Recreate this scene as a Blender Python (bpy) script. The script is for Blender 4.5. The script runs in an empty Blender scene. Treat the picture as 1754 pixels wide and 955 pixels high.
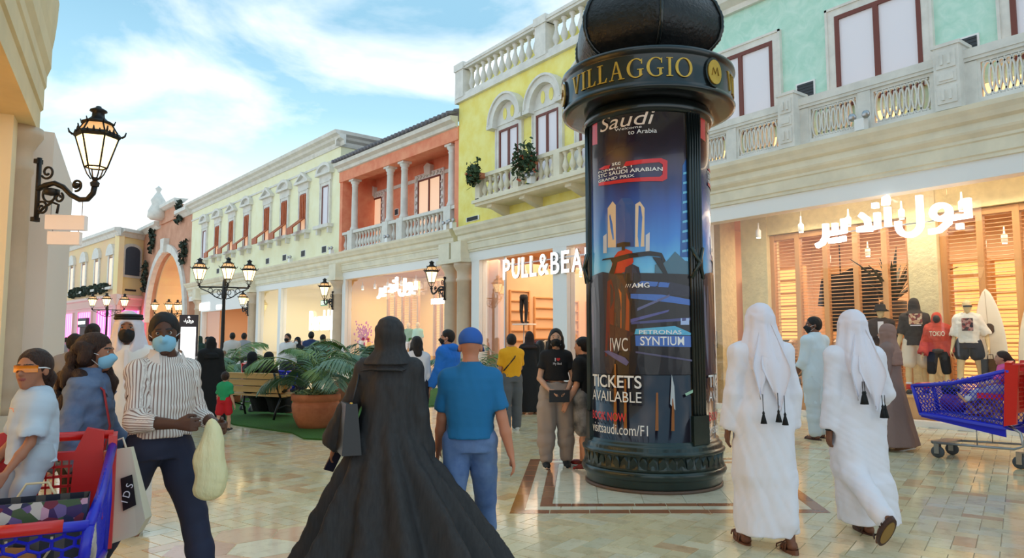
import bpy, bmesh, math, random
import numpy as np
from mathutils import Matrix, Vector
random.seed(7)
R_ = math.radians
COL = bpy.context.scene.collection

# ---------------------------------------------------------------- camera
FPX, CX, CY, CAM_H = 1220.0, 877.0, 477.5, 1.52
PITCH = math.atan(105.5 / FPX)
YAW = R_(53.5)
cam_d = bpy.data.cameras.new('camera')
cam_d.sensor_width = 36.0
cam_d.lens = FPX / 1754.0 * 36.0
cam_d.clip_end = 400
cam = bpy.data.objects.new('camera', cam_d)
COL.objects.link(cam)
cam.location = (0, 0, CAM_H)
cam.rotation_euler = (math.pi / 2 + PITCH, 0, YAW)
SC = bpy.context.scene
SC.camera = cam

# ---------------------------------------------------------------- exposure
SC.view_settings.view_transform = 'Standard'
SC.view_settings.look = 'None'
SC.view_settings.gamma = 1.0
SC.view_settings.use_curve_mapping = False
SC.view_settings.exposure = 0.98

# ---------------------------------------------------------------- sky
def build_world():
    w = bpy.data.worlds.new('sky'); SC.world = w
    w.use_nodes = True
    n = w.node_tree.nodes; l = w.node_tree.links
    n.clear()
    out = n.new('ShaderNodeOutputWorld'); bg = n.new('ShaderNodeBackground')
    tc = n.new('ShaderNodeTexCoord'); sep = n.new('ShaderNodeSeparateXYZ')
    l.new(tc.outputs['Generated'], sep.inputs[0])
    def m(op, a, b=None, clamp=False):
        k = n.new('ShaderNodeMath'); k.operation = op; k.use_clamp = clamp
        for i, v in enumerate((a, b)):
            if v is None: continue
            if isinstance(v, (int, float)): k.inputs[i].default_value = v
            else: l.new(v, k.inputs[i])
        return k.outputs[0]
    z = m('MAXIMUM', sep.outputs[2], 0.0)
    den = m('ADD', z, 0.16)
    comb = n.new('ShaderNodeCombineXYZ')
    l.new(m('DIVIDE', sep.outputs[0], den), comb.inputs[0]); l.new(m('DIVIDE', sep.outputs[1], den), comb.inputs[1])
    comb.inputs[2].default_value = 3.3
    no = n.new('ShaderNodeTexNoise'); no.inputs['Scale'].default_value = 1.5
    no.inputs['Detail'].default_value = 7; no.inputs['Roughness'].default_value = 0.56; no.inputs['Distortion'].default_value = 0.35
    l.new(comb.outputs[0], no.inputs['Vector'])
    cr = n.new('ShaderNodeValToRGB')
    cr.color_ramp.elements[0].position = 0.47; cr.color_ramp.elements[1].position = 0.68
    l.new(no.outputs[0], cr.inputs[0])
    mixb = n.new('ShaderNodeValToRGB')          # blue overhead, pale towards the roofs
    e = mixb.color_ramp.elements
    e[0].position = 0.15; e[0].color = (0.60, 0.63, 0.64, 1)
    e[1].position = 0.60; e[1].color = (0.17, 0.31, 0.41, 1)
    for p, c in ((0.23, (0.38, 0.52, 0.58, 1)), (0.30, (0.22, 0.38, 0.48, 1)), (0.40, (0.16, 0.30, 0.40, 1))):
        k = e.new(p); k.color = c
    l.new(z, mixb.inputs[0])
    mx = n.new('ShaderNodeMix'); mx.data_type = 'RGBA'
    l.new(cr.outputs[0], mx.inputs['Factor']); l.new(mixb.outputs[0], mx.inputs['A'])
    mx.inputs['B'].default_value = (0.58, 0.60, 0.61, 1)
    l.new(mx.outputs['Result'], bg.inputs[0])
    bg.inputs[1].default_value = 1.15
    l.new(bg.outputs[0], out.inputs[0])
build_world()

def area_light(name, loc, rot, sx, sy, power, color):
    d = bpy.data.lights.new(name, 'AREA'); d.shape = 'RECTANGLE'; d.size = sx; d.size_y = sy
    d.energy = power; d.color = color
    o = bpy.data.objects.new(name, d); COL.objects.link(o)
    o.location = loc; o.rotation_euler = rot
    return o
WARM = (1.0, 0.78, 0.54)
PALE = (1.0, 0.84, 0.60)
# ceiling lighting of the shops (each hangs under its shop ceiling)
area_light('shop_light_pull', (-17.6, 17.2, 4.3), (0, 0, 0), 7.0, 5.0, 208, WARM)
area_light('shop_light_corner', (-7.2, 17.4, 4.3), (0, 0, 0), 6.5, 4.0, 190, WARM)
area_light('window_light_corner', (-4.6, 14.0, 4.3), (R_(-20), 0, 0), 9.0, 0.5, 75, PALE)
area_light('window_light_pull', (-17.6, 14.0, 4.3), (R_(-20), 0, 0), 6.5, 0.5, 24, PALE)
area_light('shop_light_orange', (-26.0, 15.2, 4.0), (0, 0, R_(3.6)), 7.0, 2.6, 119, PALE)
area_light('shop_light_cream', (-35.2, 15.0, 4.0), (0, 0, R_(3.6)), 8.0, 3.0, 101, (1.0, 0.90, 0.68))
area_light('shop_light_cream_far', (-45.5, 14.2, 4.0), (0, 0, R_(3.6)), 7.0, 3.0, 81, (1.0, 0.82, 0.62))
# ---------------------------------------------------------------- geometry helpers
_fw = np.array([-math.sin(YAW) * math.cos(PITCH), math.cos(YAW) * math.cos(PITCH), math.sin(PITCH)])
_rt = np.array([math.cos(YAW), math.sin(YAW), 0.0])
_up = np.cross(_rt, _fw)
def ray(px, py): return _fw + _rt * (px - CX) / FPX - _up * (py - CY) / FPX
def G(px, py, z=0.0):
    """ground point of a photo pixel"""
    d = ray(px, py); t = (z - CAM_H) / d[2]
    return (float(d[0] * t), float(d[1] * t), z)
def at(px, py, depth):
    d = ray(px, py) * depth
    return (float(d[0]), float(d[1]), float(d[2] + CAM_H))

def lin(c):
    return tuple(((v / 255) / 12.92 if v / 255 <= 0.04045 else ((v / 255 + 0.055) / 1.055) ** 2.4) for v in c)

MATS = {}
def mat(name, rgb=(200, 200, 200), rough=0.6, metal=0.0, var=0.0, scale=6.0, rgb2=None, bump=0.0, bscale=None, emit=0.0, emit_rgb=None,
        coat=0.0, spec=0.5, alpha=None, attr=None, stripes=None, stretch=None, dist=0.0):
    if name in MATS: return MATS[name]
    m = bpy.data.materials.new(name); MATS[name] = m
    m.use_nodes = True
    nt = m.node_tree; n = nt.nodes; l = nt.links
    b = n['Principled BSDF']
    c = lin(rgb)
    b.inputs['Base Color'].default_value = (*c, 1)
    b.inputs['Roughness'].default_value = rough
    b.inputs['Metallic'].default_value = metal
    b.inputs['Specular IOR Level'].default_value = spec
    if coat: b.inputs['Coat Weight'].default_value = coat; b.inputs['Coat Roughness'].default_value = 0.05
    tc = n.new('ShaderNodeTexCoord'); vec = tc.outputs['Object']
    if stretch:
        mp = n.new('ShaderNodeMapping'); mp.inputs['Scale'].default_value = stretch
        l.new(vec, mp.inputs[0]); vec = mp.outputs[0]
    if var or rgb2:
        no = n.new('ShaderNodeTexNoise'); no.inputs['Scale'].default_value = scale; no.inputs['Detail'].default_value = 5
        no.inputs['Roughness'].default_value = 0.6; no.inputs['Distortion'].default_value = dist
        l.new(vec, no.inputs['Vector'])
        cr = n.new('ShaderNodeValToRGB')
        c2 = lin(rgb2) if rgb2 else tuple(min(1, v * (1 - var)) for v in c)
        cr.color_ramp.elements[0].position = 0.34; cr.color_ramp.elements[0].color = (*c2, 1)
        cr.color_ramp.elements[1].position = 0.64; cr.color_ramp.elements[1].color = (*c, 1)
        l.new(no.outputs[0], cr.inputs[0]); l.new(cr.outputs[0], b.inputs['Base Color'])
    if stripes:                                    # (axis, period, fraction, rgb)
        sp = n.new('ShaderNodeSeparateXYZ'); l.new(tc.outputs['Object'], sp.inputs[0])
        d = n.new('ShaderNodeMath'); d.operation = 'MULTIPLY'; d.inputs[1].default_value = 1 / stripes[1]
        if stripes[0] == 'r':
            at_ = n.new('ShaderNodeMath'); at_.operation = 'ARCTAN2'
            l.new(sp.outputs[0], at_.inputs[0]); l.new(sp.outputs[1], at_.inputs[1]); l.new(at_.outputs[0], d.inputs[0])
        elif stripes[0] == 'a':
            aa = n.new('ShaderNodeAttribute'); aa.attribute_name = 'tint'; l.new(aa.outputs['Fac'], d.inputs[0])
        else: l.new(sp.outputs[stripes[0]], d.inputs[0])
        fr = n.new('ShaderNodeMath'); fr.operation = 'FRACT'; l.new(d.outputs[0], fr.inputs[0])
        gt = n.new('ShaderNodeMath'); gt.operation = 'LESS_THAN'; gt.inputs[1].default_value = stripes[2]; l.new(fr.outputs[0], gt.inputs[0])
        mx = n.new('ShaderNodeMix'); mx.data_type = 'RGBA'; l.new(gt.outputs[0], mx.inputs['Factor'])
        mx.inputs['A'].default_value = (*c, 1); mx.inputs['B'].default_value = (*lin(stripes[3]), 1)
        l.new(mx.outputs['Result'], b.inputs['Base Color'])
    if attr:
        a = n.new('ShaderNodeAttribute'); a.attribute_name = attr
        l.new(a.outputs['Color'], b.inputs['Base Color'])
    if bump:
        no2 = n.new('ShaderNodeTexNoise'); no2.inputs['Scale'].default_value = bscale or scale * 4; no2.inputs['Detail'].default_value = 4
        l.new(vec, no2.inputs['Vector'])
        bp = n.new('ShaderNodeBump'); bp.inputs['Strength'].default_value = bump; bp.inputs['Distance'].default_value = 0.02
        l.new(no2.outputs[0], bp.inputs['Height']); l.new(bp.outputs[0], b.inputs['Normal'])
    if emit:
        b.inputs['Emission Color'].default_value = (*lin(emit_rgb or rgb), 1)
        b.inputs['Emission Strength'].default_value = emit
    return m

def glass_mat(name, tint=(255, 255, 255), refl=0.03, rough=0.0):
    if name in MATS: return MATS[name]
    m = bpy.data.materials.new(name); MATS[name] = m; m.use_nodes = True
    n = m.node_tree.nodes; l = m.node_tree.links; n.clear()
    o = n.new('ShaderNodeOutputMaterial'); t = n.new('ShaderNodeBsdfTransparent'); g = n.new('ShaderNodeBsdfGlossy')
    t.inputs[0].default_value = (*lin(tint), 1); g.inputs['Roughness'].default_value = rough
    fr = n.new('ShaderNodeLayerWeight'); fr.inputs[0].default_value = 0.25
    mu = n.new('ShaderNodeMath'); mu.operation = 'MULTIPLY_ADD'; mu.inputs[1].default_value = 0.16; mu.inputs[2].default_value = refl
    l.new(fr.outputs['Fresnel'], mu.inputs[0])
    mx = n.new('ShaderNodeMixShader'); l.new(mu.outputs[0], mx.inputs[0]); l.new(t.outputs[0], mx.inputs[1]); l.new(g.outputs[0], mx.inputs[2])
    l.new(mx.outputs[0], o.inputs[0])
    return m

class MB:
    """collects shapes, builds ONE mesh object"""
    def __init__(s): s.v = []; s.f = []; s.sm = []; s.cut = []
    def add(s, vs, fs, smooth=False):
        o = len(s.v); s.cut.append((o, len(s.f))); s.v.extend([tuple(map(float, p)) for p in vs])
        for f in fs: s.f.append(tuple(i + o for i in f)); s.sm.append(smooth)
        return s
    def box(s, x0, x1, y0, y1, z0, z1):
        v = [(x0, y0, z0), (x1, y0, z0), (x1, y1, z0), (x0, y1, z0), (x0, y0, z1), (x1, y0, z1), (x1, y1, z1), (x0, y1, z1)]
        return s.add(v, [(0, 3, 2, 1), (4, 5, 6, 7), (0, 1, 5, 4), (1, 2, 6, 5), (2, 3, 7, 6), (3, 0, 4, 7)])
    def obox(s, c, ax, ay, az):
        c, ax, ay, az = map(np.array, (c, ax, ay, az)); v = []
        for k in (-1, 1):
            for i, j in ((-1, -1), (1, -1), (1, 1), (-1, 1)): v.append(c + i * ax + j * ay + k * az)
        return s.add(v, [(0, 3, 2, 1), (4, 5, 6, 7), (0, 1, 5, 4), (1, 2, 6, 5), (2, 3, 7, 6), (3, 0, 4, 7)])
    def poly(s, pts, axis='y', a=0.0, b=0.1):
        """extruded polygon; pts 2D in the other two axes"""
        def p3(p, t): return {'x': (t, p[0], p[1]), 'y': (p[0], t, p[1]), 'z': (p[0], p[1], t)}[axis]
        n = len(pts); v = [p3(p, a) for p in pts] + [p3(p, b) for p in pts]
        f = [tuple(range(n))[::-1], tuple(range(n, 2 * n))] + [(i, (i + 1) % n, n + (i + 1) % n, n + i) for i in range(n)]
        return s.add(v, f)
    def strip(s, pa, pb, axis='y', a=0.0, b=0.1):
        """solid band between two polylines pa, pb (same count), extruded"""
        for i in range(len(pa) - 1):
            s.poly([pa[i], pa[i + 1], pb[i + 1], pb[i]], axis, a, b)
        return s
    def lathe(s, prof, n=24, c=(0, 0, 0), smooth=True, a0=0.0, a1=2 * math.pi, cap=True, rfun=None):
        full = abs(a1 - a0 - 2 * math.pi) < 1e-6; m = n if full else n + 1; v = []
        for r, z in prof:
            for i in range(m):
                t = a0 + (a1 - a0) * i / n; rr = r * (rfun(t, z) if rfun else 1)
                v.append((c[0] + rr * math.cos(t), c[1] + rr * math.sin(t), c[2] + z))
        f = []
        for k in range(len(prof) - 1):
            for i in range(n):
                j = (i + 1) % m
                f.append((k * m + i, k * m + j, (k + 1) * m + j, (k + 1) * m + i))
        if cap and full:
            if prof[0][0] > 1e-4: f.append(tuple(range(m))[::-1])
            if prof[-1][0] > 1e-4: f.append(tuple((len(prof) - 1) * m + i for i in range(m)))
        return s.add(v, f, smooth)
    def tube(s, pts, r, n=8, smooth=True, closed=False, flat=1.0):
        P = [np.array(p, float) for p in pts]; N = len(P)
        rr = r if hasattr(r, '__len__') else [r] * N
        v = []; prev = None
        for i in range(N):
            t = (P[(i + 1) % N] - P[i - 1]) if closed else (P[min(i + 1, N - 1)] - P[max(i - 1, 0)])
            t = t / (np.linalg.norm(t) + 1e-9)
            if prev is None:
                a = np.array((0, 0, 1.0)) if abs(t[2]) < 0.9 else np.array((1.0, 0, 0)); x = np.cross(a, t)
            else: x = prev - t * np.dot(prev, t)
            x /= np.linalg.norm(x) + 1e-9; y = np.cross(t, x); prev = x
            for k in range(n):
                a = 2 * math.pi * k / n
                v.append(P[i] + rr[i] * (math.cos(a) * x + flat * math.sin(a) * y))
        f = []
        for i in range(N if closed else N - 1):
            q = (i + 1) % N
            for k in range(n):
                j = (k + 1) % n
                f.append((i * n + k, i * n + j, q * n + j, q * n + k))
        if not closed: f += [tuple(range(n))[::-1], tuple((N - 1) * n + k for k in range(n))]
        return s.add(v, f, smooth)
    def ball(s, c, r, n=12, m=8):
        r = r if hasattr(r, '__len__') else (r, r, r); v = [(c[0], c[1], c[2] - r[2])]
        for j in range(1, m):
            b = -math.pi / 2 + math.pi * j / m
            for i in range(n):
                a = 2 * math.pi * i / n
                v.append((c[0] + r[0] * math.cos(b) * math.cos(a), c[1] + r[1] * math.cos(b) * math.sin(a), c[2] + r[2] * math.sin(b)))
        v.append((c[0], c[1], c[2] + r[2])); f = []
        for i in range(n):
            j = (i + 1) % n; f.append((0, 1 + j, 1 + i)); e = 1 + (m - 2) * n; f.append((len(v) - 1, e + i, e + j))
            for k in range(m - 2): f.append((1 + k * n + i, 1 + k * n + j, 1 + (k + 1) * n + j, 1 + (k + 1) * n + i))
        return s.add(v, f, True)
    def sheet(s, grid, thick=0.0, smooth=True):
        """grid[i][j] of points -> surface, optionally with thickness along the normal"""
        g = np.array(grid, float); a, b = g.shape[:2]
        def faces(o, flip): 
            out = []
            for i in range(a - 1):
                for j in range(b - 1):
                    q = (o + i * b + j, o + i * b + j + 1, o + (i + 1) * b + j + 1, o + (i + 1) * b + j)
                    out.append(q[::-1] if flip else q)
            return out
        if not thick: return s.add(g.reshape(-1, 3), faces(0, False), smooth)
        du = np.gradient(g, axis=0); dv = np.gradient(g, axis=1); nn = np.cross(du, dv)
        nn /= np.linalg.norm(nn, axis=2, keepdims=True) + 1e-9
        top = (g + nn * thick / 2).reshape(-1, 3); bot = (g - nn * thick / 2).reshape(-1, 3); o = a * b
        fs = faces(0, True) + faces(o, False)
        rim = [i * b for i in range(a)] + [(a - 1) * b + j for j in range(1, b)] + [i * b + b - 1 for i in range(a - 2, -1, -1)] + [j for j in range(b - 2, 0, -1)]
        for i in range(len(rim)):
            p, q = rim[i], rim[(i + 1) % len(rim)]; fs.append((p, q, q + o, p + o))
        return s.add(np.vstack([top, bot]), fs, smooth)
    def xform(s, M):
        s.v = [tuple(M @ Vector(p)) for p in s.v]; return s
    def mesh(s, name):
        me = bpy.data.meshes.new(name); me.from_pydata(s.v, [], s.f)
        if any(s.sm): me.polygons.foreach_set('use_smooth', s.sm)
        me.update(); return me
    def build_each(s, name, m, parent=None):
        """one object per added piece"""
        c = s.cut + [(len(s.v), len(s.f))]; out = []
        for (v0, f0), (v1, f1) in zip(c[:-1], c[1:]):
            q = MB(); q.add(s.v[v0:v1], [tuple(i - v0 for i in f) for f in s.f[f0:f1]], s.sm[f0]); out.append(q.build(name, m, parent))
        return out
    def build(s, name, m, parent=None, loc=None, kind=None, label=None):
        o = bpy.data.objects.new(name, s.mesh(name)); COL.objects.link(o)
        if m: o.data.materials.append(m)
        if parent: o.parent = parent
        if loc: o.location = loc
        if kind: o['kind'] = kind
        if label: o['label'] = label
        return o

def thing(name, label, cat, loc=(0, 0, 0), rz=0.0, group=None, kind=None):
    o = bpy.data.objects.new(name, None); COL.objects.link(o)
    o.empty_display_size = 0.1
    o.location = loc; o.rotation_euler = (0, 0, rz)
    return tag(o, label, cat, group, kind)
def tag(o, label=None, cat=None, group=None, kind=None):
    for k, v in (('label', label), ('category', cat), ('group', group), ('kind', kind)):
        if v: o[k] = v
    return o
def put(mesh, name, parent=None, loc=(0, 0, 0), rz=0.0, scale=None, rot=None):
    o = bpy.data.objects.new(name, mesh); COL.objects.link(o)
    if parent: o.parent = parent
    o.location = loc; o.rotation_euler = rot or (0, 0, rz)
    if scale: o.scale = scale if hasattr(scale, '__len__') else (scale,) * 3
    return o
def dup(root, loc, rz, label=None, parent=None):
    r = root.copy(); COL.objects.link(r); r.location = loc; r.rotation_euler = (0, 0, rz)
    if parent: r.parent = parent
    if label: r['label'] = label
    def go(a, b):
        for ch in list(a.children):
            c = ch.copy(); COL.objects.link(c); c.parent = b; go(ch, c)
    go(root, r)
    return r

def text_mesh(txt, size=1.0, depth=0.0, bold=0.0, spacing=1.0, align='LEFT', shear=0.0):
    """MB with the letters in the x-z plane, baseline at z = 0, thickness along y (0 .. -depth)"""
    cu = bpy.data.curves.new('lettering', 'FONT'); cu.body = txt; cu.size = size; cu.align_x = align
    cu.offset = bold; cu.extrude = depth / 2; cu.space_character = spacing; cu.shear = shear; cu.resolution_u = 4
    o = bpy.data.objects.new('lettering', cu); COL.objects.link(o)
    dg = bpy.context.evaluated_depsgraph_get(); me = o.evaluated_get(dg).to_mesh()
    mb = MB(); mb.add([(v.co.x, -v.co.z - depth / 2, v.co.y) for v in me.vertices], [tuple(p.vertices) for p in me.polygons])
    o.evaluated_get(dg).to_mesh_clear(); bpy.data.objects.remove(o); bpy.data.curves.remove(cu)
    return mb
def fit_text(txt, x0, x1, z0, z1, y=0.0, depth=0.0, **kw):
    mb = text_mesh(txt, 1.0, depth if depth else 0.0, **kw)
    a = np.array(mb.v); lo, hi = a.min(0), a.max(0)
    a[:, 0] = x0 + (a[:, 0] - lo[0]) * (x1 - x0) / (hi[0] - lo[0])
    a[:, 2] = z0 + (a[:, 2] - lo[2]) * (z1 - z0) / (hi[2] - lo[2])
    a[:, 1] += y
    mb.v = [tuple(p) for p in a]
    return mb

# ---------------------------------------------------------------- smooth solids (signed distance grid -> mesh)
class Solid:
    def __init__(s, lo, hi, vox):
        s.lo = np.array(lo, np.float32); s.vox = vox
        s.n = np.ceil((np.array(hi) - s.lo) / vox).astype(int) + 1
        s.f = np.full(tuple(s.n), 0.12, np.float32); s.paint = []
    def _sub(s, lo, hi, pad):
        a = np.clip(np.floor((np.array(lo) - pad - s.lo) / s.vox).astype(int), 0, s.n - 1)
        b = np.clip(np.ceil((np.array(hi) + pad - s.lo) / s.vox).astype(int) + 1, 1, s.n)
        if (b <= a).any(): return None, None
        ax = [s.lo[i] + s.vox * np.arange(a[i], b[i], dtype=np.float32) for i in range(3)]
        return tuple(slice(a[i], b[i]) for i in range(3)), np.meshgrid(*ax, indexing='ij', sparse=True)
    def _mix(s, sl, d, k, cut):
        f = s.f[sl]
        if cut:
            d = -d
            if k > 0:
                h = np.maximum(k - np.abs(f - d), 0) / k; r = np.maximum(f, d) + h * h * k * 0.25
            else: r = np.maximum(f, d)
        else:
            if k > 0:
                h = np.maximum(k - np.abs(f - d), 0) / k; r = np.minimum(f, d) - h * h * k * 0.25
            else: r = np.minimum(f, d)
        s.f[sl] = r
    def cone(s, a, b, ra, rb, k=0.02, cut=False, wob=None):
        a = np.array(a, float); b = np.array(b, float); r = max(ra, rb)
        sl, X = s._sub(np.minimum(a, b) - r, np.maximum(a, b) + r, 2 * s.vox + k)
        if sl is None: return s
        ba = b - a; L = float(ba @ ba) + 1e-9
        px, py, pz = X[0] - a[0], X[1] - a[1], X[2] - a[2]
        t = np.clip((px * ba[0] + py * ba[1] + pz * ba[2]) / L, 0, 1)
        d = np.sqrt((px - t * ba[0]) ** 2 + (py - t * ba[1]) ** 2 + (pz - t * ba[2]) ** 2) - (ra + (rb - ra) * t)
        if wob: d = d + wob * np.sin(t * math.sqrt(L) * 60 + 3 * px * 20)
        s._mix(sl, d, k, cut); return s
    def chain(s, pts, rs, k=0.02, **kw):
        for i in range(len(pts) - 1): s.cone(pts[i], pts[i + 1], rs[i], rs[i + 1], k, **kw)
        return s
    def ell(s, c, r, k=0.02, rot=None, cut=False, shell=0.0):
        c = np.array(c, float); r = np.array(r, float) if hasattr(r, '__len__') else np.array([r] * 3, float); m = r.max() if rot is not None else r
        sl, X = s._sub(c - m - shell, c + m + shell, 2 * s.vox + k)
        if sl is None: return s
        p = [X[0] - c[0], X[1] - c[1], X[2] - c[2]]
        if rot is not None:
            q = np.array(rot); p = [q[0, i] * p[0] + q[1, i] * p[1] + q[2, i] * p[2] for i in range(3)]
        k0 = np.sqrt((p[0] / r[0]) ** 2 + (p[1] / r[1]) ** 2 + (p[2] / r[2]) ** 2)
        k1 = np.sqrt((p[0] / r[0] ** 2) ** 2 + (p[1] / r[1] ** 2) ** 2 + (p[2] / r[2] ** 2) ** 2)
        d = k0 * (k0 - 1) / (k1 + 1e-6)
        if shell: d = np.abs(d) - shell
        s._mix(sl, d, k, cut); return s
    def col(s, rows, k=0.03, fold=0.0, nf=9, ph=0.0, fz0=-9.0, fz1=9.0, cut=False, ex=2.0, skew=0.0):
        """upright body of oval sections: rows (z, cx, cy, rx, ry), folds running down it, growing from z = fz1 to fz0"""
        rows = sorted(rows); q = np.array(rows, float)
        lo = (np.min(q[:, 1] - q[:, 3]) - fold, np.min(q[:, 2] - q[:, 4]) - fold, q[0, 0]); hi = (np.max(q[:, 1] + q[:, 3]) + fold, np.max(q[:, 2] + q[:, 4]) + fold, q[-1, 0])
        sl, X = s._sub(lo, hi, 2 * s.vox + k)
        if sl is None: return s
        z = X[2].ravel(); it = lambda c: np.interp(z, q[:, 0], q[:, c])[None, None, :]
        dx = X[0] - it(1); dy = X[1] - it(2); rx = it(3); ry = it(4)
        if ex == 2.0: e = np.sqrt((dx / rx) ** 2 + (dy / ry) ** 2)
        else: e = (np.abs(dx / rx) ** ex + np.abs(dy / ry) ** ex) ** (1 / ex)
        d = (e - 1) * np.minimum(rx, ry)
        if fold:
            th = np.arctan2(dx / rx, dy / ry)
            w = np.clip((fz1 - z) / (fz1 - fz0 + 1e-6), 0, 1)[None, None, :] if fz0 > -8 else 1.0
            d = d + fold * w * (np.sin(nf * th + ph + skew * X[2]) + 0.6 * np.sin((nf * 0.62 // 1 + 1) * th - 2 * ph + 1.7 * X[2])) * 0.6
        dz = np.maximum(q[0, 0] - z, z - q[-1, 0])[None, None, :]
        d = np.maximum(d, dz)
        s._mix(sl, d, k, cut); return s
    def cutbox(s, lo, hi):
        sl, X = s._sub(lo, hi, 0)
        if sl is not None: s.f[sl] = np.maximum(s.f[sl], 0.02)
        return s
    def plane(s, pt, nrm, keep=True):
        """keep only the side the normal points away from"""
        ax = [s.lo[i] + s.vox * np.arange(s.n[i], dtype=np.float32) for i in range(3)]
        X = np.meshgrid(*ax, indexing='ij', sparse=True); n = np.array(nrm, float); n /= np.linalg.norm(n)
        d = (X[0] - pt[0]) * n[0] + (X[1] - pt[1]) * n[1] + (X[2] - pt[2]) * n[2]
        s.f = np.maximum(s.f, d.astype(np.float32)); return s
    def ripple(s, amp, freq, seed=0):
        """soft irregular creases of cloth"""
        rs = np.random.RandomState(seed)
        ax = [s.lo[i] + s.vox * np.arange(s.n[i], dtype=np.float32) for i in range(3)]
        X = np.meshgrid(*ax, indexing='ij', sparse=True); t = 0
        for i in range(4):
            v = rs.normal(size=3); v *= freq * (0.6 + 0.4 * i) / np.linalg.norm(v)
            w = np.sin(X[0] * v[0] + X[1] * v[1] + X[2] * v[2] + rs.rand() * 6 + 1.2 * np.sin(X[2] * freq * .35 + X[0] * freq * .22 + i))
            t = t + (w if i % 2 else 1.4 * (0.6 - np.abs(w) ** 0.8)) / (1 + 0.5 * i)
        s.f = s.f + (amp * t).astype(np.float32) * (s.f < 0.1); return s
    def mesh(s, name, color=None):
        f = s.f.copy()
        f[0] = f[-1] = 0.1; f[:, 0] = f[:, -1] = 0.1; f[:, :, 0] = f[:, :, -1] = 0.1
        ins = f < 0
        c = [ins[i:ins.shape[0] - 1 + i, j:ins.shape[1] - 1 + j, k:ins.shape[2] - 1 + k] for i in (0, 1) for j in (0, 1) for k in (0, 1)]
        allv = c[0].copy(); anyv = c[0].copy()
        for q in c[1:]: allv &= q; anyv |= q
        act = np.argwhere(anyv & ~allv)
        if len(act) == 0: return bpy.data.meshes.new(name)
        idx = np.full(anyv.shape, -1, np.int32); idx[act[:, 0], act[:, 1], act[:, 2]] = np.arange(len(act))
        offs = np.array([(i, j, k) for i in (0, 1) for j in (0, 1) for k in (0, 1)])
        val = np.stack([f[act[:, 0] + o[0], act[:, 1] + o[1], act[:, 2] + o[2]] for o in offs], 1)
        pos = np.zeros((len(act), 3)); cnt = np.zeros(len(act))
        for a in range(8):
            for b in range(a + 1, 8):
                if np.abs(offs[a] - offs[b]).sum() != 1: continue
                va, vb = val[:, a], val[:, b]; m = (va < 0) != (vb < 0)
                t = va[m] / (va[m] - vb[m])
                pos[m] += offs[a] + t[:, None] * (offs[b] - offs[a]); cnt[m] += 1
        V = s.lo + s.vox * (act + pos / cnt[:, None])
        quads = []
        for ax in range(3):
            u, w = (ax + 1) % 3, (ax + 2) % 3
            sh = [slice(None)] * 3; sh2 = [slice(None)] * 3; sh[ax] = slice(0, -1); sh2[ax] = slice(1, None)
            e = np.argwhere(ins[tuple(sh)] != ins[tuple(sh2)])
            flip = ins[e[:, 0], e[:, 1], e[:, 2]]
            du = np.zeros(3, int); dw = np.zeros(3, int); du[u] = 1; dw[w] = 1
            g = lambda o: idx[(e - o)[:, 0], (e - o)[:, 1], (e - o)[:, 2]]
            q = np.stack([g(du + dw), g(dw), g(0 * du), g(du)], 1)
            q[~flip] = q[~flip][:, ::-1]
            quads.append(q)
        Q = np.vstack(quads).astype(np.int32)
        Q = Q[(Q >= 0).all(1)]
        me = bpy.data.meshes.new(name)
        me.vertices.add(len(V)); me.vertices.foreach_set('co', V.astype(np.float32).ravel())
        me.loops.add(Q.size); me.loops.foreach_set('vertex_index', Q.ravel())
        me.polygons.add(len(Q)); me.polygons.foreach_set('loop_start', np.arange(0, Q.size, 4, dtype=np.int32))
        me.polygons.foreach_set('use_smooth', np.ones(len(Q), bool))
        me.update(calc_edges=True)
        if color is not None:
            at_ = me.color_attributes.new('tint', 'FLOAT_COLOR', 'POINT')
            cc = np.ones((len(V), 4), np.float32); cc[:, :3] = color(V); at_.data.foreach_set('color', cc.ravel())
        return me
    def build(s, name, m, parent, color=None):
        me = s.mesh(name, color); o = bpy.data.objects.new(name, me); COL.objects.link(o)
        me.materials.append(m); o.parent = parent
        return o
# ---------------------------------------------------------------- materials shared by the setting
W = 13.43                      # the long facade stands at Y = W
UX = -21.37                    # where it bends
AL = R_(3.6)
M_STONE = mat('cream_stone', (236, 226, 202), 0.65, var=0.14, scale=2.0, bump=0.08)
M_GREYSTONE = mat('grey_cast_stone', (228, 224, 216), 0.7, var=0.16, scale=3.0, bump=0.1)
M_PINKSTONE = mat('pink_stone', (214, 190, 165), 0.6, var=0.15, scale=1.5)
M_WHITE = mat('white_paint', (236, 234, 232), 0.5)
M_YELLOW = mat('yellow_plaster', (244, 234, 146), 0.8, rgb2=(238, 220, 112), scale=2.2, bump=0.12, bscale=14)
M_GREEN = mat('mint_plaster', (178, 222, 204), 0.8, rgb2=(204, 234, 220), scale=3.2, bump=0.12, bscale=12, dist=1.2)
M_ORANGE = mat('orange_plaster', (240, 158, 122), 0.8, rgb2=(228, 130, 98), scale=2.0, bump=0.1, bscale=12)
M_CREAM = mat('pale_yellow_plaster', (246, 243, 210), 0.8, rgb2=(240, 234, 194), scale=1.2)
M_BROWNWALL = mat('brown_plaster', (212, 158, 130), 0.8, rgb2=(194, 138, 110), scale=1.0)
M_PEACH = mat('peach_plaster', (236, 200, 160), 0.8, rgb2=(240, 214, 160), scale=0.4)
M_FRAME = mat('brown_window_frame', (112, 52, 38), 0.45)
M_BLIND = mat('backlit_blind', (214, 214, 224), 0.6, emit=0.05, emit_rgb=(255, 236, 226))
M_BLINDW = mat('backlit_blind_warm', (236, 216, 200), 0.6, emit=0.28, emit_rgb=(255, 200, 150))
M_DARK = mat('dark_grille', (52, 56, 62), 0.6)
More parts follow.
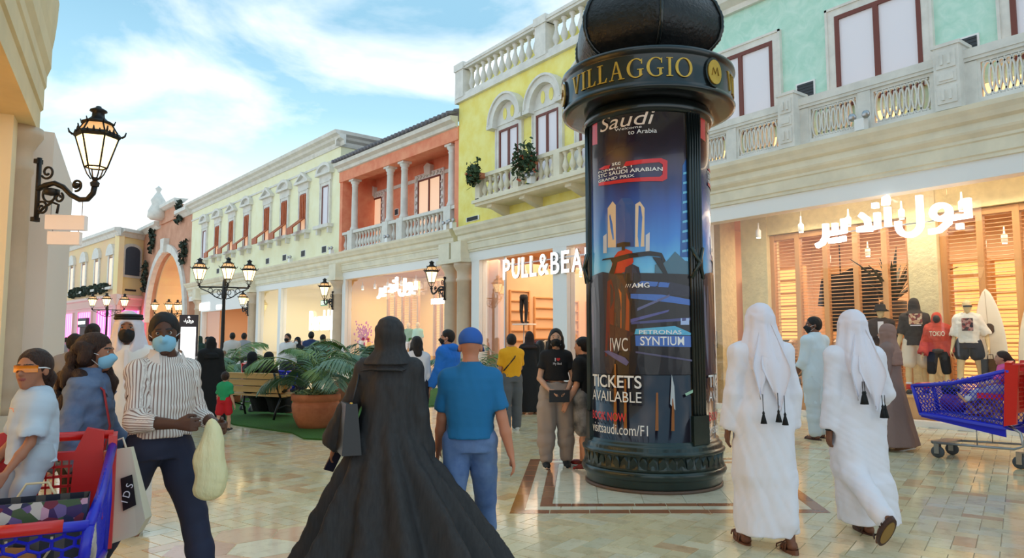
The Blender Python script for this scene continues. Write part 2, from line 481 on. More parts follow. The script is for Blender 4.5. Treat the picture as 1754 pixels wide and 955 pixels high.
M_WOOD = mat('orange_wood', (222, 168, 112), 0.45, rgb2=(200, 144, 92), scale=3, stretch=(1, 1, 0.15))
M_WOODD = mat('shutter_wood', (188, 92, 36), 0.5, rgb2=(160, 72, 26), scale=4)
M_ROOF = mat('slate_roof_tile', (120, 116, 122), 0.7, var=0.25, scale=5)
M_SHOPWALL = mat('shop_wall', (232, 196, 158), 0.8, var=0.1, scale=1)
M_SHOPCEIL = mat('shop_ceiling', (190, 146, 110), 0.8)
M_SHOPFLOOR = mat('shop_floor', (190, 160, 130), 0.3)
M_ROUGHCAST = mat('roughcast_plaster', (240, 224, 176), 0.9, var=0.12, scale=6, bump=0.9, bscale=16)
M_LETTER = mat('lit_white_letter', (255, 255, 255), 0.4, emit=.8, emit_rgb=(255, 252, 245))
M_SPOT = mat('lamp_glow', (255, 255, 255), 0.4, emit=9.0, emit_rgb=(255, 236, 196))
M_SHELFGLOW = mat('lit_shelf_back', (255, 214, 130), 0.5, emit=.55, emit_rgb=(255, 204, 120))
M_IRON = mat('black_iron', (34, 33, 34), 0.45, metal=0.3)
M_CHROME = mat('brushed_steel', (170, 172, 176), 0.3, metal=0.9)
M_GLASS = glass_mat('shop_glass')
M_NAVY = mat('navy_cloth', (34, 38, 60), 0.8)
M_BLACKCLOTH = mat('black_cloth', (22, 21, 24), 0.85, var=0.2, scale=30)
M_WHITECLOTH = mat('white_cloth', (236, 232, 236), 0.8)

# ---------------------------------------------------------------- floor
def tile_material(name, cols, rough=0.1):
    m = bpy.data.materials.new(name); m.use_nodes = True; n = m.node_tree.nodes; l = m.node_tree.links
    b = n['Principled BSDF']; b.inputs['Roughness'].default_value = rough; b.inputs['Specular IOR Level'].default_value = 0.6
    oi = n.new('ShaderNodeObjectInfo'); ge = n.new('ShaderNodeNewGeometry')
    ad = n.new('ShaderNodeMath'); ad.operation = 'ADD'; l.new(oi.outputs['Random'], ad.inputs[0]); l.new(ge.outputs['Random Per Island'], ad.inputs[1])
    fr = n.new('ShaderNodeMath'); fr.operation = 'FRACT'; l.new(ad.outputs[0], fr.inputs[0])
    cr = n.new('ShaderNodeValToRGB'); cr.color_ramp.interpolation = 'CONSTANT'; e = cr.color_ramp.elements
    e[0].position = 0; e[0].color = (*lin(cols[0]), 1); e[1].position = 1 / len(cols); e[1].color = (*lin(cols[1]), 1)
    for i, c in enumerate(cols[2:], 2): k = e.new(i / len(cols)); k.color = (*lin(c), 1)
    l.new(fr.outputs[0], cr.inputs[0])
    no = n.new('ShaderNodeTexNoise'); no.inputs['Scale'].default_value = 7; no.inputs['Detail'].default_value = 8; no.inputs['Roughness'].default_value = 0.7
    l.new(ge.outputs['Position'], no.inputs['Vector'])
    c2 = n.new('ShaderNodeValToRGB'); c2.color_ramp.elements[0].position = 0.25; c2.color_ramp.elements[0].color = (0.72, 0.66, 0.60, 1); c2.color_ramp.elements[1].position = 0.5; c2.color_ramp.elements[1].color = (1, 1, 1, 1)
    l.new(no.outputs[0], c2.inputs[0])
    mx = n.new('ShaderNodeMix'); mx.data_type = 'RGBA'; mx.blend_type = 'MULTIPLY'; mx.inputs['Factor'].default_value = 1
    l.new(cr.outputs[0], mx.inputs['A']); l.new(c2.outputs[0], mx.inputs['B']); l.new(mx.outputs['Result'], b.inputs['Base Color'])
    return m
CREAMS = [(236, 222, 190), (228, 214, 184), (240, 228, 198), (224, 216, 192), (234, 216, 182), (232, 224, 202), (236, 220, 186), (226, 218, 196), (232, 214, 182), (240, 230, 206), (228, 212, 180), (236, 224, 196), (230, 218, 190), (238, 224, 192), (226, 212, 184), (222, 190, 158)]
CREAMS = [(r - 10, g - 13, b - 22) for r, g, b in CREAMS]
M_TILE = tile_material('polished_marble_tile', CREAMS)
M_SLAB = tile_material('polished_marble_slab', [(230, 222, 196), (224, 216, 192), (232, 224, 198), (220, 216, 194)])
M_BAND = tile_material('brown_marble_band', [(156, 100, 70), (148, 90, 62), (164, 110, 78)])
M_PINKTILE = tile_material('pink_marble_tile', [(216, 172, 142), (206, 158, 130), (222, 184, 152)])
M_GROUT = mat('grout', (132, 116, 96), 0.5)

def far_floor_material():
    m = bpy.data.materials.new('polished_floor_far'); m.use_nodes = True; n = m.node_tree.nodes; l = m.node_tree.links
    b = n['Principled BSDF']; b.inputs['Roughness'].default_value = 0.12; b.inputs['Specular IOR Level'].default_value = 0.6
    tc = n.new('ShaderNodeTexCoord'); mp = n.new('ShaderNodeMapping'); mp.inputs['Rotation'].default_value = (0, 0, R_(20)); l.new(tc.outputs['Object'], mp.inputs[0])
    br = n.new('ShaderNodeTexBrick'); br.inputs['Color1'].default_value = (*lin((222, 208, 178)), 1); br.inputs['Color2'].default_value = (*lin((210, 196, 168)), 1)
    br.inputs['Mortar'].default_value = (*lin((150, 132, 110)), 1); br.inputs['Scale'].default_value = 1; br.inputs['Brick Width'].default_value = 0.4; br.inputs['Row Height'].default_value = 0.2
    br.inputs['Mortar Size'].default_value = 0.006; l.new(mp.outputs[0], br.inputs['Vector']); l.new(br.outputs[0], b.inputs['Base Color'])
    return m

def build_floor():
    fl = MB()
    fl.box(-120, 14, -14, 60, -0.25, -0.006)
    floor = fl.build('floor', M_GROUT); floor['kind'] = 'structure'
    c, s_ = math.cos(R_(18)), math.sin(R_(18))
    T = 0.15; g = 0.0018
    def tile_mb(mb, cx, cy, ang, w, h, z=0.0):
        ca, sa = math.cos(ang), math.sin(ang)
        def P(x, y, zz): return (cx + ca * x - sa * y, cy + sa * x + ca * y, zz)
        a, b = w / 2 - g, h / 2 - g; i = 0.002
        v = [P(-a, -b, z - 0.006), P(a, -b, z - 0.006), P(a, b, z - 0.006), P(-a, b, z - 0.006),
             P(-a + i, -b + i, z), P(a - i, -b + i, z), P(a - i, b - i, z), P(-a + i, b - i, z)]
        mb.add(v, [(4, 5, 6, 7), (0, 1, 5, 4), (1, 2, 6, 5), (2, 3, 7, 6), (3, 0, 4, 7)])
    fwx, fwy = -math.sin(YAW), math.cos(YAW)
    inl = [np.array(G(*p)[:2]) for p in ((872, 879), (1424, 878), (1292, 784), (908, 786))]
    def inside(p, m=0.0):
        for i in range(4):
            a, b = inl[i], inl[(i + 1) % 4]; e = b - a; q = p - a
            if (e[0] * q[1] - e[1] * q[0]) / np.linalg.norm(e) < m: return False
        return True
    hexc = np.array(G(452, 938)[:2])
    tiles = []
    N = 250
    for r in range(-N, N):
        for k in range(-N, N):
            # herringbone 2:1 : one lying and one standing tile per step
            bx, by = 2 * k + r, -2 * k + r      # cell origin in units of T
            for (ox, oy, ang) in ((1.0, 0.5, 0.0), (0.5, 2.0, math.pi / 2)):
                x, y = (bx + ox) * T, (by + oy - 0.0) * T
                X, Y = c * x - s_ * y - 8.0, s_ * x + c * y + 6.0
                dep = X * fwx + Y * fwy; lat = X * fwy - Y * fwx
                if dep < 2.6 or dep > 30 or abs(lat) > dep * 0.80 + 1.0 or Y > W - 0.05: continue
                p = np.array((X, Y))
                if inside(p, 0.30): continue
                px = CX + FPX * lat / dep; py = 583 + FPX * CAM_H / dep
                vis = (-20 < px < 1774) and py < 965
                tiles.append((0 if vis else 1, dep, X, Y, ang + R_(18)))
    tiles.sort()
    one = MB(); tile_mb(one, 0, 0, 0, 2 * T, T); me = one.mesh('tile'); me.materials.append(M_TILE)
    for t in tiles[:300]:
        put(me, 'tile', floor, (t[2], t[3], 0), t[4])
    rest = MB()
    for t in tiles[300:]: tile_mb(rest, t[2], t[3], t[4], 2 * T, T)
    rest.build('tile_field', M_TILE, floor, kind='stuff')
    ff = MB()
    P1 = [(-30 * fwx * -1 + 0, 0)]
    def L(dep, lat): return (dep * fwx + lat * fwy, dep * fwy - lat * fwx)
    q = [L(29.8, -27), L(29.8, 27), L(120, 60), L(120, -110)]
    ff.add([(x, y, -0.001) for x, y in q], [(0, 1, 2, 3)])
    ff.build('paving_beyond', far_floor_material(), floor)
    # ---- inlay around the advertising column: slabs inside two brown bands
    o = inl[0]; ex = inl[1] - inl[0]; ey = inl[3] - inl[0]
    def Q(u, v):                                   # bilinear in the inlay quad
        a = inl[0] * (1 - u) + inl[1] * u; b = inl[3] * (1 - u) + inl[2] * u
        return a * (1 - v) + b * v
    def piece(name, u0, u1, v0, v1, m, z=0.0016):
        ctr = Q((u0 + u1) / 2, (v0 + v1) / 2); vs = []
        cs = [Q(u0, v0), Q(u1, v0), Q(u1, v1), Q(u0, v1)]
        for zz, sh in ((z - 0.008, 0.0015), (z, 0.003)):
            for p in cs:
                d = ctr - p; d = d / (np.linalg.norm(d) + 1e-6); p2 = p + d * sh * 1.4; vs.append((p2[0], p2[1], zz))
        mb = MB(); mb.add(vs, [(4, 5, 6, 7), (0, 1, 5, 4), (1, 2, 6, 5), (2, 3, 7, 6), (3, 0, 4, 7)]); mb.build(name, m, floor)
    us = [0.13, 0.28, 0.43, 0.57, 0.72, 0.87]; vs_ = [0.13, 0.31, 0.50, 0.69, 0.87]
    for i in range(5):
        for j in range(4): piece('slab', us[i], us[i + 1], vs_[j], vs_[j + 1], M_SLAB)
    for side in range(4):
        for lane, (a, b, m) in enumerate(((0.0, 0.045, M_BAND), (0.045, 0.09, M_SLAB), (0.09, 0.13, M_BAND))):
            wide = 1.0 if side in (0, 2) else 1.15
            for k in range(8):
                t0, t1 = a + (1 - 2 * a) * k / 8, a + (1 - 2 * a) * (k + 1) / 8
                if side in (1, 3): t0, t1 = b + (1 - 2 * b) * k / 8, b + (1 - 2 * b) * (k + 1) / 8
                nm = 'band_piece' if m is M_BAND else 'band_slab'
                if side == 0: piece(nm, t0, t1, a, b, m)
                elif side == 2: piece(nm, t0, t1, 1 - b, 1 - a, m)
                elif side == 1: piece(nm, 1 - b * 1.0, 1 - a * 1.0, t0, t1, m)
                else: piece(nm, a, b, t0, t1, m)
    # ---- hexagon rosette
    rr = 0.26
    for q_, r_ in ((0, 0), (1, 0), (-1, 0), (0, 1), (0, -1), (1, -1), (-1, 1)):
        hx = hexc[0] + rr * 1.732 * (q_ + r_ / 2) ; hy = hexc[1] + rr * 1.5 * r_
        mb = MB(); v = []
        for zz, sc in ((-0.006, 0.99), (0.0012, 0.975)):
            for k in range(6): a = math.pi / 6 + k * math.pi / 3; v.append((hx + rr * sc * math.cos(a), hy + rr * sc * math.sin(a), zz))
        mb.add(v, [(6, 7, 8, 9, 10, 11)] + [(k, (k + 1) % 6, 6 + (k + 1) % 6, 6 + k) for k in range(6)])
        mb.build('hexagon_tile', M_PINKTILE if (q_ + 2 * r_) % 3 else M_SLAB, floor)
build_floor()
# ---------------------------------------------------------------- facades
def RU(px, py, off=0.0):
    """x, z on the long facade (plane Y = W + off) of a photo pixel"""
    d = ray(px, py); t = (W + off) / d[1]
    return float(d[0] * t), float(d[2] * t + CAM_H)
def LU(px, py, off=0.0):
    d = ray(px, py); n = np.array([-math.sin(AL), math.cos(AL), 0]); u = np.array([math.cos(AL), math.sin(AL), 0])
    o = np.array([UX, W, CAM_H]) - np.array([0, 0, CAM_H]); t = (o @ n + off) / (d @ n) if False else ((np.array([UX, W, 0]) @ n) + off) / (d @ n)
    p = d * t
    return float((p - np.array([UX, W, 0])) @ u), float(p[2] + CAM_H)

def baluster_mesh(h, r, m):
    prof = [(r * .9, 0), (r * .9, h * .07), (r * .45, h * .1), (r * .42, h * .16), (r * .8, h * .26), (r * 1.0, h * .36), (r * .8, h * .48), (r * .42, h * .66), (r * .36, h * .8), (r * .6, h * .84), (r * .45, h * .88), (r * .85, h * .93), (r * .85, h)]
    me = MB().lathe(prof, 8).mesh('baluster'); me.materials.append(m); return me
ENT = [(0.0, 4.24), (-0.02, 4.24), (-0.02, 4.56), (-0.07, 4.57), (-0.07, 4.63), (-0.10, 4.65), (-0.10, 4.86), (-0.13, 4.88), (-0.13, 4.93), (-0.20, 5.00), (-0.22, 5.04), (-0.22, 5.16), (-0.30, 5.20), (-0.34, 5.28), (-0.40, 5.36), (-0.42, 5.44), (0.0, 5.46)]
def entablature(root, x0, x1):
    MB().poly(ENT[2:], 'x', x0, x1).build('cornice', M_STONE, root)
    MB().box(x0, x1, -0.025, 0.3, 4.24, 4.56).build('fascia', M_WHITE, root)
def pilaster(root, x, r=0.27, y=-0.02):
    p = [(r * 1.35, 0), (r * 1.35, .30), (r * 1.25, .34), (r * 1.18, .42), (r * 1.25, .46), (r * 1.08, .52), (r, .6), (r * .94, 3.55), (r * 1.08, 3.58), (r * 1.08, 3.66), (r * .96, 3.70), (r * .98, 3.92), (r * 1.2, 4.02), (r * 1.42, 4.12), (r * 1.42, 4.22)]
    s = MB().lathe(p, 20, (x, y, 0)).build('pilaster', M_PINKSTONE, root)
    MB().box(x - r * 1.5, x + r * 1.5, y - r * 1.5, 0.3, 4.22, 4.36).box(x - r * 1.2, x + r * 1.2, y - r * 1.35, 0.3, 4.36, 4.95).build('capital_block', M_STONE, root)
    MB().box(x - r * 1.5, x + r * 1.5, y - r * 1.5, 0.3, 0, 0.22).build('plinth', M_PINKSTONE, root)
def shop_room(root, x0, x1, y1, wallm, ceilm, y0=0.32, zc=4.55):
    MB().box(x0, x1, y1, y1 + 0.1, 0, zc).build('shop_back_wall', wallm, root)
    MB().box(x0 - 0.1, x0, y0, y1, 0, zc).build('shop_side_wall', wallm, root)
    MB().box(x1, x1 + 0.1, y0, y1, 0, zc).build('shop_side_wall', wallm, root)
    MB().box(x0, x1, y0, y1, zc, zc + 0.1).build('shop_ceiling', ceilm, root)
    MB().box(x0, x1, 0.02, y1, -0.05, 0.012).build('shop_floor', M_SHOPFLOOR, root)
def pane(root, x0, x1, z0, z1, y, name='glass_pane', m=None):
    return MB().box(x0, x1, y, y + 0.014, z0, z1).build(name, m or M_GLASS, root)
def window(root, x0, x1, z0, z1, y, nm=2, fw=0.09, blind=None, depth=0.08, frame=None, rail=True):
    w = MB().box(x0, x0 + fw, y - depth, y, z0, z1).box(x1 - fw, x1, y - depth, y, z0, z1).box(x0 + fw, x1 - fw, y - depth, y, z1 - fw, z1).box(x0 + fw, x1 - fw, y - depth, y, z0, z0 + fw)
    for i in range(1, nm):
        xm = x0 + (x1 - x0) * i / nm; w.box(xm - fw * .6, xm + fw * .6, y - depth, y, z0 + fw, z1 - fw)
    o = w.build('window', frame or M_FRAME, root)
    for i in range(nm):
        a = x0 + (x1 - x0) * i / nm; b = x0 + (x1 - x0) * (i + 1) / nm
        MB().box(a + fw * .55, b - fw * .55, y - depth * .45, y - depth * .2, z0 + fw * .9, z1 - fw * .9).build('pane', blind or M_BLIND, o)
    return o
def surround(root, x0, x1, z0, z1, y, w=0.16, d=0.1, m=None, bottom=False):
    s = MB().box(x0 - w, x0, y - d, y, z0, z1 + w).box(x1, x1 + w, y - d, y, z0, z1 + w).box(x0, x1, y - d, y, z1, z1 + w)
    s.box(x0 - w * 1.0, x0 - w * .75, y - d * 1.35, y - d, z0, z1 + w).box(x1 + w * .75, x1 + w, y - d * 1.35, y - d, z0, z1 + w).box(x0 - w, x1 + w, y - d * 1.35, y - d, z1 + w * .75, z1 + w)
    if bottom: s.box(x0 - w * 1.3, x1 + w * 1.3, y - d * 1.8, y, z0 - w * .8, z0)
    return s.build('window_surround', m or M_GREYSTONE, root)
def arc(cx, cz, rx, rz, a0, a1, n): return [(cx + rx * math.cos(a0 + (a1 - a0) * i / n), cz + rz * math.sin(a0 + (a1 - a0) * i / n)) for i in range(n + 1)]
def vent(root, x, z, y, w=0.36, h=0.36):
    o = MB().box(x - w / 2, x + w / 2, y - 0.03, y, z - h / 2, z + h / 2).build('air_vent', M_WHITE, root)
    g = MB().box(x - w * .42, x + w * .42, y - 0.04, y - 0.03, z - h * .42, z + h * .42)
    for i in range(6): g.box(x - w * .42, x + w * .42, y - 0.05, y - 0.04, z - h * .38 + i * h * .14, z - h * .33 + i * h * .14)
    g.build('grille', M_DARK, o)
def floodlight(root, x, y, z):
    o = MB().box(x - .09, x + .09, y - .09, y + .09, z, z + .22).build('floodlight', M_WHITE, root)
    h = MB()
    for s in (-1, 1): h.lathe([(0.0, -.05), (.05, -.04), (.075, .03), (.07, .05), (0, .05)], 10, (0, 0, 0)); 
    b = MB()
    for s in (-1, 1):
        q = MB().lathe([(.02, -.06), (.05, -.04), (.08, .03), (.07, .05), (0, .045)], 10)
        q.xform(Matrix.Translation((x + s * .13, y - .05, z + .28)) @ Matrix.Rotation(R_(100), 4, 'X')); b.add(q.v, q.f, True)
    b.build('twin_heads', M_CHROME, o)
def cctv(root, x, z, y):
    o = MB().box(x - .05, x + .05, y - .25, y, z - .03, z + .03).build('security_camera', M_WHITE, root)
    MB().ball((x, y - .27, z - .06), .075).build('dome', M_DARK, o)
def shelf_tower(name, label, loc, rz, w, h, n, d=0.35, group='lit wooden shelf towers in the shops', rackm=None):
    t = thing(name, label, 'shelf', loc, rz, group)
    f = MB().box(-w / 2, -w / 2 + .05, 0, d, 0, h).box(w / 2 - .05, w / 2, 0, d, 0, h)
    f.build_each('upright', M_WOOD, t)
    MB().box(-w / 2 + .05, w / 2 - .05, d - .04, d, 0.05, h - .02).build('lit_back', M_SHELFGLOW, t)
    me = MB().box(-w / 2 + .05, w / 2 - .05, 0, d - .04, -0.02, 0.02).mesh('shelf_board'); me.materials.append(M_WOOD)
    for i in range(n + 1): put(me, 'shelf_board', t, (0, 0, 0.1 + (h - .13) * i / n))
    return t
CLOTH_C = [mat('garment_%d' % i, c, 0.85) for i, c in enumerate([(40, 38, 42), (120, 60, 50), (225, 215, 200), (70, 84, 110), (170, 140, 100), (48, 60, 52), (205, 190, 170), (90, 40, 44)])]
def garment_mesh(m):
    mb = MB(); pts = [(-.22, 0), (-.1, .06), (.1, .06), (.22, 0), (.27, -.35), (.2, -.36), (.17, -.12), (.18, -.7), (-.18, -.7), (-.17, -.12), (-.2, -.36), (-.27, -.35)]
    mb.poly([(p[0], p[1]) for p in pts], 'y', -.035, .035); me = mb.mesh('hung_garment'); me.materials.append(m); return me
GARM = [garment_mesh(m) for m in CLOTH_C]
def clothes_rack(label, loc, rz, w=1.4, h=1.5, n=8, seed=0, glabel=None):
    t = thing('clothes_rack', label, 'clothes rack', loc, rz)
    MB().tube([(-w / 2, 0, 0.02), (-w / 2, 0, h), (w / 2, 0, h), (w / 2, 0, 0.02)], .018, 6).build('rail', M_IRON, t)
    MB().box(-w / 2 - .2, -w / 2 + .2, -.25, .25, 0, .02).box(w / 2 - .2, w / 2 + .2, -.25, .25, 0, .02).build_each('foot', M_IRON, t)
    rnd = random.Random(seed)
    for i in range(n):
        x = -w / 2 + .12 + (w - .24) * i / (n - 1)
        ca, sa = math.cos(rz), math.sin(rz)
        o = put(rnd.choice(GARM), 'hung_garment', None, (loc[0] + ca * x, loc[1] + sa * x, loc[2] + h - .08), rz + R_(90 + rnd.uniform(-12, 12)))
        tag(o, 'garment hanging on ' + label, 'garment', 'garments on ' + label)
def spot_row(root, pts):
    for (x, y, z) in pts:
        o = MB().lathe([(.05, 0), (.06, .02), (.06, .16), (.02, .2), (.012, .34)], 8, (x, y, z)).build('ceiling_spotlight', M_WHITE, root)
        MB().lathe([(0, 0), (.045, .0), (.045, .012), (0, .012)], 8, (x, y, z - .013)).build('lamp_face', M_SPOT, o)
def slat_panel(parent, x0, x1, z0, z1, y, pitch=0.075):
    mb = MB(); z = z0
    while z < z1:
        mb.obox(((x0 + x1) / 2, y, z), ((x1 - x0) / 2, 0, 0), (0, .018, .005), (0, -.001, .005)); z += pitch
    return mb.build('slat_blind', M_WOOD, parent, kind='stuff')

def build_yellow():
    X0, X1 = UX, -12.2
    b = thing('yellow_building', 'yellow plastered building with baluster parapet and arched window hoods', 'building', (0, W, 0))
    wy = MB(); wy.box(X0, X1, 0, .3, 4.56, 10.1).build('wall', M_YELLOW, b)
    MB().box(X0, X0 + .3, .3, 8, 4.56, 10.1).build('side_wall', M_YELLOW, b)
    MB().box(X0 + .1, X1, .9, 1.0, 10.1, 11.25).build('roof_wall', M_YELLOW, b)
    entablature(b, X0 + .3, X1)
    # parapet
    pp = MB().box(X0 - .12, X1, -.12, .35, 10.05, 10.2).box(X0 - .06, X1, -.06, .3, 10.2, 10.34)
    pa = pp.build('parapet_base', M_GREYSTONE, b)
    MB().box(X0 - .1, X1, -.1, .3, 11.2, 11.28).box(X0 - .14, X1, -.14, .34, 11.28, 11.38).build('parapet_rail', M_GREYSTONE, b)
    posts = [X0 + .2, RU(931, 60)[0], -12.5]
    for x in posts: MB().box(x - .26, x + .26, -.14, .34, 10.2, 11.2).box(x - .3, x + .3, -.18, .36, 11.2, 11.46).build('parapet_post', M_GREYSTONE, b)
    me = baluster_mesh(.86, .12, M_GREYSTONE)
    for a, c in zip(posts[:-1], posts[1:]):
        n = int((c - a - .6) / .36)
        for i in range(n): put(me, 'baluster', b, (a + .3 + (c - a - .6) * (i + .5) / n, .1, 10.34))
    # windows with arched hoods
    for xc in (-18.25, -16.28, -14.3):
        window(b, xc - .53, xc + .53, 6.1, 8.42, 0.0, 2, .07, blind=M_BLIND)
        surround(b, xc - .53, xc + .53, 6.1, 8.42, 0.0, .2, .07, M_GREYSTONE)
        o = MB().strip(arc(xc, 8.62, .84, .86, R_(0), R_(180), 14), arc(xc, 8.62, .64, .66, R_(0), R_(180), 14), 'y', -.26, 0)
        o.strip(arc(xc, 8.62, .9, .93, R_(0), R_(180), 14), arc(xc, 8.62, .84, .86, R_(0), R_(180), 14), 'y', -.32, 0)
        o.box(xc - .95, xc - .6, -.3, 0, 8.5, 8.64).box(xc + .6, xc + .95, -.3, 0, 8.5, 8.64)
        o.build('window_hood', M_GREYSTONE, b)
        MB().poly(arc(xc, 8.62, .64, .66, 0, math.pi, 12), 'y', -.06, 0).build('hood_infill', M_GREYSTONE, b)
        for sx in (-.2, .2):
            MB().poly(arc(xc + sx, 8.92, .1, .2, 0, 2 * math.pi, 12), 'y', -.075, -.055).build('hood_medallion', M_YELLOW, b)
    # balcony
    bx0 = RU(816, 340, -.8)[0]; bx1 = -12.3; yb = -.85
    s = MB().box(bx0 - .1, bx1, yb - .08, 0, 5.93, 6.03).box(bx0 - .02, bx1, yb, 0, 5.84, 5.93)
    bal = s.build('balcony', M_STONE, b)
    MB().box(bx0, bx1, yb, yb + .24, 6.72, 6.84).box(bx0, bx0 + .24, yb, 0, 6.72, 6.84).build('rail', M_STONE, bal)
    MB().box(bx0, bx1, yb, yb + .2, 6.03, 6.09).box(bx0, bx0 + .2, yb, 0, 6.03, 6.09).build('foot_rail', M_STONE, bal)
    bp = [bx0 + .12, RU(885, 318, -.8)[0], RU(955, 300, -.8)[0], -13.2]
    me = baluster_mesh(.64, .1, M_STONE)
    for x in bp: MB().box(x - .13, x + .13, yb, yb + .22, 6.09, 6.72).build('post', M_STONE, bal)
    for a, c in zip(bp[:-1], bp[1:]):
        n = max(1, int((c - a - .26) / .27))
        for i in range(n): put(me, 'baluster', bal, (a + .13 + (c - a - .26) * (i + .5) / n, yb + .11, 6.09))
    for i in range(3): put(me, 'baluster', bal, (bx0 + .1, yb + .3 + i * .24, 6.09))
    for x in (bx0 + .6, -16.7, -14.6): MB().poly([(0, 5.84), (-.7, 5.84), (-.72, 5.74), (-.5, 5.70), (-.3, 5.62), (0, 5.52)], 'x', x - .13, x + .13).build('bracket', M_STONE, bal)
    vent(b, RU(808, 372)[0] + .1, 5.72, -.01, .8, .16)
    floodlight(b, RU(796, 385)[0] - .3, -.3, 5.46)
    floodlight(b, RU(915, 330, -.8)[0], yb - .06, 6.03)
    # ground floor: the shop with the wide opening
    MB().box(X0 + .9, -20.0, -.02, .32, 0, 4.24).build('jamb', M_WHITE, b)
    MB().box(-16.1, -15.48, -.02, .3, 0, 4.24).build('post', M_WHITE, b)
    MB().box(-12.9, X1, -.02, .3, 0, 4.24).build('jamb', M_WHITE, b)
    pane(b, -20.0, -18.7, .05, 4.2, .12); pane(b, -15.48, -12.9, .05, 4.2, .12)
    MB().box(-18.72, -18.66, .1, .16, 0, 4.24).build('glass_post', M_CHROME, b)
    shop_room(b, -20.3, X1, 7.5, M_SHOPWALL, M_SHOPCEIL)
    MB().box(RU(824, 500, .6)[0], RU(853, 500, .6)[0], .6, .7, 0, 4.5).build('display_wall', mat('pinkish_wall', (230, 180, 150), .8), b)
    MB().box(-15.2, -13.2, .9, 1.0, 0, 2.0).build('display_screen', mat('pale_wood', (232, 184, 140), .6), b)
    tb = MB()
    for i in range(9): tb.box(-15.1 + i * .2, -15.0 + i * .2, .86, .9, 1.2, 1.7)
    tb.build_each('basket', mat('dark_wicker', (96, 60, 40), .8), b)
    r = random.Random(3); beams = MB()
    for y in (1.5, 3.2, 5.0): beams.box(-20.2, -12.4, y, y + .06, 4.15, 4.25)
    beams.build_each('lighting_track', mat('track_red_brown', (120, 58, 36), .5), b)
    spot_row(b, [(-19.4 + i * .95, y, 3.75) for i, y in zip(range(8), (1.5, 3.2, 1.5, 5.0, 3.2, 1.5, 3.2, 1.5))])
    return b
YB = build_yellow()
pilaster(YB, UX + .45)

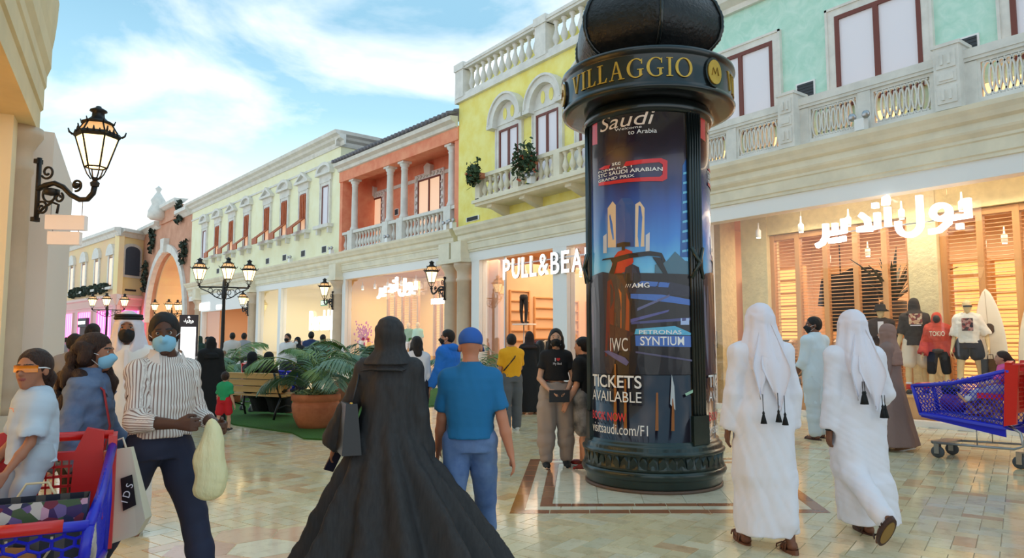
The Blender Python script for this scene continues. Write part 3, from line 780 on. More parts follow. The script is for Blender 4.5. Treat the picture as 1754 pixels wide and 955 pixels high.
def build_green():
    X0, X1 = -12.2, 6.0; wy = .6
    b = thing('green_building', 'mint green building with latticed white balcony above a bright shop window', 'building', (0, W, 0))
    MB().box(X0, X1, wy, wy + .3, 5.2, 9.35).build('wall', M_GREEN, b)
    MB().box(X0 - .02, X0 + .3, 0, wy, 5.2, 9.35).build('side_wall', M_GREEN, b)
    MB().poly([(wy, 9.30), (wy - .1, 9.30), (wy - .12, 9.42), (wy - .3, 9.52), (wy - .34, 9.64), (wy, 9.70)], 'x', X0, X1).build('roof_cornice', M_GREYSTONE, b)
    MB().box(X0, X1, wy, wy + .3, 9.35, 10.4).build('parapet', M_GREEN, b)
    MB().box(X0, X1, -.3, wy, 5.3, 5.46).build('balcony_floor', M_STONE, b)
    entablature(b, X0, X1)
    zb = 6.40
    def u(px, py): return RU(px, py, wy)[0]
    wins = [(u(1223, 215) - .02, u(1329, 180)), (u(1434, 90), u(1582, 60)), (u(1734, 40), u(1734, 40) + 1.75), (2.2, 4.0)]
    z1 = [RU(1325, 73, wy)[1], RU(1428, 31, wy)[1]]
    for a, c in wins:
        window(b, a, c, 6.3, z1[0] + .03, wy, 2, .085)
        surround(b, a, c, 6.3, z1[0] + .03, wy, .2, .07)
    for px in (1381, 1657): vent(b, u(px, 110 if px > 1500 else 158), RU(px, 110 if px > 1500 else 158, wy)[1] - (-.28 if px > 1500 else .0), wy, .44, .46)
    # balcony
    yb = -.2
    bal = MB().box(X0 + .05, X1, yb, yb + .28, 6.32, 6.47).box(X0 + .05, X1, yb + .02, yb + .22, 6.26, 6.32).build('balcony_rail', M_GREYSTONE, b)
    MB().box(X0 + .05, X1, yb + .02, yb + .2, 5.46, 5.54).build('balcony_foot', M_GREYSTONE, b)
    pil = [(-11.55, -11.12), (RU(1341, 200, yb)[0], RU(1368, 200, yb)[0]), (RU(1608, 150, yb)[0], RU(1652, 140, yb)[0])]
    w = pil[2][1] - pil[2][0]; stp = pil[2][0] - pil[1][0]
    pil = [(pil[1][0] - stp, pil[1][0] - stp + w), pil[1], pil[2], (pil[2][0] + stp, pil[2][0] + stp + w), (pil[2][0] + 2 * stp, pil[2][0] + 2 * stp + w)]
    for a, c in pil:
        p = MB().box(a, c, yb - .18, yb + .3, 5.46, 6.56).box(a - .03, c + .03, yb - .2, yb + .32, 6.56, 6.62).build('pillar', M_GREYSTONE, b)
        d = MB(); m = (a + c) / 2; h = (c - a)
        for z0, z1_ in ((5.56, 5.86), (5.92, 6.12), (6.18, 6.48)):
            d.box(a + .05, c - .05, yb - .2, yb - .18, z0, z1_)
            if z1_ - z0 > .25:
                for s in (-1, 1): d.box(m + s * h * .14 - .022, m + s * h * .14 + .022, yb - .225, yb - .2, z0 + .06, z1_ - .06)
            else: d.box(a + .09, c - .09, yb - .215, yb - .2, z0 + .04, z1_ - .04)
        d.build('relief', M_GREYSTONE, p)
    # lattice panels of overlapping rings between the pillars
    def lattice(a, c):
        z0, z1_ = 5.6, 6.2; L = c - a
        fr = MB().box(a, c, yb + .06, yb + .14, 5.54, z0).box(a, c, yb + .06, yb + .14, z1_, 6.26).box(a, a + .05, yb + .06, yb + .14, z0, z1_).box(c - .05, c, yb + .06, yb + .14, z0, z1_)
        o = fr.build('lattice_panel', M_GREYSTONE, b)
        n = max(3, round((L - .1) / .105)); g = MB(); stepx = (L - .1) / n
        for i in range(1, n):
            xc = a + .05 + stepx * i; rx, rz = stepx * 1.02, (z1_ - z0) / 2
            zc = (z0 + z1_) / 2
            g.strip(arc(xc, zc, rx, rz, 0, 2 * math.pi, 14), arc(xc, zc, rx - .028, rz - .03, 0, 2 * math.pi, 14), 'y', yb + .07, yb + .13)
        dm = stepx * .24
        for i in range(n):
            xc = a + .05 + stepx * (i + .5)
            for z in (z0 + .02, z1_ - .02): g.poly([(xc - dm, z), (xc, z - .03), (xc + dm, z), (xc, z + .03)], 'y', yb + .07, yb + .13)
        g.build('ring_lattice', M_GREYSTONE, o)
    for i in range(len(pil) - 1):
        a, c = pil[i][1] + .12, pil[i + 1][0] - .12; m = (a + c) / 2
        lattice(a + .06, m - .12); lattice(m + .12, c)
        MB().box(m - .12, m + .12, yb + .03, yb + .19, 5.47, 6.255).build('post', M_GREYSTONE, b)
        for (p, q) in ((a - .12, a + .06), (c, c + .12)): MB().box(p, q, yb + .045, yb + .175, 5.475, 6.25).build('end_block', M_GREYSTONE, b)
        if i == 1: floodlight(b, m, yb - .1, 5.46)
    # warm glow strip: lamps standing on the balcony floor behind the lattice
    g = MB()
    for i in range(6): g.box(-10.9 + i * 2.0, -10.2 + i * 2.0, .3, .36, 5.5, 5.95)
    g.build_each('balcony_lamp', mat('balcony_glow', (255, 210, 160), .5, emit=1.2, emit_rgb=(255, 190, 120)), b)
    # ---- ground floor display window
    MB().box(X0, -10.55, -.02, .3, 0, 4.24).build('jamb', M_WHITE, b)
    MB().box(-10.55, X1, -.03, .22, 0, .1).build('window_sill', mat('pale_sill', (236, 226, 214), .35), b)
    gx = [-10.55, -8.2, -5.4, -2.4, .8, 4.0, 6.0]
    for a, c in zip(gx[:-1], gx[1:]): pane(b, a, c, .1, 4.22, .1)
    shop_room(b, X0 + .15, X1, 7.0, M_SHOPWALL, M_SHOPCEIL)
    ys = 1.25
    def s(px): return RU(px, 500, ys)[0]
    MB().box(X0 + .2, s(1240), ys - .1, ys + .5, .012, 4.55).build('roughcast_wall', M_ROUGHCAST, b)
    MB().box(s(1278), s(1322), ys - .15, ys + .35, .012, 4.55).build('roughcast_pillar', M_ROUGHCAST, b)
    MB().box(s(1564), s(1614), ys - .15, ys + .35, .012, 4.55).build('roughcast_pillar', M_ROUGHCAST, b)
    MB().box(s(1278) + .01, X1 - .02, ys - .11, ys + .3, 3.96, 4.545).build('roughcast_lintel', M_ROUGHCAST, b)
    for nm, pxs in (('wood_screen', (1325, 1368, 1416, 1468, 1518, 1561)), ('wood_screen', (1620, 1684, 1748, 1815, 1890, 1990))):
        xs = [s(p) for p in pxs]
        fr = MB()
        for x in xs: fr.box(x - .055, x + .055, ys - .02, ys + .1, .55, 3.95)
        fr.box(xs[0], xs[-1], ys - .01, ys + .09, 3.83, 3.945).box(xs[0], xs[-1], ys - .01, ys + .09, .53, .62)
        o = fr.build(nm, M_WOOD, b)
        for a, c in zip(xs[:-1], xs[1:]): slat_panel(o, a + .05, c - .05, .66, 3.82, ys + .06)
    MB().box(s(1322), X1, .3, ys + .3, .012, .48).build('display_plinth', M_WOOD, b)
    MB().box(s(1322), X1, .28, ys + .3, .48, .52).build('display_deck', mat('pale_wood_deck', (236, 184, 120), .4), b)
    spot_row(b, [(s(1330) + i * 1.05, .62, 3.85) for i in range(8)])
    # fuse box by the door
    fb = MB().box(s(1214), s(1231), ys - .22, ys - .1, 1.35, 1.75).build('metal_box', mat('grey_metal_box', (140, 136, 128), .4, metal=.6), b)
    MB().box(s(1216), s(1229), ys - .23, ys - .22, 1.4, 1.68).build('box_door', mat('grey_metal_door', (120, 116, 110), .4, metal=.6), fb)
    spot_row(b, [(x, y, 3.5) for x, y in ((-8.4, 3.2), (-7.6, 3.6), (-6.9, 3.0), (-6.2, 3.8), (-5.6, 3.2), (-4.6, 3.4), (-3.8, 3.0), (-9.6, 3.6))])
    return b
GB = build_green()

# lettering of the shops
SIGN_L = 'white lit letters '
def shop_sign_pull():
    x0 = RU(860, 460, -.1)[0]; xa = RU(1000, 440, -.1)[0]; x1 = x0 + (xa - x0) * 9 / 8.02
    t = thing('shop_sign', 'white lit capital letters hanging over the shop opening beneath the yellow building', 'sign', (0, W - .1, 0))
    word = 'PULL&BEAR'; wd = [1, 1.05, .85, .85, 1.2, 1, .9, 1.15, 1]; tot = sum(wd); x = x0
    for ch, w in zip(word, wd):
        dx = (x1 - x0) * w / tot
        o = fit_text(ch, x + dx * .11, x + dx * .89, 3.46, 4.1, .0, .012, bold=.006 if ch in 'B&' else .014).build('letter', M_LETTER, t); fit_text(ch, x + dx * .11, x + dx * .89, 3.46, 4.1, .05, .05, bold=.006 if ch in 'B&' else .014).build('letter_side', M_CHROME, o); x += dx
    MB().box(x0, x1, .02, .04, 3.9, 3.93).build('mounting_rail', M_CHROME, t)
shop_sign_pull()

def arabic_sign(name, label, loc, rz, x0, x1, z0, z1, dy=.1, th=.1):
    """the words of the shop sign, drawn as broad strokes; coordinates 0..10.2 wide, 0..3 high"""
    t = thing(name, label, 'sign', loc, rz)
    A = lambda cx, cy, rx, ry, a, b, n=12: arc(cx, cy, rx, ry, R_(a), R_(b), n)
    strokes = {
        'letter_ba': [[(10.0, 2.2), (10.0, 1.0), (9.1, 1.0)]],
        'letter_waw': [A(8.45, 1.5, .48, .48, 0, 360, 16), [(8.95, 1.5), (8.85, .7), (8.3, .25), (7.7, .2)]],
        'letter_lam': [[(7.2, 2.9), (7.2, .9)] + A(6.5, .9, .7, .75, 0, -180, 10)[1:] + [(5.8, 1.25)]],
        'letter_alif': [[(5.15, 2.4), (5.15, .95)]],
        'letter_hamza': [[(5.3, 3.1), (5.0, 3.0), (5.0, 2.82), (5.3, 2.75)]],
        'letter_nun': [[(4.45, 2.1), (4.45, 1.0), (3.9, 1.0)]],
        'letter_dal': [[(3.3, 2.15), (3.75, 1.7), (3.85, 1.0), (3.05, 1.0)]],
        'letter_ba_second': [[(2.1, 2.0), (2.1, 1.0), (1.5, 1.0)]],
        'letter_ya': [[(1.45, 1.75), (1.45, 1.0), (.8, 1.0)]],
        'letter_ra': [[(.75, 1.8), (.75, .8), (.45, .3), (.0, .1)]],
    }
    dots = {'dot_ba': [(9.5, .35)], 'dot_nun': [(4.35, 2.65)], 'dot_ba_second': [(2.0, .45)], 'dots_ya': [(1.6, .4), (1.15, .4)]}
    sx, sz = (x1 - x0) / 10.2, (z1 - z0) / 3.1; hw = .19
    for nm, ss in strokes.items():
        mb = MB()
        for pl in ss:
            P = [np.array((x0 + p[0] * sx, z0 + p[1] * sz)) for p in pl]; L_, R2 = [], []
            closed = np.allclose(P[0], P[-1])
            for i, p in enumerate(P):
                if closed: a, c = P[i - 1 if i > 0 else -2], P[i + 1 if i < len(P) - 1 else 1]
                else: a, c = P[max(i - 1, 0)], P[min(i + 1, len(P) - 1)]
                tt = (c - a) / (np.linalg.norm(c - a) + 1e-9); n = np.array((-tt[1], tt[0]))
                k = 1.0
                if 0 < i < len(P) - 1 or closed:
                    u1 = (p - a) / (np.linalg.norm(p - a) + 1e-9); k = 1 / max(.55, abs(u1 @ tt))
                L_.append(p + n * hw * sz * 1.0 * k); R2.append(p - n * hw * sz * 1.0 * k)
            mb.strip(L_, R2, 'y', -th / 2, th / 2)
        mb.build(nm.replace('_second', ''), M_LETTER, t)
    for nm, ds in dots.items():
        mb = MB()
        for d in ds:
            x, z = x0 + d[0] * sx, z0 + d[1] * sz; mb.box(x - .2 * sz, x + .2 * sz, -th / 2, th / 2, z - .2 * sz, z + .2 * sz)
        mb.build_each(nm.replace('_second', '').replace('dots', 'dot'), M_LETTER, t)
    MB().box(x0 + .3 * sx, x1 - .2 * sx, th / 2, th / 2 + .02, z0 + .95 * sz, z0 + 1.03 * sz).build('mounting_rail', M_CHROME, t)
    return t
ax0, az = RU(1398, 400, -.08); ax1 = RU(1664, 350, -.08)[0]
arabic_sign('shop_sign', 'white lit Arabic letters over the display window of the mint green building', (0, W - .08, 0), 0, ax0, ax1, 3.38, 4.16)

# ---------------------------------------------------------------- the bent part of the facade: orange and pale yellow buildings
LB = (UX, W, 0)
def build_orange():
    X0, X1 = -9.3, 0.0
    b = thing('orange_building', 'orange building with columned loggia, stone balustrade and grey tiled roof', 'building', LB, AL)
    yb = 1.7
    MB().box(X0, X1, yb, yb + .2, 5.4, 9.2).build('loggia_back_wall', M_ORANGE, b)
    MB().box(X0, X0 + .25, .0, yb, 5.4, 9.2).box(X1 - .25, X1, 0, yb, 5.4, 9.2).build_each('loggia_side_wall', M_ORANGE, b)
    MB().box(X0, X1, -.05, .45, 8.74, 9.25).build('loggia_beam', M_ORANGE, b)
    MB().box(X0, X1, .45, yb, 9.1, 9.2).build('loggia_ceiling', M_ORANGE, b)
    MB().box(X0, X1, yb - .05, yb, 8.35, 8.5).build('loggia_band', M_GREYSTONE, b)
    MB().poly([(-.05, 9.2), (-.14, 9.22), (-.18, 9.34), (-.36, 9.42), (-.4, 9.56), (-.05, 9.6)], 'x', X0 + .02, X1).build('roof_cornice', M_GREYSTONE, b)
    # tiled roof: rows of rolled tiles, each tile real
    rf = MB().poly([(-.42, 9.58), (-.40, 9.63), (2.6, 10.95), (2.6, 10.8)], 'x', X0 + .05, X1).build('roof', M_ROOF, b)
    tl = MB()
    nn = 34
    for i in range(nn):
        x = X0 + .12 + (X1 - X0 - .2) * i / (nn - 1)
        for k in range(9):
            y0 = -.48 + k * .33; z0 = 9.62 + (y0 + .4) * .44
            tl.tube([(x, y0, z0 + .045), (x, y0 + .37, z0 + .17)], [.085, .068], 7, smooth=True)
    tl.build('roof_tiles', M_ROOF, b, kind='stuff')
    # columns standing on the balustrade
    cols = [LU(600, 355)[0], LU(660, 340)[0], LU(684.5, 330)[0], LU(766, 300)[0]]
    ys = .22
    for x in cols:
        c = MB().lathe([(.2, 6.42), (.2, 6.5), (.17, 6.56), (.15, 6.62), (.145, 7.4), (.13, 8.4), (.15, 8.43), (.15, 8.47), (.13, 8.5), (.19, 8.58), (.2, 8.66)], 14, (x, ys, 0)).build('column', M_GREYSTONE, b)
        MB().box(x - .21, x + .21, ys - .21, ys + .21, 8.66, 8.74).build('abacus', M_GREYSTONE, c)
        MB().box(x - .22, x + .22, ys - .24, ys + .2, 5.46, 6.42).build('pedestal', M_GREYSTONE, b)
    MB().box(X0, X1, ys - .2, ys + .16, 6.28, 6.4).build('balustrade_rail', M_GREYSTONE, b)
    MB().box(X0, X1, ys - .18, ys + .14, 5.46, 5.58).build('balustrade_foot', M_GREYSTONE, b)
    me = baluster_mesh(.7, .105, M_GREYSTONE)
    ends = [X0 + .1] + [v for x in cols for v in (x - .22, x + .22)] + [X1]
    for a, c in zip(ends[::2], ends[1::2]):
        n = int((c - a) / .25)
        for i in range(n): put(me, 'baluster', b, (a + (c - a) * (i + .5) / n, ys - .02, 5.58))
    for (px0, px1, pt, pb_) in ((627, 656, 345, 385), (718, 757, 310, 352)):
        x0, x1 = LU(px0, pt, yb)[0], LU(px1, pt, yb)[0]; zt = LU(px0, pt, yb)[1]
        window(b, x0, x1, 5.75, zt, yb, 2, .07, blind=M_BLINDW)
        s = surround(b, x0, x1, 5.6, zt, yb, .24, .06, M_WHITE)
        st = MB()
        for i in range(9):
            z = 5.8 + (zt - 5.8) * i / 8
            for x in (x0 - .12, x1 + .12): st.obox((x, yb - .09, z), (.05, 0, .05), (0, .03, 0), (-.035, 0, .035))
        for i in range(8): x = x0 + (x1 - x0) * i / 7; st.obox((x, yb - .09, zt + .12), (.05, 0, .05), (0, .03, 0), (-.035, 0, .035))
        st.build('surround_studs', M_GREYSTONE, b)
        MB().poly([((x0 + x1) / 2 - .2, zt + .1), ((x0 + x1) / 2 + .2, zt + .1), ((x0 + x1) / 2 + .26, zt + .5), ((x0 + x1) / 2, zt + .62), ((x0 + x1) / 2 - .26, zt + .5)], 'y', yb - .18, yb).build('keystone', M_GREYSTONE, b)
    for px, py in ((606, 383), (680, 363), (694, 358)): x, z = LU(px, py, yb); vent(b, x, z, yb, .3, .3)
    entablature(b, X0, X1)
    floodlight(b, LU(790, 386)[0] - .6, -.2, 5.46); floodlight(b, LU(668, 405)[0], -.1, 5.46)
    # shop below
    pilaster(b, X0 + .15); pilaster(b, X1 - .35)
    MB().box(X0 + .45, X0 + .75, -.02, .3, 0, 4.24).build('jamb', M_WHITE, b); MB().box(X1 - .75, X1 - .6, -.02, .3, 0, 4.24).build('jamb', M_WHITE, b)
    shop_room(b, X0 + .3, X1 - .15, 4.2, mat('yellow_shop_wall', (244, 214, 140), .8), M_SHOPCEIL)
    gx = [X0 + .75, X0 + 3.4, X0 + 6.0, X1 - .75]
    for a, c in zip(gx[:-1], gx[1:]): pane(b, a, c, .05, 4.22, .12)
    MB().box(X0 + .75, X1 - .75, -.02, .25, 0, .12).build('window_sill', M_STONE, b)
    for x0, x1 in ((-6.6, -4.2), (-3.0, -1.2)):
        xs = [x0 + (x1 - x0) * i / 4 for i in range(5)]; fr = MB()
        for x in xs: fr.box(x - .05, x + .05, 1.0, 1.1, .3, 3.95)
        fr.box(x0, x1, 1.01, 1.09, 3.85, 3.945); o = fr.build('wood_screen', M_WOOD, b)
        for p, q in zip(xs[:-1], xs[1:]): slat_panel(o, p + .05, q - .05, .4, 3.84, 1.06, .1)
    MB().box(X0 + .8, X1 - .8, .3, 1.3, .012, .5).build('display_plinth', M_WOOD, b)
    spot_row(b, [(X0 + 1.2 + i * 1.1, .6, 3.8) for i in range(7)])
    return b
OB = build_orange()
a0 = LU(648, 490, -.06)[0]; a1 = LU(715, 480, -.06)[0]
arabic_sign('shop_sign', 'small white lit Arabic letters on the shop window beneath the orange building', LB, AL, a0, a1, 3.25, 4.0).location = (LB[0] + .08 * math.sin(AL), LB[1] - .08, 0)
sg = thing('shop_sign', 'small white lit lettering low on the glass beside the wall lantern', 'sign', LB, AL)
fit_text('PULL&BEAR', LU(740, 520, .1)[0], LU(765, 515, .1)[0], 2.86, 3.08, .08, .03, bold=.02).build('letters', M_LETTER, sg)

def hood(b, xc, z, w, kind):
    o = MB()
    if kind == 'arch':
        o.strip(arc(xc, z, w, w * .62, 0, math.pi, 10), arc(xc, z, w * .78, w * .42, 0, math.pi, 10), 'y', -.24, 0)
        o.poly(arc(xc, z, w * .78, w * .42, 0, math.pi, 10), 'y', -.08, 0)
    else:
        o.strip([(xc - w, z), (xc, z + w * .62), (xc + w, z)], [(xc - w * .8, z), (xc, z + w * .42), (xc + w * .8, z)], 'y', -.24, 0)
        o.poly([(xc - w * .8, z), (xc + w * .8, z), (xc, z + w * .42)], 'y', -.08, 0)
    o.box(xc - w * 1.02, xc + w * 1.02, -.26, 0, z - .12, z).box(xc - w * .8, xc + w * .8, -.1, 0, z - .42, z - .12)
    return o.build('window_hood', M_GREYSTONE, b)

def build_cream():
    X0, X1 = -32.0, -9.3
    b = thing('pale_yellow_building', 'pale yellow building with eight hooded windows and orange wooden shutters', 'building', LB, AL)
    MB().box(X0, X1, 0, .3, 4.56, 10.6).build('wall', M_CREAM, b)
    MB().box(X1 - .3, X1, .3, 5, 9.0, 10.6).build('side_wall', M_CREAM, b)
    cp = [(0, 10.45), (-.06, 10.45), (-.1, 10.55), (-.1, 10.66), (-.28, 10.74), (-.34, 10.84), (-.5, 10.92), (-.55, 11.06), (0, 11.08)]
    MB().poly(cp, 'x', X0 - .4, X1 + .5).poly([(X1 - p[0], p[1]) for p in cp], 'y', -.3, 5).build_each('roof_cornice', M_GREYSTONE, b)
    MB().box(X0, X1 + .06, -.06, 0, 9.86, 9.96).box(X1, X1 + .06, -.06, 5, 9.86, 9.96).build_each('string_course', M_GREYSTONE, b)
    entablature(b, X0, X1)
    pxs = [(356, .0), (388, 1), (401, 2), (424, 1)]
    cx = [LU(p, 400)[0] for p in (352, 374, 398, 424)] + [LU(p, 370)[0] for p in (459.5, 489, 521, 558.5)]
    kinds = ['arch', 'arch', 'gable', 'arch', 'gable', 'arch', 'gable', 'arch']
    for i, (x, kd) in enumerate(zip(cx, kinds)):
        z0, z1 = 6.95, 8.85; w = .34 if 0 < i < 7 else .36
        window(b, x - w, x + w, z0, z1, 0.0, 1, .06, blind=M_BLINDW if 0 < i < 7 else M_BLIND)
        surround(b, x - w, x + w, z0, z1, 0.0, .2, .08)
        hood(b, x, z1 + .62, .78, kd)
        MB().box(x - .8, x + .8, -.3, 0, z0 - .16, z0).box(x - .66, x - .5, -.2, 0, z0 - .42, z0 - .16).box(x + .5, x + .66, -.2, 0, z0 - .42, z0 - .16).build('window_sill', M_GREYSTONE, b)
        if 0 < i < 7:
            o = MB().box(x - w, x + w, -.1, -.05, z0 + .62, z1 - .05).build('shutter', M_WOODD, b)
            sl = MB()
            for k in range(4): xx = x - w + .06 + k * (2 * w - .12) / 3; sl.box(xx - .03, xx + .03, -.13, -.1, z0 + .64, z1 - .08)
            sl.build('shutter_rib', M_WOODD, o)
            lo = MB(); lo.add([(x - w, -.1, z0 + .66), (x + w, -.1, z0 + .66), (x + w, -.75, z0 + .1), (x - w, -.75, z0 + .1), (x - w, -.1, z0 + .6), (x + w, -.1, z0 + .6), (x + w, -.75, z0 + .04), (x - w, -.75, z0 + .04)],
                         [(0, 1, 2, 3), (7, 6, 5, 4), (0, 4, 5, 1), (1, 5, 6, 2), (2, 6, 7, 3), (3, 7, 4, 0)])
            lo.box(x - w, x + w, -.76, -.69, z0 - .2, z0 + .12)
            lo.build('tilted_shutter', M_WOODD, b)
    for px, py in ((374, 464), (459, 447), (488, 441), (520, 434), (556, 427)): x, z = LU(px, py); vent(b, x, z, 0, .5, .34)
    for px, py in ((438, 457), (504, 443), (575, 424)): floodlight(b, LU(px, py)[0], -.2, 5.46)
    # shops
    xs = [LU(438, 520)[0], LU(337, 520)[0]]
    pilaster(b, xs[0] - .3); pilaster(b, xs[1] + .6)
    sw = mat('bright_shop_wall', (250, 238, 196), .8)
    shop_room(b, xs[0] + .1, X1 - .1, 4.5, sw, mat('bright_shop_ceiling', (250, 240, 210), .8))
    shop_room(b, xs[1] + .4, xs[0] - .6, 4.5, mat('peach_shop_wall', (240, 196, 156), .8), mat('peach_shop_ceiling', (220, 180, 150), .8))
    xm = LU(478, 560)[0]
    for x in (xs[0] + .3, xm, X1 - .2): MB().box(x - .18, x + .18, -.02, .3, 0, 4.24).build('shop_post', M_WHITE, b)
    for a, c in ((xs[0] + .48, xm - .18), (xm + .18, X1 - .38)): pane(b, a, c, .05, 4.22, .12)
    MB().box(xs[1] + 1.2, xs[0] - .9, -.03, .12, 3.4, 4.3).build('sign_board', M_WHITE, b)
    MB().box(xs[1] + 1.0, xs[1] + 1.3, -.02, .3, 0, 4.24).box(xs[0] - 1.1, xs[0] - .8, -.02, .3, 0, 4.24).build_each('shop_post', M_WHITE, b)
    pane(b, xs[1] + 1.3, (xs[0] + xs[1]) / 2 - 1, .05, 3.4, .12)
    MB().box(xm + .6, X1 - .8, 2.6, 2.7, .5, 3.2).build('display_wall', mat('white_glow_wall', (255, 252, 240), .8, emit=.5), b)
    ex = MB().box(LU(549, 520, .3)[0], LU(560, 520, .3)[0], .3, .34, 3.18, 3.45).build('exit_sign', mat('exit_green', (40, 130, 70), .5, emit=.3), b)
    fit_text('EXIT', LU(550.5, 520, .3)[0], LU(558.5, 520, .3)[0], 3.24, 3.40, .29, .01).build('lettering', M_LETTER, ex)
    return b
CB = build_cream()
sg = thing('shop_sign', 'large white lit lettering on the bright glass front behind the palm pots', 'sign', LB, AL)
fit_text('Bershka', LU(530, 565, .05)[0], LU(574, 560, .05)[0], 2.0, 2.95, .06, .04, bold=.03).build('letters', M_LETTER, sg)
sg = thing('shop_sign', 'glowing white sign panels on the white board above the peach coloured shop', 'sign', LB, AL)
MB().box(LU(341, 525)[0], LU(360, 525)[0], -.07, -.035, 3.5, 4.0).box(LU(372, 525)[0], LU(381, 525)[0], -.07, -.035, 3.5, 3.75).build_each('lit_panel', M_LETTER, sg)

# ---------------------------------------------------------------- brown building with the great arch
def build_arch():
    X0, X1 = -46.0, -32.0; xc, zs, r = -38.2, 3.0, 5.3
    b = thing('arch_building', 'brown building with a tall round arch, keystone and trailing ivy', 'building', LB, AL)
    top = 10.6
    L_ = [(X0, 0)] + [(X0, zs)] + [(X0, zs + (top - zs) * i / 7) for i in range(1, 8)] + [(X0 + (X1 - X0) * i / 14, top) for i in range(1, 14)] + [(X1, top - (top - zs) * i / 7) for i in range(0, 7)] + [(X1, zs), (X1, 0)]
    n = len(L_); A_ = [(xc - r, 0)] + [(xc - r * math.cos(math.pi * i / (n - 3)), zs + r * math.sin(math.pi * i / (n - 3))) for i in range(n - 2)] + [(xc + r, 0)]
    MB().strip(L_, A_, 'y', 0, .5).build('wall', M_BROWNWALL, b)
    MB().strip(arc(xc, zs, r + .55, r + .55, 0, math.pi, 20), arc(xc, zs, r - .02, r - .02, 0, math.pi, 20), 'y', -.18, .2).build('arch_ring', M_GREYSTONE, b)
    MB().poly([(xc - .35, zs + r - .1), (xc + .35, zs + r - .1), (xc + .55, zs + r + 1.0), (xc - .55, zs + r + 1.0)], 'y', -.4, .1).build('keystone', M_GREYSTONE, b)
    MB().poly([(0, 10.4), (-.1, 10.4), (-.3, 10.6), (-.5, 10.7), (-.5, 10.95), (0, 11)], 'x', X0, xc - 2.2).poly([(0, 10.4), (-.1, 10.4), (-.3, 10.6), (-.5, 10.7), (-.5, 10.95), (0, 11)], 'x', xc + 3.4, X1).build_each('roof_cornice', M_GREYSTONE, b)
    MB().box(xc - 2.0, xc + 3.2, -.15, .5, top, 11.6).build('gable_block', M_BROWNWALL, b)
    MB().poly([(0, 11.5), (-.3, 11.55), (-.55, 11.7), (-.55, 11.95), (.5, 12)], 'x', xc - 2.2, xc + 3.4).build('gable_cornice', M_GREYSTONE, b)
    s = MB().lathe([(.5, 0), (.75, .2), (.7, .7), (.45, 1.2), (.55, 1.5), (.3, 1.9), (.12, 2.2), (.25, 2.45), (0, 2.7)], 12, (xc - 1.2, -.5, 10.9)).build('carved_urn', M_GREYSTONE, b)
    # vault with ribs
    for k, (y0, y1, rr, m) in enumerate(((.5, 3.6, 5.1, M_PEACH), (3.6, 7.0, 4.7, M_PEACH), (7.0, 12, 4.3, mat('pink_vault', (244, 186, 158), .8)))):
        v = MB().strip(arc(xc, zs, rr + .4, rr + .4, 0, math.pi, 20), arc(xc, zs, rr, rr, 0, math.pi, 20), 'y', y0, y1)
        v.box(xc - rr - .4, xc - rr, y0, y1, 0, zs).box(xc + rr, xc + rr + .4, y0, y1, 0, zs).build('vault_bay', m, b)
    MB().box(xc - 6, xc + 6, 12, 12.2, 0, 9).build('vault_end_wall', mat('pink_wall', (240, 176, 160), .8), b)
    MB().box(xc + .5, xc + 3.4, 11.9, 12, .4, 3.8).build('vault_shop_window', mat('magenta_window', (230, 60, 150), .5, emit=1.0, emit_rgb=(240, 80, 170)), b)
    return b
AB = build_arch()
area_light('arch_light', (LB[0] - 38.2, LB[1] + 3.0, 7.2), (0, 0, AL), 4, 6, 300, (1.0, 0.80, 0.58))

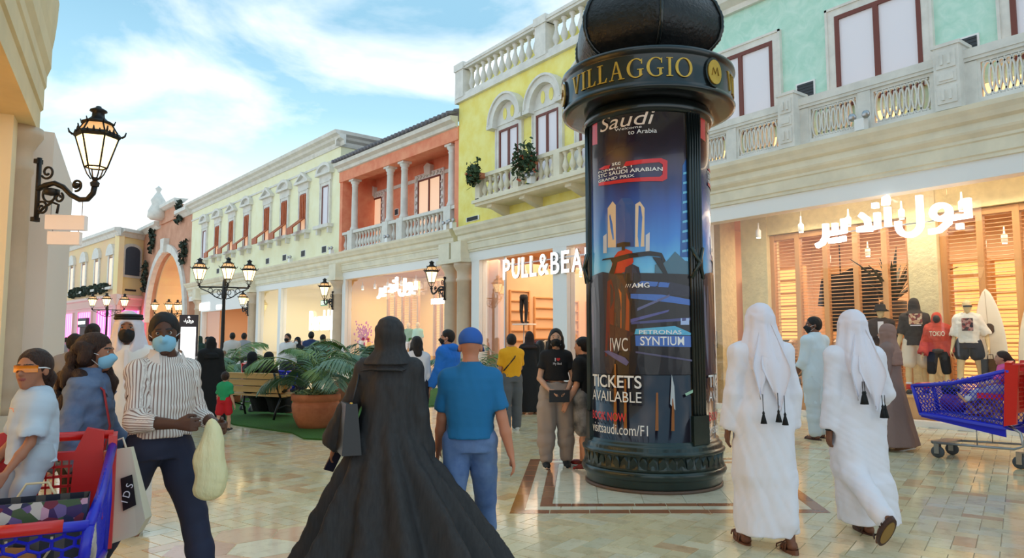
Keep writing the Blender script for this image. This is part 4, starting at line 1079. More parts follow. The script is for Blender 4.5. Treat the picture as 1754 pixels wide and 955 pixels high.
# ---------------------------------------------------------------- far corner building
def build_corner():
    p0 = at(241, 583, 60); p1 = at(196, 583, 57.2); p2 = at(60, 583, 76)
    b = thing('corner_building', 'peach corner building with arched windows over magenta lit shops', 'building', (p1[0], p1[1], 0))
    H_ = 10.4
    def wallseg(pa, pb):
        d = np.array((pb[0] - pa[0], pb[1] - pa[1])); L = np.linalg.norm(d); return L, math.atan2(d[1], d[0])
    L2, a2 = wallseg(p1, p0)
    # local frames as Matrix: x along the wall to the right, y inward
    MR = Matrix.Rotation(a2, 4, 'Z')
    L1, a1 = wallseg(p2, p1)
    ML = Matrix.Translation((p2[0] - p1[0], p2[1] - p1[1], 0)) @ Matrix.Rotation(a1, 4, 'Z')
    def B(mb, M, nm, m, par=None, kind=None): return mb.xform(M).build(nm, m, par or b, kind=kind)
    pal = mat('pale_apricot_plaster', (248, 222, 176), .8, rgb2=(250, 230, 160), scale=.4)
    B(MB().box(0, L2, 0, .4, 4.6, H_), MR, 'wall', pal); B(MB().box(0, L1, 0, .4, 4.6, H_), ML, 'wall', M_PEACH)
    cp = [(0, 10.0), (-.15, 10.0), (-.3, 10.3), (-.5, 10.4), (-.5, 10.65), (0, 10.7)]
    B(MB().poly(cp, 'x', 0, L2), MR, 'roof_cornice', M_GREYSTONE); B(MB().poly(cp, 'x', 0, L1 + .4), ML, 'roof_cornice', M_GREYSTONE)
    for M, L in ((MR, L2), (ML, L1)):
        B(MB().poly([(0, 4.4), (-.1, 4.4), (-.3, 4.9), (-.45, 5.0), (-.45, 5.2), (0, 5.3)], 'x', 0, L), M, 'cornice', mat('pink_stone_cornice', (232, 200, 190), .7))
        B(MB().box(0, L, .05, .3, 0, 4.4), M, 'ground_wall', mat('pink_shop_wall', (236, 190, 190), .7))
    xw = L2 * .5
    B(MB().box(xw - 1.05, xw + 1.05, -.1, 0, 6.7, 9.0).poly(arc(xw, 9.0, 1.05, .55, 0, math.pi, 10), 'y', -.1, 0), MR, 'lattice_window_frame', M_GREYSTONE)
    B(MB().box(xw - .8, xw + .8, -.14, -.1, 6.9, 8.9).poly(arc(xw, 8.9, .8, .4, 0, math.pi, 10), 'y', -.14, -.1), MR, 'lattice_window', mat('slate_blue_lattice', (72, 82, 98), .7, var=.4, scale=40))
    B(MB().box(xw - .6, xw + .6, -.05, 0, 5.6, 5.75), MR, 'vent_slot', M_DARK)
    n = 4
    ivy = mat('dark_ivy', (44, 58, 44), .8, var=.5, scale=8)
    for i in range(n):
        x = L1 - 1.6 - i * 3.9; w = .5
        B(MB().box(x - w, x + w, -.06, .0, 6.0, 8.4), ML, 'window', M_FRAME)
        B(MB().box(x - w + .12, x + w - .12, -.09, -.06, 6.1, 8.3), ML, 'pane', M_BLINDW)
        B(MB().box(x - w - .3, x - w, -.12, 0, 5.9, 8.6).box(x + w, x + w + .3, -.12, 0, 5.9, 8.6).poly(arc(x, 8.55, w + .5, w + .45, 0, math.pi, 10), 'y', -.25, 0).box(x - 1.2, x + 1.2, -.4, 0, 5.7, 5.9), ML, 'window_surround', M_GREYSTONE)
    for i in range(3):
        x = L1 - 3.0 - i * 3.9; r = random.Random(i); mb = MB()
        for k in range(60):
            c = (x + r.uniform(-1.4, 1.4), -.3 + r.uniform(-.2, .1), 5.75 + r.uniform(-.25, .45)); a = r.uniform(0, 6)
            mb.obox(c, (.14 * math.cos(a), 0, .14 * math.sin(a)), (.02, .1, 0), (-.05 * math.sin(a), .03, .05 * math.cos(a)))
        B(mb, ML, 'trailing_plant', ivy, kind='stuff')
    mg = mat('magenta_shop_window', (240, 90, 180), .5, emit=1.3, emit_rgb=(245, 90, 185), stripes=None)
    for M, a, c in ((ML, L1 - 4.9, L1 - .8), (ML, L1 - 10.6, L1 - 6.6), (ML, L1 - 16, L1 - 12.4), (MR, .5, L2 - .4)):
        o = B(MB().box(a, c, -.02, .05, .3, 4.0), M, 'shop_window', mg)
        k = MB()
        for x in np.arange(a + .5, c, .7): k.box(x - .07, x + .07, -.05, -.02, .3, 4.0)
        B(k, M, 'curtain_fold', mat('pale_pink_curtain', (250, 190, 226), .6, emit=.7, emit_rgb=(250, 170, 220)), b)
        for e_ in (a - .15, c): B(MB().box(e_, e_ + .15, -.1, .05, 0, 4.1), M, 'shop_post', mat('pink_stone_cornice'))
    d = B(MB().box(L1 - 9.6, L1 - 7.0, -.3, -.05, 2.7, 3.5), ML, 'entrance_sign_board', M_DARK)
    B(fit_text("VICTORIA'S SECRET", L1 - 9.4, L1 - 7.2, 2.95, 3.25, -.32, .02, bold=.02), ML, 'entrance_lettering', M_LETTER)
    B(MB().box(L1 - 9.3, L1 - 7.3, -.2, -.05, 0, 2.7), ML, 'entrance_doorway', mat('dark_doorway', (60, 36, 34), .6))
    return b
build_corner()

# ---------------------------------------------------------------- near building with the round pilaster
def build_near():
    pc = np.array(at(10, 583, 8.8))[:2]; vp = np.array(ray(215, 583)[:2]); vp /= np.linalg.norm(vp)
    ang = math.atan2(vp[1], vp[0])                       # local x: away from the camera, local y: to the left of it (inward)
    b = thing('shopfront_building', 'cream building edge with round stone pilaster and warm lit shopfront', 'building', (pc[0], pc[1], 0), ang)
    r = .17
    p = [(r * 1.5, .62), (r * 1.5, .72), (r * 1.36, .78), (r * 1.28, .86), (r * 1.36, .92), (r * 1.12, 1.0), (r, 1.08), (r * .97, 3.60), (r * 1.1, 3.64), (r * 1.1, 3.72), (r * .98, 3.76), (r * 1.0, 3.92), (r * 1.25, 4.0), (r * 1.6, 4.10), (r * 1.6, 4.2)]
    MB().lathe(p, 28).build('pilaster', M_PINKSTONE, b)
    MB().box(-.32, .32, -.32, .6, 0, .62).build('pedestal', mat('pale_pedestal', (226, 220, 210), .5), b)
    prof = [(.5, 4.2), (-.20, 4.2), (-.20, 4.5), (-.23, 4.53), (-.23, 4.8), (-.25, 4.84), (-.25, 4.98), (-.29, 5.1), (-.29, 5.35), (-.31, 5.5), (-.33, 5.75), (-.34, 6.0), (.5, 6.1)]
    MB().poly(prof, 'x', -9, .2).build('entablature', mat('warm_cream_stone', (232, 208, 158), .65, var=.12, scale=1.5), b)
    MB().box(-9, .2, .0, .5, 6.1, 9).build('upper_wall', mat('warm_cream_stone'), b)
    MB().box(-9, .2, .45, .6, 4.0, 4.3).build('lintel', M_WHITE, b)
    MB().box(-.62, -.25, -.02, .5, 0, 4.2).build('jamb', mat('cream_jamb', (244, 226, 188), .5), b)
    for k in range(3):
        pane(b, -.62 - (k + 1) * 2.6, -.66 - k * 2.6, .1, 4.15, .16)
        MB().box(-.7 - (k + 1) * 2.6, -.62 - (k + 1) * 2.6, .1, .24, 0, 4.2).build('glass_post', mat('cream_jamb'), b)
    MB().box(-9, -.4, 2.4, 2.5, 0, 4.5).build('shop_back_wall', mat('golden_wall', (244, 206, 130), .7), b)
    MB().box(-9, .3, .5, 2.5, 4.5, 4.6).build('shop_ceiling', M_WHITE, b)
    MB().box(-.4, -.3, .5, 2.5, 0, 4.5).build('shop_side_wall', mat('golden_wall'), b)
    g = MB()
    for k in range(7):
        g.tube([(-1.3, 1.2, 1.4 + .35 * k), (-1.0, 1.0, 1.5 + .35 * k), (-1.25, .9, 1.62 + .35 * k)], .035, 6)
    g.build_each('gilded_ornament', mat('gold_ornament', (240, 190, 90), .3, metal=.8), b)
    # plain pale wall beyond the pilaster
    MB().box(.4, 4.2, -.35, .5, 0, 4.3).build('plain_wall', mat('pale_pink_wall', (240, 224, 212), .8), b)
    area_light('near_shop_light', tuple((Matrix.Translation((pc[0], pc[1], 0)) @ Matrix.Rotation(ang, 4, 'Z') @ Vector((-4.2, .7, 2.6)))), (R_(90), 0, ang), 5.5, 3.0, 90, (1.0, 0.74, 0.46))
    return b, pc, ang
NB, NB_P, NB_A = build_near()
# ---------------------------------------------------------------- advertising column
def build_kiosk():
    hd, lat = 7.92, (1114.5 - CX) / FPX * 7.90
    kx, ky = -math.sin(YAW) * hd + math.cos(YAW) * lat, math.cos(YAW) * hd + math.sin(YAW) * lat
    rz = math.atan2(ky, kx) - math.pi / 2
    k = thing('advertising_column', 'dark green round advertising column with onion dome and curved posters', 'kiosk', (kx, ky, 0), rz)
    gm = mat('dark_green_iron', (34, 50, 46), 0.32, metal=0.35, var=0.3, scale=5, coat=.4, bump=.05)
    gm2 = mat('blackish_green_iron', (22, 28, 28), 0.28, metal=0.4, coat=.5)
    gold = mat('gilding', (206, 164, 66), 0.35, metal=0.5, var=.2, scale=14)
    def P(th, r, z): return (r * math.sin(th), -r * math.cos(th), z)
    def lath(prof, nm, m, n=72, rf=None, par=k): return MB().lathe(prof, n, rfun=rf).build(nm, m, par)
    lath([(.735, 0), (.735, 0.029), (.715, 0.033)], 'floor_ring', mat('rusty_ring', (96, 74, 60), .5))
    lath([(.71, 0.025), (.725, 0.042), (.73, 0.108), (.745, 0.124), (.762, 0.141), (.775, 0.174), (.765, 0.203), (.745, 0.216)], 'base_torus', gm)
    lath([(.755, 0.212), (.735, 0.249), (.722, 0.315), (.722, 0.349), (.735, 0.365)], 'base_drum', gm, 192, lambda t, z: 1 + (.012 * math.cos(t * 32) if .216 < z < .353 else 0))
    lv = MB()
    for i in range(48):
        t = 2 * math.pi * i / 48; q = [P(t + a / .73, .728 + c, z) for a, z, c in ((-.035, 0.232, .006), (.035, 0.232, .006), (.038, 0.299, .012), (0, 0.349, .016), (-.038, 0.299, .012))]
        q2 = [P(t + a / .73, .71, z) for a, z in ((-.035, .28), (.035, 0.232), (.038, 0.299), (0, .42), (-.038, .36))]
        lv.add(q + q2, [(0, 1, 2, 3, 4)] + [(j, j + 5, (j + 1) % 5 + 5, (j + 1) % 5) for j in range(5)])
    lv.build('leaf_frieze', gm, k, kind='stuff')
    lath([(.735, 0.357), (.76, 0.365), (.765, 0.390), (.745, 0.403), (.73, 0.415), (.73, 0.440), (.715, 0.461), (.70, 0.473), (.70, 0.498)], 'base_moulding', gm, 192, lambda t, z: 1 + (.010 * abs(math.sin(t * 36)) if .407 < z < .448 else 0))
    lath([(.655, .42), (.655, 4.15)], 'core', gm2)
    lath([(.70, 3.90), (.73, 3.95), (.70, 4.02), (.66, 4.1)], 'neck_moulding', gm2)
    # ring with soffit
    lath([(.68, 4.100), (.80, 4.100), (.82, 4.070), (.90, 4.070)], 'soffit', mat('soffit_bronze', (120, 96, 62), .3, metal=.5, coat=.3), 96)
    lath([(.90, 4.050), (.955, 4.060), (.965, 4.090), (.945, 4.120), (.94, 4.140), (.94, 4.410), (.945, 4.430), (.97, 4.455), (.965, 4.490), (.93, 4.510), (.86, 4.530), (.60, 4.560)], 'ring_band', gm2, 96)
    # serif lettering
    def ring2(cx, cz, ro, zo, ri, zi, a0, a1, n=22):
        return [(cx + ro * math.cos(R_(a0 + (a1 - a0) * i / n)), cz + zo * math.sin(R_(a0 + (a1 - a0) * i / n))) for i in range(n + 1)], [(cx + ri * math.cos(R_(a0 + (a1 - a0) * i / n)), cz + zi * math.sin(R_(a0 + (a1 - a0) * i / n))) for i in range(n + 1)]
    def letter(ch):
        q = []
        if ch == 'V':
            q += [[(.06, 1), (.2, 1), (.42, .0), (.36, .0)], [(.62, 1), (.67, 1), (.42, 0), (.36, .0)], [(0, .96), (.28, .96), (.28, 1), (0, 1)], [(.52, .96), (.76, .96), (.76, 1), (.52, 1)]]; w = .76
        elif ch == 'I': q += [[(.1, 0), (.23, 0), (.23, 1), (.1, 1)], [(0, 0), (.33, 0), (.33, .045), (0, .045)], [(0, .955), (.33, .955), (.33, 1), (0, 1)]]; w = .33
        elif ch == 'L': q += [[(.1, 0), (.23, 0), (.23, 1), (.1, 1)], [(0, 0), (.56, 0), (.56, .05), (0, .05)], [(0, .955), (.33, .955), (.33, 1), (0, 1)], [(.52, 0), (.58, .24), (.55, .24), (.44, .05)]]; w = .58
        elif ch == 'A': q += [[(.36, 1), (.44, 1), (.72, 0), (.58, 0)], [(.34, 1), (.42, 1), (.15, 0), (.10, 0)], [(.22, .34), (.56, .34), (.56, .39), (.22, .39)], [(0, 0), (.25, 0), (.25, .045), (0, .045)], [(.5, 0), (.82, 0), (.82, .045), (.5, .045)]]; w = .82
        elif ch == 'G':
            a, b = ring2(.46, .5, .46, .52, .31, .47, 48, 318)
            for i in range(len(a) - 1): q.append([a[i], a[i + 1], b[i + 1], b[i]])
            q += [[(.62, .08), (.75, .08), (.75, .42), (.62, .42)], [(.52, .4), (.84, .4), (.84, .445), (.52, .445)], [(.72, .70), (.77, .70), (.77, 1.0), (.70, .9)]]; w = .86
        else:
            a, b = ring2(.46, .5, .46, .52, .31, .47, 0, 360, 28)
            for i in range(len(a) - 1): q.append([a[i], a[i + 1], b[i + 1], b[i]])
            w = .92
        return q, w
    def word(th_c, span, z0, h, name, par):
        gl = [letter(c) for c in 'VILLAGGIO']; gap = .12; tot = sum(g[1] for g in gl) + gap * 8; sc = span * .945 / tot
        x = -span * .945 / 2
        for (q, w) in gl:
            mb = MB()
            for pl in q:
                vs = [P(th_c + (x + p[0] * sc) / .945, .951, z0 + p[1] * h) for p in pl] + [P(th_c + (x + p[0] * sc) / .945, .938, z0 + p[1] * h) for p in pl]; n = len(pl)
                mb.add(vs, [tuple(range(n)), tuple(range(2 * n - 1, n - 1, -1))] + [(i, i + n, (i + 1) % n + n, (i + 1) % n) for i in range(n)])
            mb.build('letter', gold, par); x += (w + gap) * sc
    band = [o for o in k.children if o.name.startswith('ring_band')][0]
    pth = [R_(44), R_(-76), R_(164)]
    for t in (R_(-14), R_(106), R_(-134)): word(t, R_(86), 4.175, .195, 'VILLAGGIO', band)
    for t in [R_(46), R_(-74), R_(166)]:
        a, b_ = MB(), MB()
        for (mb, r0, r1, w, h) in ((a, .935, .962, .125, .155), (b_, .935, .972, .1, .128)):
            n = 24; vs = [P(t + w * math.sin(2 * math.pi * i / n) / .95, r1, 4.275 + h * math.cos(2 * math.pi * i / n)) for i in range(n)]
            vs += [P(t + w * math.sin(2 * math.pi * i / n) / .95, r0, 4.275 + h * math.cos(2 * math.pi * i / n)) for i in range(n)]
            mb.add(vs, [tuple(range(n))] + [(i, i + n, (i + 1) % n + n, (i + 1) % n) for i in range(n)])
        o = a.build('medallion_rim', gm2, band); b_.build('medallion', gold, band)
        c = MB(); c.tube([P(t + x / .95, .974, 4.275 + z) for x, z in ((-.05, -.04), (-.03, .04), (.0, -.02), (.03, .05), (.05, -.03))], .004, 5); c.build('medallion_crest', mat('gilding_dark', (150, 112, 40), .4, metal=.5), band)
    # onion dome: six bulging faces with rope ribs
    th0 = R_(11)
    prof = [(.60, 4.540), (.64, 4.570), (.60, 4.600), (.62, 4.630), (.74, 4.700), (.82, 4.780), (.86, 4.900), (.86, 5.040), (.80, 5.200), (.68, 5.360), (.50, 5.520), (.32, 5.660), (.16, 5.800), (.07, 5.960), (.05, 6.100)]
    def hexr(t, z):
        a = (t + math.pi / 2 - th0) % (math.pi / 3) - math.pi / 6
        return (math.cos(math.pi / 6) / math.cos(a)) * .82 + .18
    dome = MB().lathe(prof, 96, rfun=hexr).build('onion_dome', mat('dome_iron', (40, 42, 44), .36, metal=.5, var=.4, scale=9, bump=.5, bscale=26), k)
    for i in range(6):
        t = th0 + i * math.pi / 3
        rp = MB(); pts = []
        for j in range(60):
            f = j / 59 * (len(prof) - 4) + 3; a = min(int(f), len(prof) - 2); u = f - a
            r = prof[a][0] * (1 - u) + prof[a + 1][0] * u; z = prof[a][1] * (1 - u) + prof[a + 1][1] * u; pts.append(P(t, r + .004, z))
        rp.tube(pts, [.020 + .006 * (j % 2) for j in range(60)], 6); rp.build('rope_rib', gm2, dome)
    MB().lathe([(.05, 6.05), (.09, 6.12), (.05, 6.2), (.03, 6.4), (0, 6.6)], 10).build('finial', gm2, k)
    # fluted pilasters
    for t in pth:
        c = MB()
        for i in range(5): a = t + R_((i - 2) * 3.1); c.tube([P(a, .69, .50), P(a, .69, 3.98)], .02, 6)
        q = [P(t + s * R_(8.2), r, z) for z in (.47, 3.98) for s, r in ((-1, .64), (1, .64), (1, .69), (-1, .69))]
        c.add(q, [(0, 3, 2, 1), (4, 5, 6, 7), (0, 1, 5, 4), (1, 2, 6, 5), (2, 3, 7, 6), (3, 0, 4, 7)])
        o = c.build('fluted_pilaster', gm2, k)
        w = MB()
        for z in (2.32,):
            for s in (-1, 1): w.tube([P(t + s * R_(7), .70, z - .16), P(t, .735, z), P(t - s * R_(7), .70, z + .16)], .022, 6)
        w.add([P(t + s * R_(9), r, z) for z in (.47, .76) for s, r in ((-1, .64), (1, .64), (1, .72), (-1, .72))], [(0, 3, 2, 1), (4, 5, 6, 7), (0, 1, 5, 4), (1, 2, 6, 5), (2, 3, 7, 6), (3, 0, 4, 7)])
        w.build('ornament', gm, o)
    # ---- posters
    def poster_mat():
        m = bpy.data.materials.new('poster_print'); m.use_nodes = True; n = m.node_tree.nodes; l = m.node_tree.links; b = n['Principled BSDF']
        tc = n.new('ShaderNodeTexCoord'); sp = n.new('ShaderNodeSeparateXYZ'); l.new(tc.outputs['Object'], sp.inputs[0])
        mr = n.new('ShaderNodeMapRange'); mr.inputs['From Min'].default_value = .57; mr.inputs['From Max'].default_value = 3.95; l.new(sp.outputs[2], mr.inputs[0])
        no = n.new('ShaderNodeTexNoise'); no.inputs['Scale'].default_value = 3; mp = n.new('ShaderNodeMapping'); mp.inputs['Scale'].default_value = (1.6, 1.6, .25)
        l.new(tc.outputs['Object'], mp.inputs[0]); l.new(mp.outputs[0], no.inputs['Vector'])
        ad = n.new('ShaderNodeMath'); ad.operation = 'MULTIPLY_ADD'; ad.inputs[1].default_value = .10; l.new(no.outputs[0], ad.inputs[0]); l.new(mr.outputs[0], ad.inputs[2])
        sb = n.new('ShaderNodeMath'); sb.operation = 'SUBTRACT'; sb.inputs[1].default_value = .05; l.new(ad.outputs[0], sb.inputs[0])
        cr = n.new('ShaderNodeValToRGB'); e = cr.color_ramp.elements
        e[0].position = 0; e[0].color = (*lin((28, 22, 34)), 1); e[1].position = 1; e[1].color = (*lin((34, 20, 26)), 1)
        for p, c in ((.2, (26, 24, 40)), (.34, (40, 48, 80)), (.43, (150, 210, 230)), (.51, (96, 186, 232)), (.59, (52, 132, 214)), (.68, (40, 88, 172)), (.76, (40, 48, 104)), (.86, (40, 28, 44))):
            k_ = e.new(p); k_.color = (*lin(c), 1)
        l.new(sb.outputs[0], cr.inputs[0]); l.new(cr.outputs[0], b.inputs['Base Color'])
        b.inputs['Roughness'].default_value = .2; b.inputs['Coat Weight'].default_value = .25; b.inputs['Coat Roughness'].default_value = .02
        return m
    pm = poster_mat(); RP = .668
    def ink(rgb): return mat('ink_%d_%d_%d' % rgb, rgb, .3, coat=.2)
    def tz(px, py):
        hw = 96 + (py - 200) * .018; axx = 1119 - (800 - py) * .020
        th = math.asin(max(-.98, min(.98, (px - axx) / hw))); d = 7.9 - RP * math.cos(th)
        q = at(px, py, d); return th, q[2]
    def poster(off, full=True):
        n = 40; a0, a1 = R_(-68), R_(36)
        g = [[P(off + a0 + (a1 - a0) * i / n, RP, z) for z in (.47, 1.5, 2.4, 3.2, 4.0)] for i in range(n + 1)]
        ps = MB().sheet(g, .004).build('poster', pm, k)
        lay = [0]
        def shape(pts, rgb, name='poster_shape'):
            lay[0] += 1; r = RP + .0024 + .00035 * lay[0]; mb = MB()
            q = [tz(*p) for p in pts]
            # fan strips: subdivide edges so the print follows the curve
            bm = bmesh.new(); vs = [bm.verts.new((t, z, 0)) for t, z in q]; bm.faces.new(vs)
            bmesh.ops.triangulate(bm, faces=bm.faces[:])
            for _ in range(5):
                ed = [e for e in bm.edges if abs(e.verts[0].co.x - e.verts[1].co.x) > R_(9)]
                if not ed: break
                bmesh.ops.subdivide_edges(bm, edges=ed, cuts=1); bmesh.ops.triangulate(bm, faces=bm.faces[:])
            bm.verts.index_update()
            mb.add([P(off + v.co.x, r, v.co.y) for v in bm.verts], [tuple(v.index for v in f.verts) for f in bm.faces]); bm.free()
            mb.build(name, ink(rgb), ps)
        def text(s, p0, p1, rgb, z_up=None, **kw):
            """fits text between two photo corners: p0 lower left, p1 upper right"""
            lay[0] += 1; (t0, z0), (t1, z1) = tz(*p0), tz(*p1)
            mb = fit_text(s, t0, t1, z0, z1, **kw); mb.v = [P(off + v[0], RP + .0036 + .00035 * lay[0], v[2]) for v in mb.v]
            mb.build('printed_lettering', ink(rgb), ps)
        W_ = (240, 236, 232)
        shape([(1021, 236), (1030, 234), (1030, 178), (1022, 180)], (206, 30, 36), 'printed_bar')
        # skyline
        shape([(1047, 420), (1060, 420), (1060, 345), (1055, 338), (1047, 350)], (226, 196, 160)); shape([(1090, 420), (1104, 420), (1104, 352), (1097, 340), (1090, 345)], (226, 196, 160))
        shape([(1061, 420), (1089, 420), (1089, 345), (1083, 334), (1069, 333), (1061, 345)], (36, 84, 150))
        shape([(1158, 440), (1180, 440), (1178, 255), (1168, 262), (1160, 280)], (34, 92, 160)); 
        for i in range(9): shape([(1161, 432 - i * 17), (1178, 428 - i * 17), (1178, 424 - i * 17), (1161, 428 - i * 17)], (110, 190, 220), 'printed_window_row')
        for (a, b_) in ((1040, 1046), (1106, 1112)): shape([(a, 430), (b_, 430), (b_, 395), (a, 400)], (200, 200, 205))
        shape([(1120, 470), (1182, 470), (1182, 450), (1165, 446), (1150, 430), (1138, 446), (1120, 452)], (70, 110, 130))
        text('Saudi', (1036, 214), (1118, 177), (236, 214, 196), shear=.25)
        text('Welcome', (1059, 213), (1099, 204), W_); text('to Arabia', (1079, 220), (1121, 211), W_)
        # red framed race logo
        for pl in ([(1033, 280), (1043, 274), (1052, 273), (1050, 279), (1040, 281)], [(1072, 277), (1076, 268), (1128, 265), (1137, 270), (1137, 302), (1130, 306), (1052, 308), (1053, 302), (1126, 298), (1130, 294), (1130, 276), (1125, 272)], [(1033, 310), (1052, 308), (1053, 302), (1033, 304)]):
            shape(pl, (214, 32, 40), 'printed_frame')
        text('stc', (1055, 275), (1068, 267), W_, bold=.01)
        text('FORMULA 1', (1033, 288), (1085, 275), W_, bold=.012); text('STC SAUDI ARABIAN', (1033, 297), (1130, 281), W_, bold=.012); text('GRAND PRIX', (1033, 305), (1089, 291), W_, bold=.012)
        # racing car, seen from the front quarter
        DK, NV, BL, CY_, RD, OR_REFL = (20, 18, 26), (34, 36, 58), (66, 110, 190), (84, 176, 214), (196, 44, 34), (190, 96, 40)
        shape([(1052, 470), (1056, 440), (1064, 428), (1076, 423), (1086, 428), (1088, 446), (1080, 462), (1064, 468)], RD)
        shape([(1062, 420), (1083, 418), (1083, 412), (1072, 411), (1062, 414)], DK); shape([(1070, 426), (1075, 426), (1075, 414), (1070, 414)], DK); shape([(1038, 443), (1064, 440), (1064, 437), (1040, 440)], DK)
        shape([(1050, 640), (1184, 640), (1186, 500), (1172, 470), (1140, 468), (1060, 466), (1048, 480)], DK)
        shape([(1072, 480), (1100, 478), (1096, 456), (1086, 450), (1076, 456)], NV)
        shape([(1052, 440), (1080, 432), (1112, 428), (1130, 432), (1136, 446), (1132, 450), (1128, 438), (1110, 436), (1082, 440), (1056, 449)], DK)
        shape([(1116, 438), (1128, 440), (1140, 470), (1134, 470)], DK); shape([(1050, 466), (1058, 444), (1064, 444), (1058, 468)], DK)
        shape([(1078, 500), (1180, 510), (1182, 494), (1140, 482), (1084, 484)], NV); shape([(1090, 488), (1140, 492), (1142, 484), (1100, 480)], BL)
        shape([(1084, 510), (1182, 525), (1183, 516), (1130, 504), (1084, 502)], BL); shape([(1084, 552), (1140, 534), (1142, 530), (1084, 546)], (84, 86, 150)); shape([(1094, 532), (1142, 508), (1142, 504), (1094, 527)], (92, 96, 140))
        shape([(1085, 555), (1184, 548), (1184, 543), (1085, 551)], (70, 74, 130)); shape([(1159, 556), (1172, 556), (1172, 545), (1159, 545)], (170, 190, 230))
        shape([(1046, 600), (1084, 600), (1084, 520), (1080, 490), (1072, 470), (1058, 468), (1054, 520)], (70, 40, 38)); shape([(1062, 580), (1070, 580), (1070, 500), (1064, 490)], OR_REFL); shape([(1076, 570), (1082, 570), (1082, 516), (1078, 500)], (170, 70, 34))  # brown and orange uprights: shop reflection on the glossy poster, painted in
        shape([(1016, 640), (1054, 640), (1066, 600), (1076, 540), (1074, 490), (1062, 468), (1040, 463), (1022, 470), (1016, 490)], (44, 42, 54)); shape([(1018, 630), (1024, 630), (1026, 490), (1020, 490)], (110, 112, 130)); shape([(1044, 610), (1056, 610), (1060, 500), (1054, 476), (1048, 480)], (110, 30, 30))
        shape([(1090, 572), (1182, 574), (1150, 558), (1092, 563)], CY_); shape([(1092, 592), (1184, 594), (1182, 575), (1091, 574)], BL)
        text('PETRONAS', (1097, 572), (1160, 565), W_, bold=.008); text('SYNTIUM', (1099, 591), (1164, 576), W_, bold=.008)
        text('AMG', (1086, 492), (1112, 483), W_, bold=.01); text('///', (1076, 491), (1085, 485), W_)
        shape([(1052, 588), (1088, 574), (1090, 570), (1052, 554)], (60, 30, 40)); text('IWC', (1053, 601), (1080, 578), (226, 222, 220))
        shape([(1042, 601), (1078, 626), (1082, 620), (1076, 612), (1050, 600)], (90, 92, 140)); shape([(1092, 604), (1186, 620), (1186, 617), (1092, 601)], (80, 76, 110))
        for a, c in ((1058, 70), (1074, 54), (1122, 40), (1146, 34)): shape([(a, 735), (a + 5, 735), (a + 4, 735 - 1.6 * c), (a + 1, 735 - 1.6 * c)], (150, 88, 34), 'painted_reflection')  # streaks here and on the next line: reflections in the gloss, painted on
        shape([(1144, 690), (1152, 700), (1150, 660), (1146, 640)], (190, 196, 200), 'painted_reflection'); shape([(1168, 676), (1182, 668), (1180, 664), (1166, 672)], (160, 200, 170), 'painted_reflection')
        text('TICKETS', (1023, 661), (1101, 643), W_, bold=.012); text('AVAILABLE', (1023, 684), (1101, 671), W_)
        text('BOOK NOW', (1023, 716), (1078, 707), (226, 50, 60), bold=.01); text('visitsaudi.com/F1', (1023, 737), (1111, 727), W_)
    poster(0.0); poster(R_(120)); 
    g = [[P(R_(240 - 68 + 104 * i / 20), RP, z) for z in (.47, 2.0, 4.0)] for i in range(21)]
    MB().sheet(g, .004).build('poster', pm, k)
    return k
build_kiosk()

